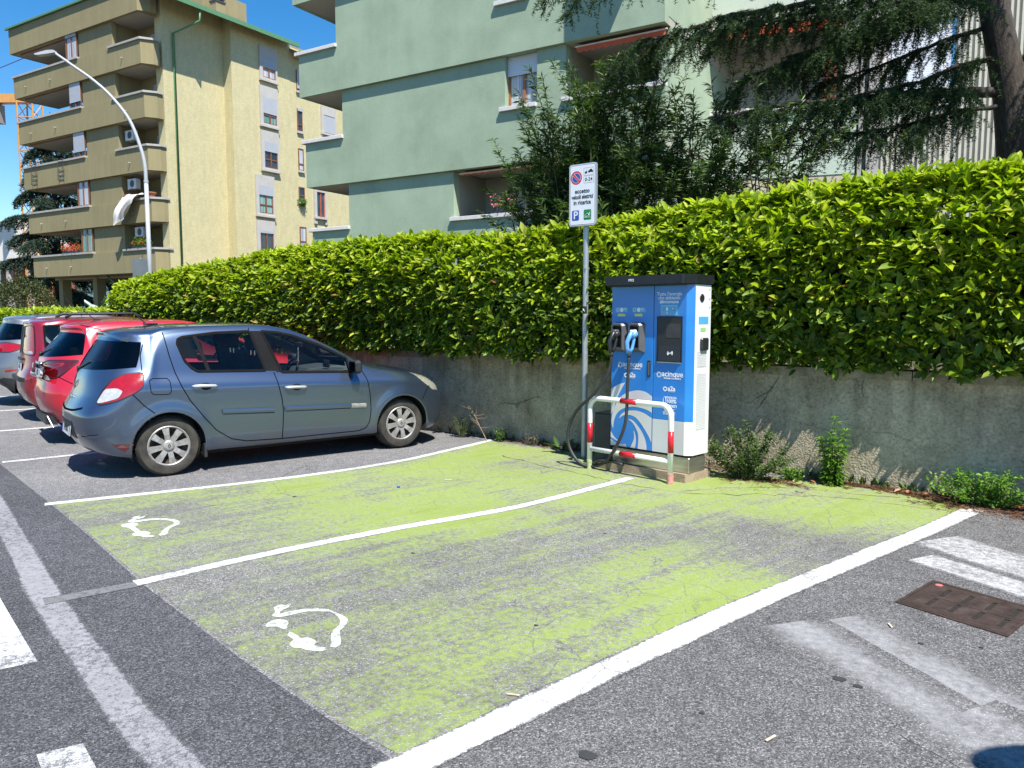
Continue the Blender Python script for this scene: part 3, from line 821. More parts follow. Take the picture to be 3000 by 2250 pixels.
def mat_shutter(name, c, pitch=.055):
    t = NT(name); p = t.pos()
    sep = t.node('ShaderNodeSeparateXYZ'); t.put(sep.inputs[0], p)
    w = t.math('FRACT', t.math('DIVIDE', sep.outputs[2], pitch))
    sl = t.ramp(w, (0, .62), (.12, .95), (.85, 1.0), (1, .7))
    v = t.mix(1.0, t.ramp(t.noise(p, 2.5, 4), (.3, tuple(x * .92 for x in c)), (.7, c)), sl, 'MULTIPLY')
    t.set(col=v, rough=.45, normal=t.bump(sl, .4, .006))
    return t.mat
MAT['shutter'] = mat_shutter('grey_roller_shutter', (.44, .46, .50))
MAT['shutter_w'] = mat_shutter('white_roller_shutter', (.74, .77, .84), .06)
MAT['pane'] = (lambda t: (t.set(col=t.ramp(t.noise(t.pos(), .9, 3), (.4, (.02, .026, .03)), (.6, (.05, .06, .065))), rough=.06, spec=.8), t.mat)[1])(NT('window_pane'))
MAT['curtain'] = (lambda t: (t.set(col=t.ramp(t.noise(t.mapping(t.pos(), scale=(14, 14, .3)), 1, 3), (.35, (.25, .28, .33)), (.65, (.62, .64, .66))), rough=.25, spec=.6), t.mat)[1])(NT('curtained_pane'))
MAT['curtain_g'] = (lambda t: (t.set(col=t.ramp(t.noise(t.mapping(t.pos(), scale=(14, 14, .3)), 1, 3), (.35, (.03, .12, .11)), (.65, (.35, .52, .46))), rough=.25, spec=.6), t.mat)[1])(NT('teal_curtained_pane'))
MAT['pipe_green'] = simple('green_painted_sheet', (.10, .24, .12), .5)
MAT['white_met'] = simple('white_enamel', (.62, .63, .63), .45)
MAT['galv'] = simple('galvanised_steel', (.40, .43, .45), .42, metal=.55, var=.12, scale=12)
MAT['dark_met'] = simple('dark_grey_metal', (.05, .052, .055), .5)
MAT['terracotta'] = simple('terracotta', (.42, .14, .075), .8)
MAT['cloth'] = simple('white_cloth', (.74, .70, .66), .9, var=.05)
MAT['red_cloth'] = simple('orange_red_awning', (.62, .11, .045), .85, var=.1)
MAT['cream'] = simple('cream_lath', (.72, .66, .52), .7)
MAT['red_met'] = simple('red_painted_railing', (.42, .10, .06), .6)

class Fac:
    """facade frame: a along the wall, d outwards, z up -> parent's local axes"""
    def __init__(self, parent, mode, plane):
        self.p, self.mode, self.pl = parent, mode, plane
    def bx(self, m, a0, a1, d0, d1, z0, z1, bev=0.0):
        if self.mode == '-y': m.box(a0, a1, self.pl - d1, self.pl - d0, z0, z1, bev)
        elif self.mode == '+x': m.box(self.pl + d0, self.pl + d1, a0, a1, z0, z1, bev)
        return m
    def part(self, name, mat, a0, a1, d0, d1, z0, z1, parent=None, bev=0.0):
        return self.bx(MB(), a0, a1, d0, d1, z0, z1, bev).build(name, mat, parent or self.p)
    def window(self, a0, a1, z0, z1, d=-.18, wood=None, pane=None, nl=2, shutter=0.0, shmat=None, rail=None, hollow=True):
        """wooden window set at depth d in its opening; shutter = lowered share"""
        wood = wood or MAT['wood']; pane = pane or MAT['pane']
        f = .06
        zt = z1 - (z1 - z0) * shutter
        m = MB()
        self.bx(m, a0, a0 + f, d - .06, d, z0, z1); self.bx(m, a1 - f, a1, d - .06, d, z0, z1)
        self.bx(m, a0 + f, a1 - f, d - .06, d - .001, z0, z0 + f); self.bx(m, a0 + f, a1 - f, d - .06, d - .001, z1 - f, z1)
        for i in range(1, nl):
            c = a0 + (a1 - a0) * i / nl; self.bx(m, c - .045, c + .045, d - .06, d + .012, z0 + f, z1 - f)
        if rail is not None: self.bx(m, a0 + f, a1 - f, d - .06, d + .008, z0 + rail - .035, z0 + rail + .035)
        w = m.build('window', wood, self.p)
        g = f + .001
        for i in range(nl):
            c0 = a0 + (a1 - a0) * i / nl + (g if i == 0 else .046); c1 = a0 + (a1 - a0) * (i + 1) / nl - (g if i == nl - 1 else .046)
            self.part('pane', pane, c0, c1, d - .05, d - .035, z0 + g, z1 - g, w)
        if shutter > 0:
            self.part('roller_shutter', shmat or MAT['shutter'], a0 + .002, a1 - .002, d + .02, d + .045, zt, z1 - .003, w)
        return w

# ------------------------------------------------------------------ sage green apartment block behind the hedge
gb = thing('green_apartment_building', 'sage green stuccoed apartment block with stepped floors and white sills', 'building', (-13, 24, .93))
gbo = Vector(gb.location)
def gpart(name, mat, *bx, bev=0.0, parent=None):
    m = MB(); m.box(*bx, bev)
    m.v = [tuple(Vector(v) - gbo) for v in m.v]
    return m.build(name, mat, parent or gb)
class GFac(Fac):
    def part(self, name, mat, a0, a1, d0, d1, z0, z1, parent=None, bev=0.0):
        m = self.bx(MB(), a0, a1, d0, d1, z0, z1, bev)
        m.v = [tuple(Vector(v) - self.off) for v in m.v]
        return m.build(name, mat, parent or self.p)
    def window(self, *a, **k):
        old = Fac.bx
        off = self.off
        def bx2(s, m, *b, **kk):
            n0 = len(m.v); old(s, m, *b, **kk)
            for i in range(n0, len(m.v)): m.v[i] = tuple(Vector(m.v[i]) - off)
            return m
        # build with offset-aware boxes; nested part() must not subtract twice
        class Tmp(Fac):
            bx = bx2
        tmp = Tmp(self.p, self.mode, self.pl)
        return Fac.window(tmp, *a, **k)
XR = -7.27
levels = [(.93, 5.94, 19.28, 4.55), (5.94, 8.94, 19.15, 7.52), (8.94, 11.95, 19.02, 10.42), (11.95, 14.95, 18.89, 13.4)]
for i, (zb, zt, yf, zs) in enumerate(levels):
    xl = -18.42 - .10 * (i - 1) - .06
    z1 = zt - .002
    fz = GFac(gb, '-y', yf); fz.off = gbo
    if i == 0:
        op = [(-14.05, -10.2)]
    elif i == 1:
        op = [(-12.11, -11.05), (-10.14, XR + .001)]
    elif i == 2:
        op = [(-12.2, -11.2)]
    else: op = []
    # below the sill line the wall runs through, above it stand the piers
    gpart('wall', MAT['green_st'], xl, XR, yf, yf + .30, zb, zs - .10)
    edges = [xl] + [e for o_ in op for e in o_] + [XR]
    for a, b in zip(edges[0::2], edges[1::2]):
        if b - a > .02: gpart('wall_pier', MAT['green_st'], a, b, yf, yf + .30, zs - .0998, z1)
    for a, b in op:
        if b - a < 1.5: gpart('window_sill', MAT['stone_cap'], a - .16, b, yf - .10, yf + .12, zs - .115, zs - .002, bev=.006)
        else: gpart('window_sill', MAT['stone_cap'], a - .1, b - .001, yf - .10, yf + .16, zs - .115, zs - .002, bev=.006)
    # corner balcony on the left
    xb = -20.18 - .10 * (i - 1) - .04
    if i > 0:
        gpart('balcony_parapet', MAT['green_st'], xb, xl - .001, yf + .001, yf + .14, zb, zs - .115)
        gpart('balcony_parapet', MAT['green_st'], xb, xb + .14, yf + .1402, yf + 4.2, zb, zs - .115)
        gpart('balcony_slab', MAT['soffit'], xb + .02, xl + .3, yf + .142, yf + 4.2, zb + .01, zb + .22)
        gpart('parapet_cap', MAT['stone_cap'], xb - .13, xl + .03, yf - .09, yf + .20, zs - .113, zs, bev=.008)
        gpart('parapet_cap', MAT['stone_cap'], xb - .13, xb + .2, yf + .2002, yf + 4.2, zs - .113, zs - .002, bev=.008)
    else:
        gpart('balcony_parapet', MAT['green_st'], xb, xl - .001, yf + .001, yf + .14, zb, zs - .115)
        gpart('balcony_parapet', MAT['green_st'], xb, xb + .14, yf + .1402, yf + 4.2, zb, zs - .115)
        gpart('parapet_cap', MAT['stone_cap'], xb - .13, xl + .03, yf - .09, yf + .20, zs - .113, zs, bev=.008)
    # floor slab = ceiling of the storey below, rear wall and gable
    if i > 0: gpart('floor_slab', MAT['soffit'], xl + .301, XR - .01, yf + .301, 30, zb + .012, zb + .22)
    gpart('rear_wall', MAT['loggia'], xl + .3, XR - .01, yf + 1.75, yf + 2.0, zb + .221, z1)
    gpart('gable_wall', MAT['green_st'], xl, xl + .299, yf + .301, 30, zb + .001, z1)
    gpart('gable_wall', MAT['green_st'], XR - .3, XR, yf + .301, 30, zb + .2211, z1)
    # cross walls beside the openings
    for a, b in op:
        gpart('cross_wall', MAT['loggia'], a - .25, a - .001, yf + .301, yf + 1.75, zb + .2212, z1)
        if b < XR - .1: gpart('cross_wall', MAT['loggia'], b + .001, b + .25, yf + .301, yf + 1.75, zb + .2212, z1)
    for a, b in op:
        if b - a < 1.5: fz.window(a + .002, b - .002, zs, z1 - .002, d=-.20, wood=MAT['wood_o'], pane=MAT['curtain'], nl=2, shutter=.37, shmat=MAT['shutter_w'])
gpart('roof', MAT['grey_cap'], -20.9, XR + .3, 18.5, 30.5, 14.96, 15.2)
# balcony one floor up that throws the slanting shadow
gpart('upper_balcony', MAT['green_st'], -8.45, XR, 17.9, 19.018, 11.96, 13.3)
# things inside the loggias: rear shutters
f0 = GFac(gb, '-y', 19.28 + 1.75); f0.off = gbo
f0.window(-12.75, -10.9, 2.2, 5.75, d=.05, pane=MAT['pane'], nl=2, shutter=.7, shmat=MAT['shutter'])
f1 = GFac(gb, '-y', 19.15 + 1.75); f1.off = gbo
f1.window(-9.2, -7.9, 6.2, 8.6, d=.05, pane=MAT['pane'], nl=2, shutter=.0)

def awning(label, x0, x1, y, z, out=.35, drop=.2, scal=.19, rail=True, rz=0.0, loc=(0, 0, 0)):
    t = thing('awning', label, 'awning', loc, rz, 'rolled orange awnings')
    m = MB()
    n = max(3, int((x1 - x0) / scal)); s = (x1 - x0) / n
    top = []
    m.quad((x0, y, z), (x1, y, z), (x1, y - out, z - .10), (x0, y - out, z - .10))
    pts = []
    for i in range(n):
        for k in range(6):
            f = k / 6
            pts.append((x0 + (i + f) * s, z - .10 - drop + .05 * (1 - math.sin(f * math.pi)) - .0))
    pts.append((x1, z - .10 - drop + .05))
    k = len(pts)
    m.add([(a, y - out, z - .10) for a, b in pts] + [(a, y - out - .01, b) for a, b in pts], [(i, i + 1, k + i + 1, k + i) for i in range(k - 1)])
    m.build('valance', MAT['red_cloth'], t, fix=False)
    if rail: MB().tube([(x0 - .04, y - out, z - .085), (x1 + .04, y - out, z - .085)], .022, 8).build('front_rail', MAT['cream'], t)
    MB().tube([(x0 + .1, y, z - .03), (x0 + .1, y - out * .95, z - .11)], .02, 6).build('arm', MAT['white_met'], t)
    MB().tube([(x1 - .1, y, z - .03), (x1 - .1, y - out * .95, z - .11)], .02, 6).build('arm', MAT['white_met'], t)
    return t
awning('orange scalloped awning rolled up under the green upper loggia ceiling', -9.85, -7.32, 19.62, 8.92, .38, .16)
awning('thin orange scalloped valance along the lower green loggia ceiling', -13.85, -10.3, 19.72, 5.93, .36, .07)
# extractor box on the loggia ceiling
xb_ = thing('vent_box', 'small brown box under the green upper loggia ceiling', 'vent', (-8.2, 19.8, 8.55))
MB().box(-.16, .16, -.12, .12, -.10, .12, .01).build('housing', MAT['wood'], xb_)
vm = MB()
for i in range(3): vm.box(-.12 + i * .09, -.06 + i * .09, -.126, -.121, -.06, .08)
vm.build('grille', MAT['dark_met'], xb_)
MB().tube([(0, 0, .12), (0, 0, .385)], .02, 6).build('hanger', MAT['dark_met'], xb_)

# ------------------------------------------------------------------ pale block further back, seen through the cedar
pb = thing('pale_apartment_building', 'pale green apartment block seen through the cedar branches on the right', 'building', (-8.287, 22.741, .93), R(11.8))
def ppart(name, mat, x0, x1, y0, y1, z0, z1, bev=0.0, parent=None):
    return MB().box(x0, x1, y0, y1, z0 - .93, z1 - .93, bev).build(name, mat, parent or pb)
ppart('wall', MAT['pale_st'], -.36, 5.0, 0, .3, 5.55, 7.42)
ppart('plinth', stucco('beige_plinth', (.50, .44, .33), .06), -.36, 5.0, .02, .32, .93, 5.548)
ppart('wall', MAT['pale_st'], -.36, 5.0, -.10, .3, 9.82, 13.5)
ppart('wall_pier', MAT['pale_st'], -.36, -.05, 0, .3, 7.421, 9.819)
ppart('wall_pier', MAT['grey_cap'], 4.62, 5.0, -.02, .3, 7.421, 9.819)
ppart('loggia_sill', MAT['stone_cap'], -.1, 4.75, -.14, .2, 7.4212, 7.55, .008)
ppart('rear_wall', MAT['soffit'], -.36, 5.0, 1.8, 2.0, 5.6, 13.5)
ppart('ceiling_slab', MAT['soffit'], -.36, 5.0, .301, 1.79, 9.83, 10.0)
ppart('floor_slab', MAT['soffit'], -.36, 5.0, .301, 1.79, 7.1, 7.3)
for q, (a, b) in enumerate(((5.06, 5.17), (5.28, 5.60))):
    ppart('column', MAT['grey_cap'], a, b, -.05, .35, .93, 13.5)
ppart('stair_wall', MAT['grey_wall'], 5.02, 5.75, .6, .8, .93, 13.5)
ppart('wall', MAT['grey_wall'], 5.61, 7.45, .0, .3, 9.55, 13.5)
ppart('wall', MAT['grey_wall'], 5.61, 5.80, .0, .3, 5.9, 9.549)
rb_ = stucco('ribbed_concrete', (.56, .53, .44), .06, 2)
ppart('wall', rb_, 7.4, 16.0, .02, .3, .93, 13.5)
ppart('wall', rb_, 5.61, 7.4, .02, .3, .93, 7.2)
for i in range(46):
    a = 7.42 + i * .13
    ppart('rib', rb_, a, a + .06, -.04, .02, .94, 13.4)
for i in range(13):
    a = 5.66 + i * .13
    ppart('rib', rb_, a, a + .06, -.04, .019, .94, 7.19)
pw = Fac(pb, '-y', .12)
pw.window(5.83, 7.28, 7.25 - .93, 9.5 - .93, d=0, shutter=.96, shmat=MAT['shutter_w'], wood=MAT['white_met'])
ppart('window_sill', MAT['stone_cap'], 5.75, 7.39, -.1, .15, 7.201, 7.248)
awning('faded orange awning over the pale loggia behind the cedar', .3, 4.5, .2, 9.80, .7, .3, rz=R(11.8), loc=(-8.287, 22.741, 0))
rg = thing('balcony_screen', 'red slatted screen at the end of the pale loggia', 'screen', (-8.287, 22.741, 0), R(11.8))
for i in range(9): MB().box(4.10 + i * .04, 4.125 + i * .04, .05, .08, 7.552, 8.86 - i * .05).build('slat', MAT['red_met'], rg)
MB().prism_axis([(4.08, 8.86), (4.46, 8.42), (4.46, 8.48), (4.08, 8.93)], .04, .1).build('top_rail', MAT['red_met'], rg)

# ------------------------------------------------------------------ tan apartment block on the left
TF = 27.63
tb = thing('tan_apartment_building', 'tan five-storey apartment block with ribbon balconies and a yellow tiled side', 'building', (-48, 34, .93))
tbo = Vector(tb.location)
def tpart(name, mat, x0, x1, y0, y1, z0, z1, bev=0.0, parent=None):
    m = MB().box(x0, x1, y0, y1, z0, z1, bev); m.v = [tuple(Vector(v) - tbo) for v in m.v]
    return m.build(name, mat, parent or tb)
def tmb(m, name, mat, parent=None, smooth=False):
    m.v = [tuple(Vector(v) - tbo) for v in m.v]
    return m.build(name, mat, parent or tb, smooth=smooth)
ZB = [4.1, 7.05, 10.0, 13.0, 16.0, 18.9]
ZP = [5.55, 8.47, 11.5, 14.5, 17.45, 20.45]
for i in range(6):
    yf = TF + .10 * (2 - i); xl = -56.22 - .11 * (i - 2)
    zb, zp = ZB[i], ZP[i]
    ch = [(xl, yf), (-42.15, yf), (-41.76, yf + .58), (-41.76, yf + .95), (-42.3, yf + .95), (-42.3, yf + .20), (xl + .15, yf + .20), (xl + .15, yf + 2.9), (xl, yf + 2.9)]
    tmb(MB().prism(ch, zb, zp - (.12 if i < 5 else 0)), 'parapet', MAT['tan_st'])
    tmb(MB().prism([(xl + .152, yf + .202), (-42.302, yf + .202), (-42.302, yf + 2.9), (xl + .152, yf + 2.9)], zb + .01, zb + .2), 'ceiling_slab', MAT['soffit'])
    if i < 5:
        # grey copings over the two loggias
        for a0, a1 in ((xl - .08, -48.62), (-45.32, -42.12)):
            tpart('parapet_cap', MAT['grey_cap'], a0, a1, yf - .09, yf + .24, zp - .1195, zp, .005)
        tmb(MB().prism([(-42.119, yf - .09), (-42.10, yf - .09), (-41.66, yf + .55), (-41.66, yf + .9), (-42.0, yf + .9), (-42.119, yf + .24)], zp - .1195, zp - .001), 'parapet_cap', MAT['grey_cap'])
        tpart('wall', MAT['tan_st'], -48.68, -45.22 + .06 * (i - 2), yf + .13, yf + .4, zp - .1198, ZB[i + 1] + .015)
        # loggia insides
        tpart('rear_wall', MAT['tan_st'], -45.6, -41.9, yf + 1.9, yf + 2.1, zp - 1.2, ZB[i + 1] + .0095)
        tpart('cross_wall', MAT['tan_st'], -45.6, -45.3, yf + .401, yf + 1.9, zb + .21, ZB[i + 1] + .0094)
        tpart('rear_wall', MAT['tan_st'], -54.2, -48.4, yf + 2.6, yf + 2.8, zb + .21, ZB[i + 1] - .25)
        tpart('rear_parapet', MAT['tan_st'], xl + .152, -54.21, yf + 2.75, yf + 2.899, zb + .21, zp - .15)
        tpart('ceiling_trim', MAT['wood'], xl + .6, -49.95, yf + .22, yf + .27, ZB[i + 1] - .09, ZB[i + 1] + .008)
        tpart('cross_wall', MAT['tan_st'], -48.6, -48.3, yf + .401, yf + 2.6, zb + .21, ZB[i + 1] + .0093)
        f = Fac(tb, '-y', yf - tbo.y)
        f.window(-49.90 - tbo.x, -48.70 - tbo.x, zp - tbo.z, ZB[i + 1] - tbo.z, d=-.02, wood=MAT['wood'], pane=(MAT['curtain_g'], MAT['curtain'], MAT['pane'], MAT['pane'], MAT['curtain'])[i], nl=2, shutter=(0, 0, .8, .78, .12)[i])
        f2 = Fac(tb, '-y', yf + 1.9 - tbo.y)
        f2.window(-43.9 - tbo.x, -42.9 - tbo.x, zb + .3 - tbo.z, ZB[i + 1] - .5 - tbo.z, d=.04, nl=2, shutter=.4)
        tmb(MB().tube([(-49.98, yf + .1, zp), (-49.98, yf + .1, ZB[i + 1])], .07, 6), 'loggia_post', MAT['wood'])
        for hx in (-54.55 + .15 * (2 - i), -51.55 + .15 * (2 - i), -43.95):
            tmb(MB().tube([(hx, yf + .01, zb + .58), (hx, yf - .14, zb + .57), ], .03, 6), 'drain_spout', MAT['grey_cap'])
tpart('body', MAT['tan_st'], -53.6, -42.31, TF + 2.95, TF + 16, 4.12, 20.3)
# yellow tiled side in two planes
tpart('tiled_wall', MAT['tile'], -42.4, -41.75, 28.55, 32.78, 4.16, 20.3)
tpart('tiled_wall', MAT['tile'], -42.4, -41.0, 32.781, 37.55, 4.2, 20.0)
tpart('tiled_wall', MAT['tile'], -42.4, -41.02, 37.551, 47.0, 4.21, 19.6)
tmb(MB().prism_axis([(-44.5, 21.4), (-40.1, 19.42), (-40.1, 19.58), (-44.5, 21.55)], 27.2, 37.5), 'roof_eave', MAT['grey_cap'])
tmb(MB().prism_axis([(-40.099, 19.36), (-40.0, 19.36), (-40.0, 19.62), (-40.099, 19.60)], 27.15, 37.52), 'gutter', MAT['pipe_green'])
tmb(MB().prism_axis([(-44.5, 20.9), (-40.15, 18.98), (-40.15, 19.12), (-44.5, 21.05)], 37.6, 47), 'roof_eave', MAT['grey_cap'])
tmb(MB().prism_axis([(-40.149, 18.92), (-40.05, 18.92), (-40.05, 19.18), (-40.149, 19.16)], 37.58, 47), 'gutter', MAT['pipe_green'])
tpart('gutter', MAT['pipe_green'], -56.75, -42.3, TF - .46, TF - .31, 20.46, 20.58)
tpart('roof', MAT['grey_cap'], -56.5, -44.51, TF - .3, TF + 16, 20.46, 20.7)
# rainwater pipe
tmb(MB().tube([(-40.15, 30.0, 19.45), (-40.15, 30.0, 18.75), (-41.66, 29.25, 18.1), (-41.66, 29.25, 3.4)], .075, 8), 'rainwater_pipe', MAT['pipe_green'], smooth=True)
# chimneys
tpart('chimney', MAT['tan_st'], -47.5, -45.6, 34.3, 37.9, 20.7, 23.4)
ck = tpart('chimney', MAT['tan_st'], -45.2, -44.6, 34.6, 35.3, 20.3, 22.3)
for k_ in range(3): tpart('cowl_ring', MAT['dark_met'], -45.25 + .04 * k_, -44.55 - .04 * k_, 34.55 + .04 * k_, 35.35 - .04 * k_, 22.32 + .22 * k_, 22.44 + .22 * k_, parent=None)
# windows of the tiled side
sf = Fac(tb, '+x', -41.0 - tbo.x)
def swin(a0, a1, z0, z1, **k): return sf.window(a0 - tbo.y, a1 - tbo.y, z0 - tbo.z, z1 - tbo.z, **k)
def sbox(name, mat, a0, a1, d0, d1, z0, z1, bev=0.0):
    return sf.part(name, mat, a0 - tbo.y, a1 - tbo.y, d0, d1, z0 - tbo.z, z1 - tbo.z, bev=bev)
big = [(34.92, 36.36, 16.78, 19.0, .52, 'w'), (34.87, 36.36, 13.85, 16.45, .62, 'g'), (34.88, 36.35, 11.0, 13.6, .38, 'c'), (34.33, 35.86, 8.0, 10.68, .34, 'g'), (34.33, 35.82, 5.05, 7.75, .08, 'p')]
pm = {'w': MAT['curtain'], 'g': MAT['curtain_g'], 'c': MAT['pane'], 'p': MAT['pane']}
for a0, a1, z0, z1, sh, pk in big:
    w0, w1 = a0 + .24, a1 - .14
    wz0, wz1 = z0 + .22, z1 - .68
    sbox('window_surround', MAT['surround'], a0, w0, .001, .13, z0 + .1, z1)
    sbox('window_surround', MAT['surround'], w1, a1, .001, .13, z0 + .1, z1)
    sbox('window_surround', MAT['surround'], w0 + .0005, w1 - .0005, .001, .128, wz1, z1)
    sbox('window_surround', MAT['surround'], w0 + .0005, w1 - .0005, .001, .128, z0 + .1, wz0)
    sbox('window_sill', MAT['surround'], a0 - .02, a1 + .03, .001, .22, z0 - .04, z0 + .0995, .004)
    swin(w0 + .001, w1 - .001, wz0 + .001, wz1 - .001, d=.09, nl=2, shutter=sh, pane=pm[pk], rail=.55)
for k_, (a0, a1, z0, z1) in enumerate([(38.1, 38.5, 16.85, 18.25), (38.1, 38.55, 14.15, 15.68), (38.12, 38.58, 11.5, 13.0), (38.08, 38.6, 9.35, 10.38), (38.08, 38.66, 6.2, 7.66)]):
    sf2 = Fac(tb, '+x', -41.02 - tbo.x)
    sf2.window(a0 - tbo.y, a1 - tbo.y, z0 - tbo.z, z1 - tbo.z, d=.07, nl=1, shutter=(.9, .12, .0, 0, 0)[k_], rail=.45, pane=(MAT['pane'], MAT['pane'], MAT['curtain'], MAT['pane'], MAT['curtain'])[k_])
    sbox('window_sill', MAT['surround'], a0 - .05, a1 + .05, -.015, .12, z0 - .14, z0 - .001)
for (a0, a1, z0, z1, sh) in ((40.3, 41.75, 14.0, 16.35, .95), (39.45, 40.62, 8.0, 10.4, .0)):
    sbox('window_surround', MAT['surround'], a0, a0 + .24, -.018, .11, z0, z1); sbox('window_surround', MAT['surround'], a1 - .14, a1, -.018, .11, z0, z1)
    sbox('window_surround', MAT['surround'], a0 + .241, a1 - .141, -.018, .108, z1 - .6 if sh else z1 - .15, z1)
    sf2 = Fac(tb, '+x', -41.02 - tbo.x)
    sf2.window(a0 + .242 - tbo.y, a1 - .142 - tbo.y, z0 + .5 - tbo.z, (z1 - .602 if sh else z1 - .152) - tbo.z, d=.06, nl=2, shutter=sh, wood=MAT['red_met'] if not sh else MAT['wood'])
    sbox('window_sill', MAT['surround'], a0 - .02, a1 + .02, -.016, .2, z0 + .35, z0 + .499)
# open ground floor on columns
tpart('undercroft_wall', MAT['tan_st'], -52, -41.2, TF + 5, TF + 5.2, .93, 4.1)
tpart('undercroft_ceiling', MAT['soffit'], -56.0, -41.1, TF + 1.6, TF + 16, 3.95, 4.09)
for cx_ in (-55.2, -51.0, -46.5, -42.4):
    tpart('column', MAT['tan_st'], cx_, cx_ + .5, TF + 1.4, TF + 2.0, .93, 3.949)
tpart('column', MAT['tan_st'], -41.9, -41.2, 32.9, 35.2, .93, 4.15)
tmb(MB().tube([(-48.9, TF + 1.2, 4.08), (-48.2, TF + 1.25, 3.6), (-48.0, TF + 1.3, 3.2), (-48.0, TF + 1.3, .93)], .07, 8), 'rainwater_pipe', MAT['pipe_green'], smooth=True)

# --- small things on its balconies
def ac_unit(loc, label):
    t = thing('air_conditioner', label, 'air conditioner', loc, 0, 'outdoor air conditioning units on the tan block')
    MB().box(-.42, .42, -.16, .16, 0, .58, .015).build('housing', MAT['white_met'], t)
    f = MB(); f.lathe([(.235, -.166), (.235, -.175), (.215, -.175), (.215, -.163)], 24, 'y', (.06, 0, .29)); f.build('fan_ring', MAT['white_met'], t, smooth=True, angle=30)
    MB().lathe([(.001, -.1635), (.214, -.1635)], 24, 'y', (.06, 0, .29)).build('fan_grille', MAT['dark_met'], t)
    for i in range(6): MB().box(-.418, -.424, -.12, .12, .08 + i * .075, .12 + i * .075).build('louvre', MAT['dark_met'], t)
    for sx in (-.32, .28): MB().box(sx, sx + .04, -.2, .3, -.05, -.001).build('bracket', MAT['galv'], t)
    return t
ac_unit((-44.55, TF + .55, 12.05), 'white air conditioner in the third-storey loggia behind the lamp post')
ac_unit((-44.35, TF + .45, 9.15), 'large white air conditioner above the terracotta pots on the tan block')
ac_unit((-44.05, TF + .60, 6.28), 'white air conditioner above the flower boxes on the lowest tan loggia')
def pot(loc, r, label, h=.3):
    t = thing('flower_pot', label, 'flower pot', loc, 0, 'pots on the tan block')
    MB().lathe([(.001, 0), (r * .62, 0), (r * .95, h * .8), (r * 1.05, h * .82), (r * 1.05, h), (r * .9, h), (r * .85, h * .85), (.001, h * .83)], 18, 'z').build('pot', MAT['terracotta'], t, smooth=True, angle=40)
    MB().cyl((0, 0), r * .84, h * .85, h * .9, 14).build('soil', MAT['soil'], t)
    return t
pot((-44.95, TF + .27, 8.47), .15, 'small terracotta pot at the left end of the sill beside the white cloth')
pot((-44.45, TF + .27, 8.47), .30, 'wide terracotta bowl left of the white cloth on the sill')
pot((-42.45, TF + .27, 8.47), .30, 'wide terracotta bowl right of the lamp post on the balcony sill')
# cloth blowing over the sill
ct = thing('white_cloth', 'white cloth hanging out and blowing over the tan balcony sill', 'cloth', (-43.7, TF, 8.5))
cg = MB(); nu, nv = 14, 16; vs = []
for a in range(nu + 1):
    for b in range(nv + 1):
        s, w = a / nu, b / nv
        xx = -.75 + 1.5 * s - .95 * w * (1 - .45 * s)
        zz = .22 - 1.75 * w * (.55 + .45 * math.sin(1.2 + s * 2.2)) + .06 * math.sin(s * 9 + w * 4)
        yy = -.22 - .10 * math.sin(s * 11 + w * 5) - .30 * w + .1 * math.sin(w * 7 + s * 3)
        if w < .08: yy = -.05 + .2 * s
        vs.append((xx, yy, zz))
cg.add(vs, [(a * (nv + 1) + b, (a + 1) * (nv + 1) + b, (a + 1) * (nv + 1) + b + 1, a * (nv + 1) + b + 1) for a in range(nu) for b in range(nv)])
cg.build('fabric', MAT['cloth'], ct, smooth=True, fix=False)
# ladder racks below the third balcony
for k_, lx in enumerate((-54.6, -51.3)):
    lt = thing('wire_rack', ('black wire clothes rack hanging at the left of the tan parapet', 'black wire clothes rack hanging nearer the middle of the tan parapet')[k_], 'rack', (lx, TF - .2, 10.2))
    for sx in (-.3, .3): MB().tube([(sx, 0, 0), (sx + .12, 0, 1.35)], .02, 5).build('upright', MAT['dark_met'], lt)
    for j in range(5): MB().tube([(-.3 + .02 * j, 0, .05 + j * .28), (.3 + .02 * j, 0, .05 + j * .28)], .016, 5).build('rung', MAT['dark_met'], lt)
    MB().tube([(.12, 0, 1.35), (.12, .2, 1.4)], .02, 5).build('hook', MAT['dark_met'], lt)
# ------------------------------------------------------------------ cars
def car_paint(name, c, metal=.55, rough=.34, flake=.06, dirt=.35):
    t = NT(name)
    p = t.objco()
    fl = t.noise(p, 900, 1)
    v = t.ramp(fl, (.3, tuple(x * (1 - flake) for x in c)), (.7, tuple(min(1, x * (1 + flake)) for x in c)))
    sep = t.node('ShaderNodeSeparateXYZ'); t.put(sep.inputs[0], p)
    g = t.node('ShaderNodeMapRange'); t.put(g.inputs[0], sep.outputs[2]); g.inputs[1].default_value = .75; g.inputs[2].default_value = .2; g.inputs[3].default_value = 0; g.inputs[4].default_value = 1
    ns = t.ramp(t.noise(t.mapping(p, scale=(1.6, 1.6, 4)), 2.2, 6, .65), (.35, .15), (.7, 1.0))
    d = t.math('MULTIPLY', t.math('MULTIPLY', g.outputs[0], ns), dirt)
    v = t.mix(d, v, (.17, .155, .125))
    t.set(col=v, metal=metal, rough=t.math('ADD', t.math('MULTIPLY', d, .4), rough), coat=t.math('SUBTRACT', .9, d, clamp=True), coat_rough=.06, spec=.5)
    return t.mat
MAT['p_blue'] = car_paint('blue_grey_metallic', (.105, .148, .228), .85, .28, dirt=.7)
MAT['p_red'] = car_paint('bright_red_paint', (.50, .012, .030), .15, .3, .02)
MAT['p_dred'] = car_paint('dark_red_paint', (.25, .006, .018), .2, .32, .02)
MAT['p_silver'] = car_paint('silver_metallic', (.25, .255, .265), .7, .36)
MAT['blackpl'] = simple('black_plastic', (.022, .023, .025), .5, var=.2, scale=20)
MAT['trim'] = simple('window_trim', (.010, .010, .011), .85, spec=.05)
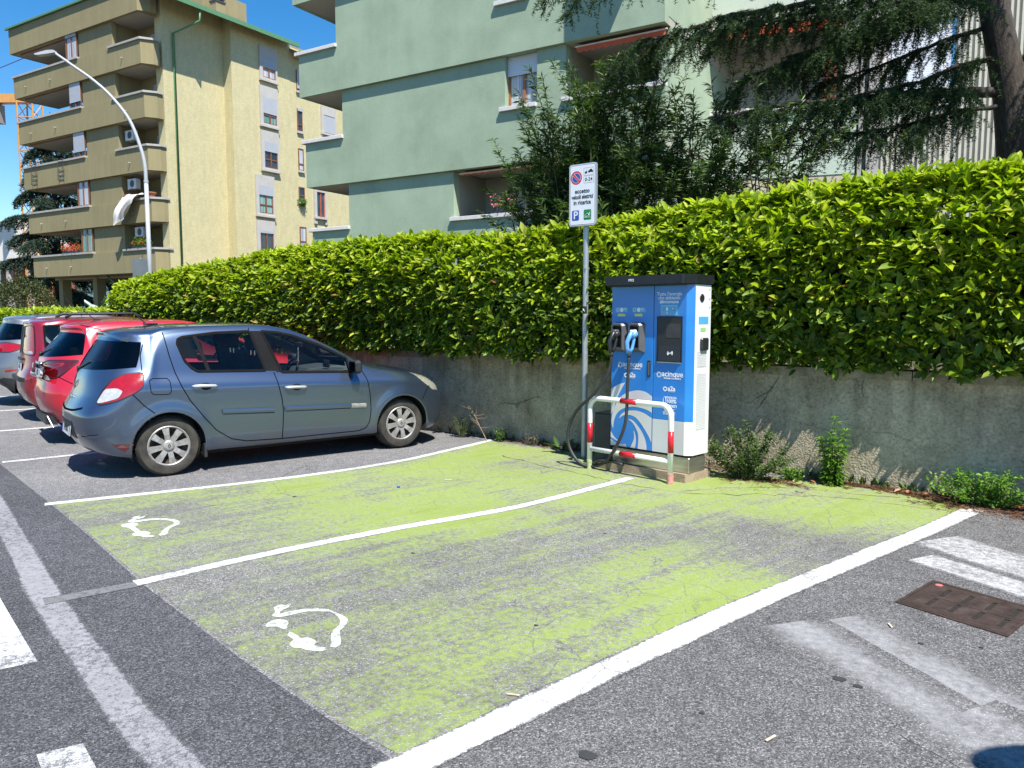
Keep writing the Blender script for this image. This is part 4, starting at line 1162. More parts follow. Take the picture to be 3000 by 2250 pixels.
MAT['pillar'] = simple('pillar_film', (.014, .014, .015), .85, spec=.06)
MAT['under'] = simple('underbody', (.010, .010, .010), .95)
MAT['rubber'] = (lambda t: (t.set(col=t.mix(t.ramp(t.noise(t.pos(), 7, 6, .7), (.35, .0), (.7, .75)), (.030, .029, .028), (.10, .088, .070)), rough=.9, spec=.25), t.mat)[1])(NT('dusty_tyre'))
MAT['hub'] = (lambda t: (t.set(col=t.mix(t.ramp(t.noise(t.pos(), 26, 5, .7), (.45, 0.0), (.55, .55)), (.36, .35, .34), (.20, .18, .16)), metal=.35, rough=.45), t.mat)[1])(NT('scuffed_hubcap'))
MAT['rimdark'] = simple('rusty_rim', (.045, .030, .024), .8, var=.5, scale=40)
MAT['seat'] = simple('grey_seat_cloth', (.07, .073, .08), .95)
MAT['lining'] = simple('cabin_lining', (.13, .13, .13), .9)
MAT['lining_l'] = simple('light_cabin_lining', (.22, .22, .21), .9)
MAT['chrome'] = simple('chrome', (.62, .62, .63), .16, metal=1.0, var=.03)
MAT['handle'] = simple('painted_handle', (.50, .50, .50), .35, metal=.3)
def glass_mat(name, tint, refl=.9):
    t = NT(name)
    tr = t.node('ShaderNodeBsdfTransparent'); t.put(tr.inputs[0], tint)
    gl = t.node('ShaderNodeBsdfGlossy'); gl.inputs['Roughness'].default_value = .03; t.put(gl.inputs[0], (.9, .95, 1.0))
    fr = t.node('ShaderNodeFresnel'); fr.inputs[0].default_value = 1.5
    mx = t.node('ShaderNodeMixShader'); t.t.links.new(t.math('MULTIPLY', fr.outputs[0], refl), mx.inputs[0])
    t.t.links.new(tr.outputs[0], mx.inputs[1]); t.t.links.new(gl.outputs[0], mx.inputs[2])
    t.t.links.new(mx.outputs[0], t.out.inputs['Surface'])
    return t.mat
MAT['glass'] = glass_mat('car_glass', (.72, .80, .78), .6)
MAT['glass_d'] = glass_mat('tinted_rear_glass', (.16, .18, .19), .7)
def lamp_mat(name, c, rough=.12):
    t = NT(name); p = t.objco()
    w = t.voro(p, 26, 'F1', 'Distance')
    v = t.mix(.6, c, t.ramp(w, (.1, 1.15), (.6, .8)), 'MULTIPLY')
    t.set(col=v, rough=rough, coat=1.0, coat_rough=.03, spec=.6, normal=t.bump(w, .15, .004))
    return t.mat
MAT['lamp_red'] = lamp_mat('red_lamp_lens', (.33, .005, .008))
MAT['lamp_dark'] = lamp_mat('dark_red_lens', (.10, .004, .006))
MAT['lamp_clear'] = lamp_mat('clear_lamp_lens', (.42, .43, .43))
MAT['lamp_head'] = lamp_mat('hazy_headlamp', (.27, .28, .22), .3)
MAT['plate_w'] = simple('plate_white', (.70, .70, .70), .4, var=.04)
MAT['plate_b'] = simple('plate_blue', (.03, .09, .36), .4)
MAT['ink'] = simple('black_ink', (.012, .012, .014), .6)

def pchip_slopes(y):
    d = np.diff(y, axis=0)
    m = np.zeros_like(y)
    a, b = d[:-1], d[1:]
    s = np.sign(a) * np.sign(b)
    with np.errstate(divide='ignore', invalid='ignore'):
        h = 2 * a * b / (a + b)
    m[1:-1] = np.where(s > 0, np.nan_to_num(h), 0)
    # blend with Catmull-Rom so broad curves stay round
    m[1:-1] = .55 * m[1:-1] + .45 * np.where(s > 0, (a + b) / 2, 0)
    m[0] = d[0]; m[-1] = d[-1]
    return m
def interp_net(Y, t):
    """Y (n,...) samples at 0..n-1, evaluate at t with cubic hermite"""
    m = pchip_slopes(Y)
    i = np.clip(np.floor(t).astype(int), 0, len(Y) - 2); f = t - i
    sh = (len(t),) + (1,) * (Y.ndim - 1)
    f = f.reshape(sh)
    h00 = 2 * f ** 3 - 3 * f ** 2 + 1; h10 = f ** 3 - 2 * f ** 2 + f; h01 = -2 * f ** 3 + 3 * f ** 2; h11 = f ** 3 - f ** 2
    return h00 * Y[i] + h10 * m[i] + h01 * Y[i + 1] + h11 * m[i + 1]

def inpoly(P, poly):
    x, y = P[:, 0], P[:, 1]; c = np.zeros(len(P), bool)
    n = len(poly)
    for i in range(n):
        x0, y0 = poly[i]; x1, y1 = poly[(i + 1) % n]
        if y0 == y1: continue
        cond = ((y0 > y) != (y1 > y)) & (x < (x1 - x0) * (y - y0) / (y1 - y0) + x0)
        c ^= cond
    return c

CLIO = dict(
    rear=[(-.50, .22), (-.66, .27), (-.765, .44), (-.785, .60), (-.70, .80), (-.635, 1.03), (-.45, 1.34), (-.41, 1.415), (-.22, 1.46)],
    front=[(3.05, .17), (3.28, .21), (3.385, .37), (3.385, .52), (3.345, .66), (3.27, .76), (3.16, .83), (3.0, .90), (2.8, .955)],
    w=[.70, .795, .838, .850, .858, .790],
    s=[-.36, -.05, .35, .9, 1.4, 1.9, 2.3, 2.62, 2.98],
    zb=[[.20] * 9, [.235, .23, .225, .22, .22, .22, .22, .22, .20], [.44, .44, .43, .42, .42, .42, .42, .42, .38], [.62, .63, .62, .61, .60, .60, .60, .62, .54],
        [.85, .85, .84, .83, .82, .80, .79, .78, .68], [1.07, 1.04, 1.02, 1.0, .975, .945, .92, .89, .82]],
    tap=[.985, 1.0, 1.0, 1.0, 1.0, 1.0, 1.0, 1.0, .955],
    k6=[(-.10, .665, 1.325), (.02, .645, 1.39), (.38, .635, 1.43), (.9, .63, 1.44), (1.32, .632, 1.395), (1.80, .66, 1.21), (2.22, .70, 1.0), (2.58, .685, .94), (2.92, .60, .88)],
    k7=[(-.09, .56, 1.43), (.05, .54, 1.46), (.38, .52, 1.48), (.88, .52, 1.485), (1.28, .52, 1.44), (1.78, .54, 1.245), (2.25, .52, 1.025), (2.55, .46, .97), (2.8, .4, .935)],
    k8=[(0.0, 1.478), (.12, 1.488), (.4, 1.500), (.88, 1.500), (1.25, 1.462), (1.75, 1.27), (2.28, 1.045), (2.5, .998), (2.65, .978)],
    axle=2.6, wr=.300, arch=.345,
    win_r=[(.14, 1.30), (.15, 1.345), (.20, 1.365), (.52, 1.402), (.875, 1.414), (.99, 1.0), (.30, 1.022), (.245, 1.06), (.19, 1.13)],
    win_f=[(1.005, 1.412), (1.18, 1.397), (1.34, 1.362), (1.64, 1.25), (1.95, 1.095), (1.965, .945), (1.165, .975)],
    pil=[(.88, 1.416), (1.0, 1.414), (1.16, .977), (.995, .997)],
    lamp=[(-.60, .735), (-.54, .865), (-.46, .965), (-.36, 1.02), (-.195, 1.035), (-.22, .90), (-.29, .845), (-.44, .775)],
    lamp_c=[(-.60, .745), (-.535, .855), (-.51, .885), (-.43, .89), (-.39, .865), (-.43, .80)],
    head=[(2.78, .90), (2.97, .845), (3.13, .74), (3.16, .66), (3.05, .675), (2.92, .77)],
    quarter=.36)

def car_net(P):
    N = np.zeros((15, 9, 3))
    w = P['w'] + [0, 0, 0]
    for k in range(6):
        rs, rz = P['rear'][k]; fs, fz = P['front'][k]; W = P['w'][k]
        zr = P['zb'][k][0]; zf = P['zb'][k][8]
        rr = P.get('rr', 1.0)
        N[0, k] = (rs, 0, rz)
        rr = rr * (1.0, 1.0, 1.0, 1.1, 1.45, 1.75)[k]
        N[1, k] = (rs + .028 * rr, .47 * W, rz + (zr - rz) * .1)
        N[2, k] = (rs + .115 * rr, .83 * W, rz + (zr - rz) * .5)
        for j in range(9):
            s = P['s'][j]
            if j == 0: s = min(max(s, rs + .27 * rr), -.10)
            if j == 8: s = min(s, fs - .34)
            N[3 + j, k] = (s, W * P['tap'][j], P['zb'][k][j])
        N[12, k] = (fs - .135, .775 * W, fz + (zf - fz) * .5)
        N[13, k] = (fs - .03, .42 * W, fz + (zf - fz) * .12)
        N[14, k] = (fs, 0, fz)
    k6, k7, k8 = P['k6'], P['k7'], P['k8']
    for j in range(9):
        N[3 + j, 6] = k6[j]; N[3 + j, 7] = k7[j]; N[3 + j, 8] = (k8[j][0], 0, k8[j][1])
    for k, kk in ((6, k6), (7, k7)):
        rs, rz = P['rear'][k]; W = kk[0][1]
        N[0, k] = (rs, 0, rz); cv = P.get('rr', 1.0) * (1.0 if k == 6 else .7)
        N[1, k] = (rs + .035 * cv, .48 * W, rz - .002); N[2, k] = (rs + .14 * cv, .84 * W, rz + (kk[0][2] - rz) * .35)
        fs, fz = P['front'][k]; W = kk[8][1]
        N[12, k] = (fs - .07, .74 * W, fz + (kk[8][2] - fz) * .35); N[13, k] = (fs - .02, .4 * W, fz + .004); N[14, k] = (fs, 0, fz)
    rs, rz = P['rear'][8]; fs, fz = P['front'][8]
    for q, i in enumerate((0, 1, 2)): N[i, 8] = (rs + (k8[0][0] - rs) * q / 3.2, 0, rz + (k8[0][1] - rz) * q / 3.2)
    for q, i in enumerate((14, 13, 12)): N[i, 8] = (fs + (k8[8][0] - fs) * q / 3.2, 0, fz + (k8[8][1] - fz) * q / 3.2)
    return N

def ray_side(bvh, s, z, sgn, off=.003):
    hit = bvh.ray_cast(Vector((s, sgn * 2.0, z)), Vector((0, -sgn, 0)))
    if hit[0] is None: return None
    return hit[0] + hit[1] * (off if hit[1].y * sgn > 0 else -off)

def strip_on_body(bvh, pts, sgn, w, off, n=10, closed=False, thick=.0):
    """ribbon of width w following the body side"""
    P = np.array(pts + ([pts[0]] if closed else []), float)
    seg = np.linalg.norm(np.diff(P, axis=0), axis=1); L = np.concatenate([[0], np.cumsum(seg)])
    m = max(2, int(L[-1] / .02)); t = np.linspace(0, L[-1], m)
    Q = np.stack([np.interp(t, L, P[:, 0]), np.interp(t, L, P[:, 1])], 1)
    T = np.gradient(Q, axis=0); T /= np.linalg.norm(T, axis=1)[:, None] + 1e-9
    Nn = np.stack([-T[:, 1], T[:, 0]], 1)
    m_ = MB(); rows = []
    for q, n_ in zip(Q, Nn):
        a = ray_side(bvh, *(q + n_ * w / 2), sgn, off); b = ray_side(bvh, *(q - n_ * w / 2), sgn, off); c = ray_side(bvh, *q, sgn, off + thick)
        if a is None or b is None or c is None: continue
        rows.append((a, c, b))
    vs = [p for r_ in rows for p in r_]
    fs = []
    for i in range(len(rows) - 1):
        fs += [(3 * i, 3 * i + 1, 3 * i + 4, 3 * i + 3), (3 * i + 1, 3 * i + 2, 3 * i + 5, 3 * i + 4)]
    if not fs: return None
    m_.add(vs, fs)
    return m_

def patch_on_body(bvh, poly, sgn, off, res=.018):
    """filled polygon laid on the body side"""
    P = np.array(poly); lo, hi = P.min(0), P.max(0)
    bm = bmesh.new()
    vs = [bm.verts.new((x, 0, z)) for x, z in poly]
    bm.faces.new(vs)
    for a in np.arange(lo[0] + res, hi[0], res):
        bmesh.ops.bisect_plane(bm, geom=bm.verts[:] + bm.edges[:] + bm.faces[:], plane_co=(a, 0, 0), plane_no=(1, 0, 0))
    for a in np.arange(lo[1] + res, hi[1], res):
        bmesh.ops.bisect_plane(bm, geom=bm.verts[:] + bm.edges[:] + bm.faces[:], plane_co=(0, 0, a), plane_no=(0, 0, 1))
    m = MB(); bm.verts.ensure_lookup_table(); ok = True
    pts = []
    for v in bm.verts:
        q = ray_side(bvh, v.co.x, v.co.z, sgn, off)
        pts.append(q if q is not None else Vector((v.co.x, sgn * .6, v.co.z)))
    bm.verts.index_update()
    m.add(pts, [[v.index for v in f.verts] for f in bm.faces])
    bm.free()
    return m

MAT['seam0'] = simple('lamp_gasket', (.02, .008, .009), .6)
def round_poly(pts, r=.22):
    out = []; n = len(pts)
    for i in range(n):
        a, b, c = (np.array(pts[(i + k) % n]) for k in (-1, 0, 1))
        p, q = b + (a - b) * r, b + (c - b) * r
        for t in (0, .33, .67, 1): out.append(tuple((1 - t) ** 2 * p + 2 * t * (1 - t) * b + t * t * q))
    return out
def make_wheel(parent, s, y, r, side, hub='eight', width=.19):
    w = bpy.data.objects.new('wheel', None); w.empty_display_size = .1
    link(w, parent); w.location = (s, y, r)
    w.rotation_euler = (0, 0, 0)
    o = side
    T = MB(); hw = width
    prof = [(r * .66, 0), (r * .70, .012 * o), (r * .80, .016 * o), (r * .91, .010 * o), (r * .965, -.012 * o), (r * .995, -.035 * o), (r, -.07 * o), (r, -.12 * o), (r * .99, -.155 * o), (r * .94, -.18 * o), (r * .8, -hw * o), (r * .66, -hw * o)]
    T.lathe(prof, 48, 'y'); T.build('tyre', MAT['rubber'], w, smooth=True, angle=35)
    tr = MB()
    for i in range(60):
        a = 2 * math.pi * i / 60
        c, s_ = math.cos(a), math.sin(a)
        for (y0, y1, da) in ((-.02, -.055, .03), (-.06, -.10, -.02), (-.105, -.15, .03)):
            a1 = a + da; 
            p = [(r * 1.0005 * math.cos(a), y0 * o, r * 1.0005 * math.sin(a)), (r * 1.0005 * math.cos(a + .055), y0 * o, r * 1.0005 * math.sin(a + .055)),
                 (r * 1.0005 * math.cos(a1 + .055), y1 * o, r * 1.0005 * math.sin(a1 + .055)), (r * 1.0005 * math.cos(a1), y1 * o, r * 1.0005 * math.sin(a1))]
            q = [(x * 1.008, yy, z * 1.008) for x, yy, z in p]
            tr.add(p + q, [(4, 5, 6, 7), (0, 1, 5, 4), (1, 2, 6, 5), (2, 3, 7, 6), (3, 0, 4, 7)])
    tr.build('tread', MAT['rubber'], w)
    MB().lathe([(.001, -.045 * o), (r * .45, -.045 * o), (r * .62, -.03 * o), (r * .665, -.005 * o)], 40, 'y').build('rim', MAT['rimdark'], w, smooth=True)
    MB().lathe([(r * .60, -.012 * o), (r * .605, .006 * o), (r * .64, .012 * o), (r * .672, .006 * o), (r * .672, -.004 * o)], 48, 'y').build('hubcap_ring', MAT['hub'], w, smooth=True, angle=40)
    n = 8
    for i in range(n):
        a = 2 * math.pi * (i + .2) / n
        sp = MB(); r0, r1 = r * .16, r * .615; w0, w1 = r * .085, r * .115
        c, s_ = math.cos(a), math.sin(a)
        def pt(rr, tt, yy): return (rr * c - tt * s_, yy * o, rr * s_ + tt * c)
        sp.add([pt(r0, -w0, -.002), pt(r0, w0, -.002), pt((r0 + r1) / 2, w0 * .95, .010), pt((r0 + r1) / 2, -w0 * .95, .010), pt(r1, w1, .004), pt(r1, -w1, .004),
                pt(r0, -w0, -.03), pt(r0, w0, -.03), pt((r0 + r1) / 2, w0 * .95, -.02), pt((r0 + r1) / 2, -w0 * .95, -.02), pt(r1, w1, -.02), pt(r1, -w1, -.02)],
               [(0, 1, 2, 3), (3, 2, 4, 5), (1, 7, 8, 2), (2, 8, 10, 4), (0, 3, 9, 6), (3, 5, 11, 9)])
        sp.build('spoke', MAT['hub'], w)
        a2 = a + math.pi / n
        MB().lathe([(.001, -.030 * o), (r * .045, -.034 * o)], 10, 'y', (r * .42 * math.cos(a2), 0, r * .42 * math.sin(a2))).build('rim_hole', MAT['under'], w)
    MB().lathe([(.001, .012 * o), (r * .10, .012 * o), (r * .17, .007 * o), (r * .20, -.006 * o)], 24, 'y').build('hub_centre', MAT['hub'], w, smooth=True)
    d_ = r * .055
    MB().add([(0, .014 * o, d_ * 1.3), (d_, .014 * o, 0), (0, .014 * o, -d_ * 1.3), (-d_, .014 * o, 0), (0, .0135 * o, d_ * .7), (d_ * .5, .0135 * o, 0), (0, .0135 * o, -d_ * .7), (-d_ * .5, .0135 * o, 0)],
             [(0, 1, 5, 4), (1, 2, 6, 5), (2, 3, 7, 6), (3, 0, 4, 7)]).build('badge', MAT['rimdark'], w, fix=False)
    return w

def make_car(name, label, P, loc, rz, paint, res=.016, detail=True, group='cars parked in the bays'):
    car = thing(name, label, 'car', loc, rz, group)
    N = car_net(P)
    # dense parameters: roughly even spacing along length and height
    ref = N[:, 4]; dl = np.linalg.norm(np.diff(ref, axis=0), axis=1)
    ti = np.concatenate([np.linspace(i, i + 1, max(4, int(dl[i] / (res * (.6 if i in (1, 2, 3) else 1.0)))) + 1)[:-1] for i in range(14)] + [[14.0]])
    dk = [.10, .2, .2, .25, .2, .42, .14, .5]
    rk = [.04, .03, .025, res * .8, res * .7, res, .02, .035]
    tk = np.concatenate([np.linspace(k, k + 1, max(3, int(dk[k] / rk[k])) + 1)[:-1] for k in range(8)] + [[8.0]])
    A = interp_net(N, ti)                                # (ni,9,3)
    G = interp_net(np.transpose(A, (1, 0, 2)), tk)       # (nk,ni,3)
    G = np.transpose(G, (1, 0, 2))
    ni, nk = len(ti), len(tk)
    G[0, :, 1] = 0; G[-1, :, 1] = 0; G[:, -1, 1] = 0
    idx = np.arange(ni * nk).reshape(ni, nk)
    F = np.stack([idx[:-1, :-1], idx[1:, :-1], idx[1:, 1:], idx[:-1, 1:]], -1).reshape(-1, 4)
    V = G.reshape(-1, 3)
    for ax in (0, P['axle']):
        dd = np.hypot(V[:, 0] - ax, V[:, 2] - P['wr'])
        V[:, 1] += np.where(V[:, 1] > .5, .020 * np.exp(-((dd - P['arch'] - .01) / .075) ** 2) * np.clip((V[:, 1] - .5) / .2, 0, 1), 0)
    ci = ((ti[:-1] + ti[1:]) / 2)[:, None].repeat(nk - 1, 1).ravel(); ck_ = ((tk[:-1] + tk[1:]) / 2)[None].repeat(ni - 1, 0).ravel()
    C = V[F].mean(1)
    sz = C[:, [0, 2]]
    sidew = (C[:, 1] > .45)
    cls = np.zeros(len(F), int)
    for ax in (0, P['axle']):
        cls[((sz[:, 0] - ax) ** 2 + (sz[:, 1] - P['wr']) ** 2 < P['arch'] ** 2) & (C[:, 1] > .4) & (ck_ < 5)] = 9
    win = sidew & (ck_ > 4.6) & (ck_ < 6.6)
    cls[win & inpoly(sz, P['win_r'])] = 1
    cls[win & inpoly(sz, P['win_f'])] = 2
    cls[win & inpoly(sz, P['pil'])] = 5
    ws = P.get('ws', (7.12, 8.93)); cls[(ci > ws[0]) & (ci < ws[1]) & (ck_ > 6.28)] = 3
    rg = P.get('rg', (2.62, 5.06, 5.97)); cls[(ci < rg[0]) & (ck_ > rg[1]) & (ck_ < rg[2])] = 4
    lm = (C[:, 1] > P.get('lamp_y', .45)) & inpoly(sz, P['lamp']) & (ci < 4)
    lm[:] = False
    cls[(C[:, 1] > .3) & inpoly(sz, P['head']) & (ci > 9)] = 8
    if 'lower' in P: cls[(cls == 0) & (C[:, 2] < P['lower'])] = 10
    def extract(mask, nm, mat, mirror=True, parent=car, join=True, flip=False):
        f = F[mask]
        if not len(f): return []
        u, inv = np.unique(f, return_inverse=True); v = V[u]; f2 = inv.reshape(f.shape)
        vm = v * np.array([1, -1, 1]); fm = f2[:, ::-1]
        if join:
            vv = np.concatenate([v, vm]); ff = np.concatenate([f2[:, ::-1], fm[:, ::-1] + len(v)])
            o = mesh_np(nm, vv, ff, mat, parent, smooth=True)
            bm = bmesh.new(); bm.from_mesh(o.data); bmesh.ops.remove_doubles(bm, verts=bm.verts, dist=1e-4)
            bmesh.ops.recalc_face_normals(bm, faces=bm.faces); bm.to_mesh(o.data); bm.free()
            return [o]
        return [mesh_np(nm, v, f2[:, ::-1], mat, parent, smooth=True), mesh_np(nm, vm, fm[:, ::-1], mat, parent, smooth=True)]
    # closed shell for ray casting
    bm = bmesh.new()
    allv = np.concatenate([V, V * np.array([1, -1, 1])]); allf = np.concatenate([F[:, ::-1], F + len(V)])
    bvh = BVHTree.FromPolygons([Vector(v) for v in allv], [tuple(int(q) for q in f) for f in allf])
    bm.free()
    body = extract(cls == 0, 'body', paint)[0]
    if 'lower' in P: extract(cls == 10, 'lower_cladding', MAT['blackpl'])
    extract(cls == 1, 'rear_side_window', P.get('rear_glass', MAT['glass']), join=False)
    extract(cls == 2, 'front_side_window', MAT['glass'], join=False)
    extract(cls == 3, 'windscreen', MAT['glass'])
    extract(cls == 4, 'rear_window', MAT['glass_d'])
    extract(cls == 5, 'door_pillar', MAT['pillar'], join=False)
    for sg in (-1, 1):
        L6 = patch_on_body(bvh, round_poly(P['lamp']), sg, .006, .03).build('tail_lamp', P.get('lamp_mat', MAT['lamp_red']), car, smooth=True)
        patch_on_body(bvh, round_poly(P['lamp_c']), sg, .009, .03).build('reversing_lens', MAT['lamp_clear'], L6, smooth=True)
        m = strip_on_body(bvh, round_poly(P['lamp']), sg, .010, .007, closed=True)
        if m: m.build('lamp_edge', MAT['seam0'], L6)
    extract(cls == 8, 'headlamp', MAT['lamp_head'], join=False)
    # lining: the shell again, a little smaller
    lm_ = ((cls == 0) | (cls == 5) | (cls == 10)) & (C[:, 2] > .3)
    f = F[lm_ & (ci > 1.0) & (ci < 9.0)]; u, inv = np.unique(f, return_inverse=True)
    v = V[u].copy(); v[:, 1] *= .955; v[:, 2] = .3 + (v[:, 2] - .3) * .982; v[:, 0] = .9 + (v[:, 0] - .9) * .985
    f2 = inv.reshape(f.shape)
    mesh_np('cabin_lining', np.concatenate([v, v * np.array([1, -1, 1])]), np.concatenate([f2, f2[:, ::-1] + len(v)]), MAT['lining'], car)
    MB().box(-.35, 2.3, -.72, .72, .30, .42).build('floor_pan', MAT['under'], car)
    # wheel houses
    for ax in (0, P['axle']):
        for sg in (-1, 1):
            MB().lathe([(P['arch'] + .004, sg * (P['w'][3] - .03)), (P['arch'] + .004, sg * .50), (.01, sg * .50)], 28, 'y', (ax, 0, P['wr']), -.35, math.pi + .35).build('wheel_house', MAT['under'], car)
            make_wheel(car, ax, sg * (P['w'][2] - .035), P['wr'], sg)
    MB().box(.1, P['axle'] - .1, -.66, .66, .16, .299, .02).build('underbody', MAT['under'], car)
    MB().box(-.42, -.1, -.5, .5, .20, .40, .03).build('rear_underbody', MAT['under'], car)
    MB().box(P['axle'] + .1, P['axle'] + .55, -.55, .55, .18, .4, .03).build('front_underbody', MAT['under'], car)
    car['_bvh'] = 0
    del car['_bvh']
    for sg in ((-1, 1) if detail else (-1,)):
        for key, nm, wdt in (('win_r', 'window_trim', .026), ('win_f', 'window_trim', .026)):
            m = strip_on_body(bvh, P[key], sg, wdt, .004, closed=True, thick=.004)
            if m: m.build(nm, MAT['trim'], car, smooth=True)
        for ax in (0, P['axle']):
            pts = [(ax + (P['arch'] + .006) * math.cos(a), P['wr'] + (P['arch'] + .006) * math.sin(a)) for a in np.linspace(-.22, math.pi + .22, 44)]
            m = strip_on_body(bvh, pts, sg, .022, .002, thick=.006)
            if m: m.build('arch_lip', paint if 'lower' not in P else MAT['blackpl'], car, smooth=True)
        if P.get('quarter'):
            m = strip_on_body(bvh, [(P['quarter'] - .05, 1.38), (P['quarter'] + .05, 1.015)], sg, .038, .005, thick=.003)
            if m: m.build('quarter_divider', MAT['pillar'], car)
    # seats
    def seat(x, y, h=.52):
        m = MB(); m.box(x - .22, x + .28, y - .24, y + .24, .42, .60, .05); b = m.build('seat', MAT['seat'], car)
        m2 = MB(); m2.prism_axis([(x - .22, .58), (x - .06, .60), (x - .24, 1.16), (x - .37, 1.14)], y - .23, y + .23, 'y'); m2.build('backrest', MAT['seat'], b)
        m3 = MB(); m3.box(x - .40, x - .29, y - .13, y + .13, 1.20, 1.37, .035); m3.build('head_restraint', MAT['seat'], b)
        m3 = MB(); m3.tube([(x - .34, y - .06, 1.1), (x - .345, y - .06, 1.22)], .008, 5); m3.tube([(x - .34, y + .06, 1.1), (x - .345, y + .06, 1.22)], .008, 5); m3.build('stalk', MAT['chrome'], b)
    for y in (-.36, .36): seat(1.35, y)
    m = MB(); m.box(.05, .55, -.58, .58, .42, .62, .05); m.prism_axis([(-.02, .6), (.12, .6), (-.10, 1.05), (-.2, 1.03)], -.56, .56, 'y'); m.build('rear_bench', MAT['seat'], car)
    for y in (-.34, 0, .34): MB().box(-.26, -.16, y - .10, y + .10, 1.06, 1.18, .03).build('head_restraint', MAT['seat'], car)
    m = MB(); m.prism_axis([(1.78, .55), (2.1, .5), (2.32, .93), (2.2, .965), (1.86, .93), (1.78, .82)], -.70, .70, 'y'); m.build('dashboard', MAT['lining'], car)
    sw = MB(); ring = [(.185 * math.cos(a), .185 * math.sin(a)) for a in np.linspace(0, 2 * math.pi, 25)]
    sw.tube([(1.70 + b * .42, .36 + a, .88 + b * .9) for a, b in ring], .016, 6, False)
    sw.tube([(1.70, .19, .88), (1.70, .53, .88)], .018, 5); sw.tube([(1.70, .36, .88), (1.85, .36, .80)], .03, 6); sw.build('steering_wheel', MAT['blackpl'], car, smooth=True)
    MB().box(1.66, 1.69, -.10, .10, 1.20, 1.26, .008).build('rear_view_mirror', MAT['blackpl'], car)
    return car, bvh, paint

# ---- the blue hatchback in front
CAR_RZ = math.atan2(2.44, .92)
blue, bvh, pn = make_car('blue_hatchback', 'blue-grey metallic five-door hatchback parked beside the green bays', CLIO, (-7.56, 4.84, .004), CAR_RZ, MAT['p_blue'], res=.014)
MAT['seam'] = simple('panel_gap', (.006, .006, .007), 1.0, spec=.0)
for sg in (-1, 1):
    for pts in ([(.88, 1.45), (.875, 1.425)], [(1.075, .98), (1.10, .85), (1.135, .70), (1.15, .57), (1.145, .40), (1.14, .265)],
                [(.02, 1.415), (.035, 1.30), (.05, 1.19), (.085, 1.02), (.13, .88), (.21, .73), (.33, .565), (.45, .42), (.6, .315), (.76, .275), (1.14, .262), (2.04, .262), (2.13, .29), (2.17, .36), (2.185, .50), (2.175, .67), (2.14, .86), (2.11, .945)],
                [(-.32, .84), (-.22, .72), (-.12, .63)], [(2.87, .57), (2.95, .70), (3.0, .73)], [(-.21, 1.05), (-.205, 1.2), (-.17, 1.30)]):
        m = strip_on_body(bvh, pts, sg, .009, .0022)
        if m: m.build('panel_gap', MAT['seam'], blue)
    # mouldings, handles, fuel flap
    for a, b, c in ((.51, 1.05, .605), (1.165, 1.93, .585)):
        m = strip_on_body(bvh, [(a, c), (a + .03, c), (b, c - .022)], sg, .05, .006, thick=.012)
        if m: m.build('side_moulding', MAT['p_blue'], blue, smooth=True)
        m = strip_on_body(bvh, [(a + .01, c - .026), (b, c - .05)], sg, .008, .003)
        if m: m.build('moulding_shadow_gap', MAT['seam'], blue)
    m = strip_on_body(bvh, [(1.935, .563), (2.12, .555)], sg, .052, .008, thick=.012)
    if m: m.build('badge_plate', MAT['hub'], blue, smooth=True)
    for hx, hz in ((.35, .872), (1.29, .812)):
        m = patch_on_body(bvh, [(hx + .055 * math.cos(a) + .01, hz + .036 * math.sin(a)) for a in np.linspace(0, 2 * math.pi, 18)[:-1]], sg, .003, .03)
        m.build('handle_recess', MAT['under'], blue)
        p = [ray_side(bvh, hx + dx, hz + dz, sg, o_) for dx, dz, o_ in ((-.125, .004, .012), (-.10, .005, .03), (0, .003, .036), (.09, -.001, .03), (.115, -.003, .012))]
        h = MB().tube(p, .015, 8, True, [.010, .016, .0165, .015, .009]); h.build('door_handle', MAT['handle'], blue, smooth=True)
    if sg == -1:
        rect = [(-.16, .955), (-.13, .975), (.00, .97), (.025, .945), (.03, .84), (.01, .815), (-.13, .82), (-.155, .845)]
        m = strip_on_body(bvh, rect, sg, .007, .002, closed=True); m.build('fuel_flap_gap', MAT['seam'], blue)
    # mirror
    q = ray_side(bvh, 1.99, .955, sg, .0)
    mb_ = MB(); mb_.box(1.93, 2.02, sg * (.80 + .03), sg * (.80 + .20), .93, 1.08, .03) if sg > 0 else mb_.box(1.93, 2.02, -(.80 + .20), -(.80 + .03), .93, 1.08, .03)
    mir = mb_.build('wing_mirror', MAT['blackpl'], blue, smooth=False)
    MB().box(1.922, 1.9295, min(sg * .845, sg * .985), max(sg * .845, sg * .985), .945, 1.065).build('mirror_glass', MAT['glass_d'], mir)
    MB().tube([(1.99, sg * .77, .955), (1.98, sg * .86, .96)], .022, 6).build('mirror_arm', MAT['blackpl'], mir)
    m = patch_on_body(bvh, [(1.985, 1.075), (1.975, .945), (2.08, .935), (2.02, 1.05)], sg, .004); m.build('mirror_sail', MAT['pillar'], blue)
    # bumper reflector and mud flap
    m = patch_on_body(bvh, [(-.50, .36), (-.32, .355), (-.40, .285)], sg, .004, .04); m.build('bumper_reflector', MAT['lamp_dark'], blue)
    MB().box(.33, .36, min(sg * .72, sg * .82), max(sg * .72, sg * .82), .15, .29, .004).build('mud_flap', MAT['blackpl'], blue)
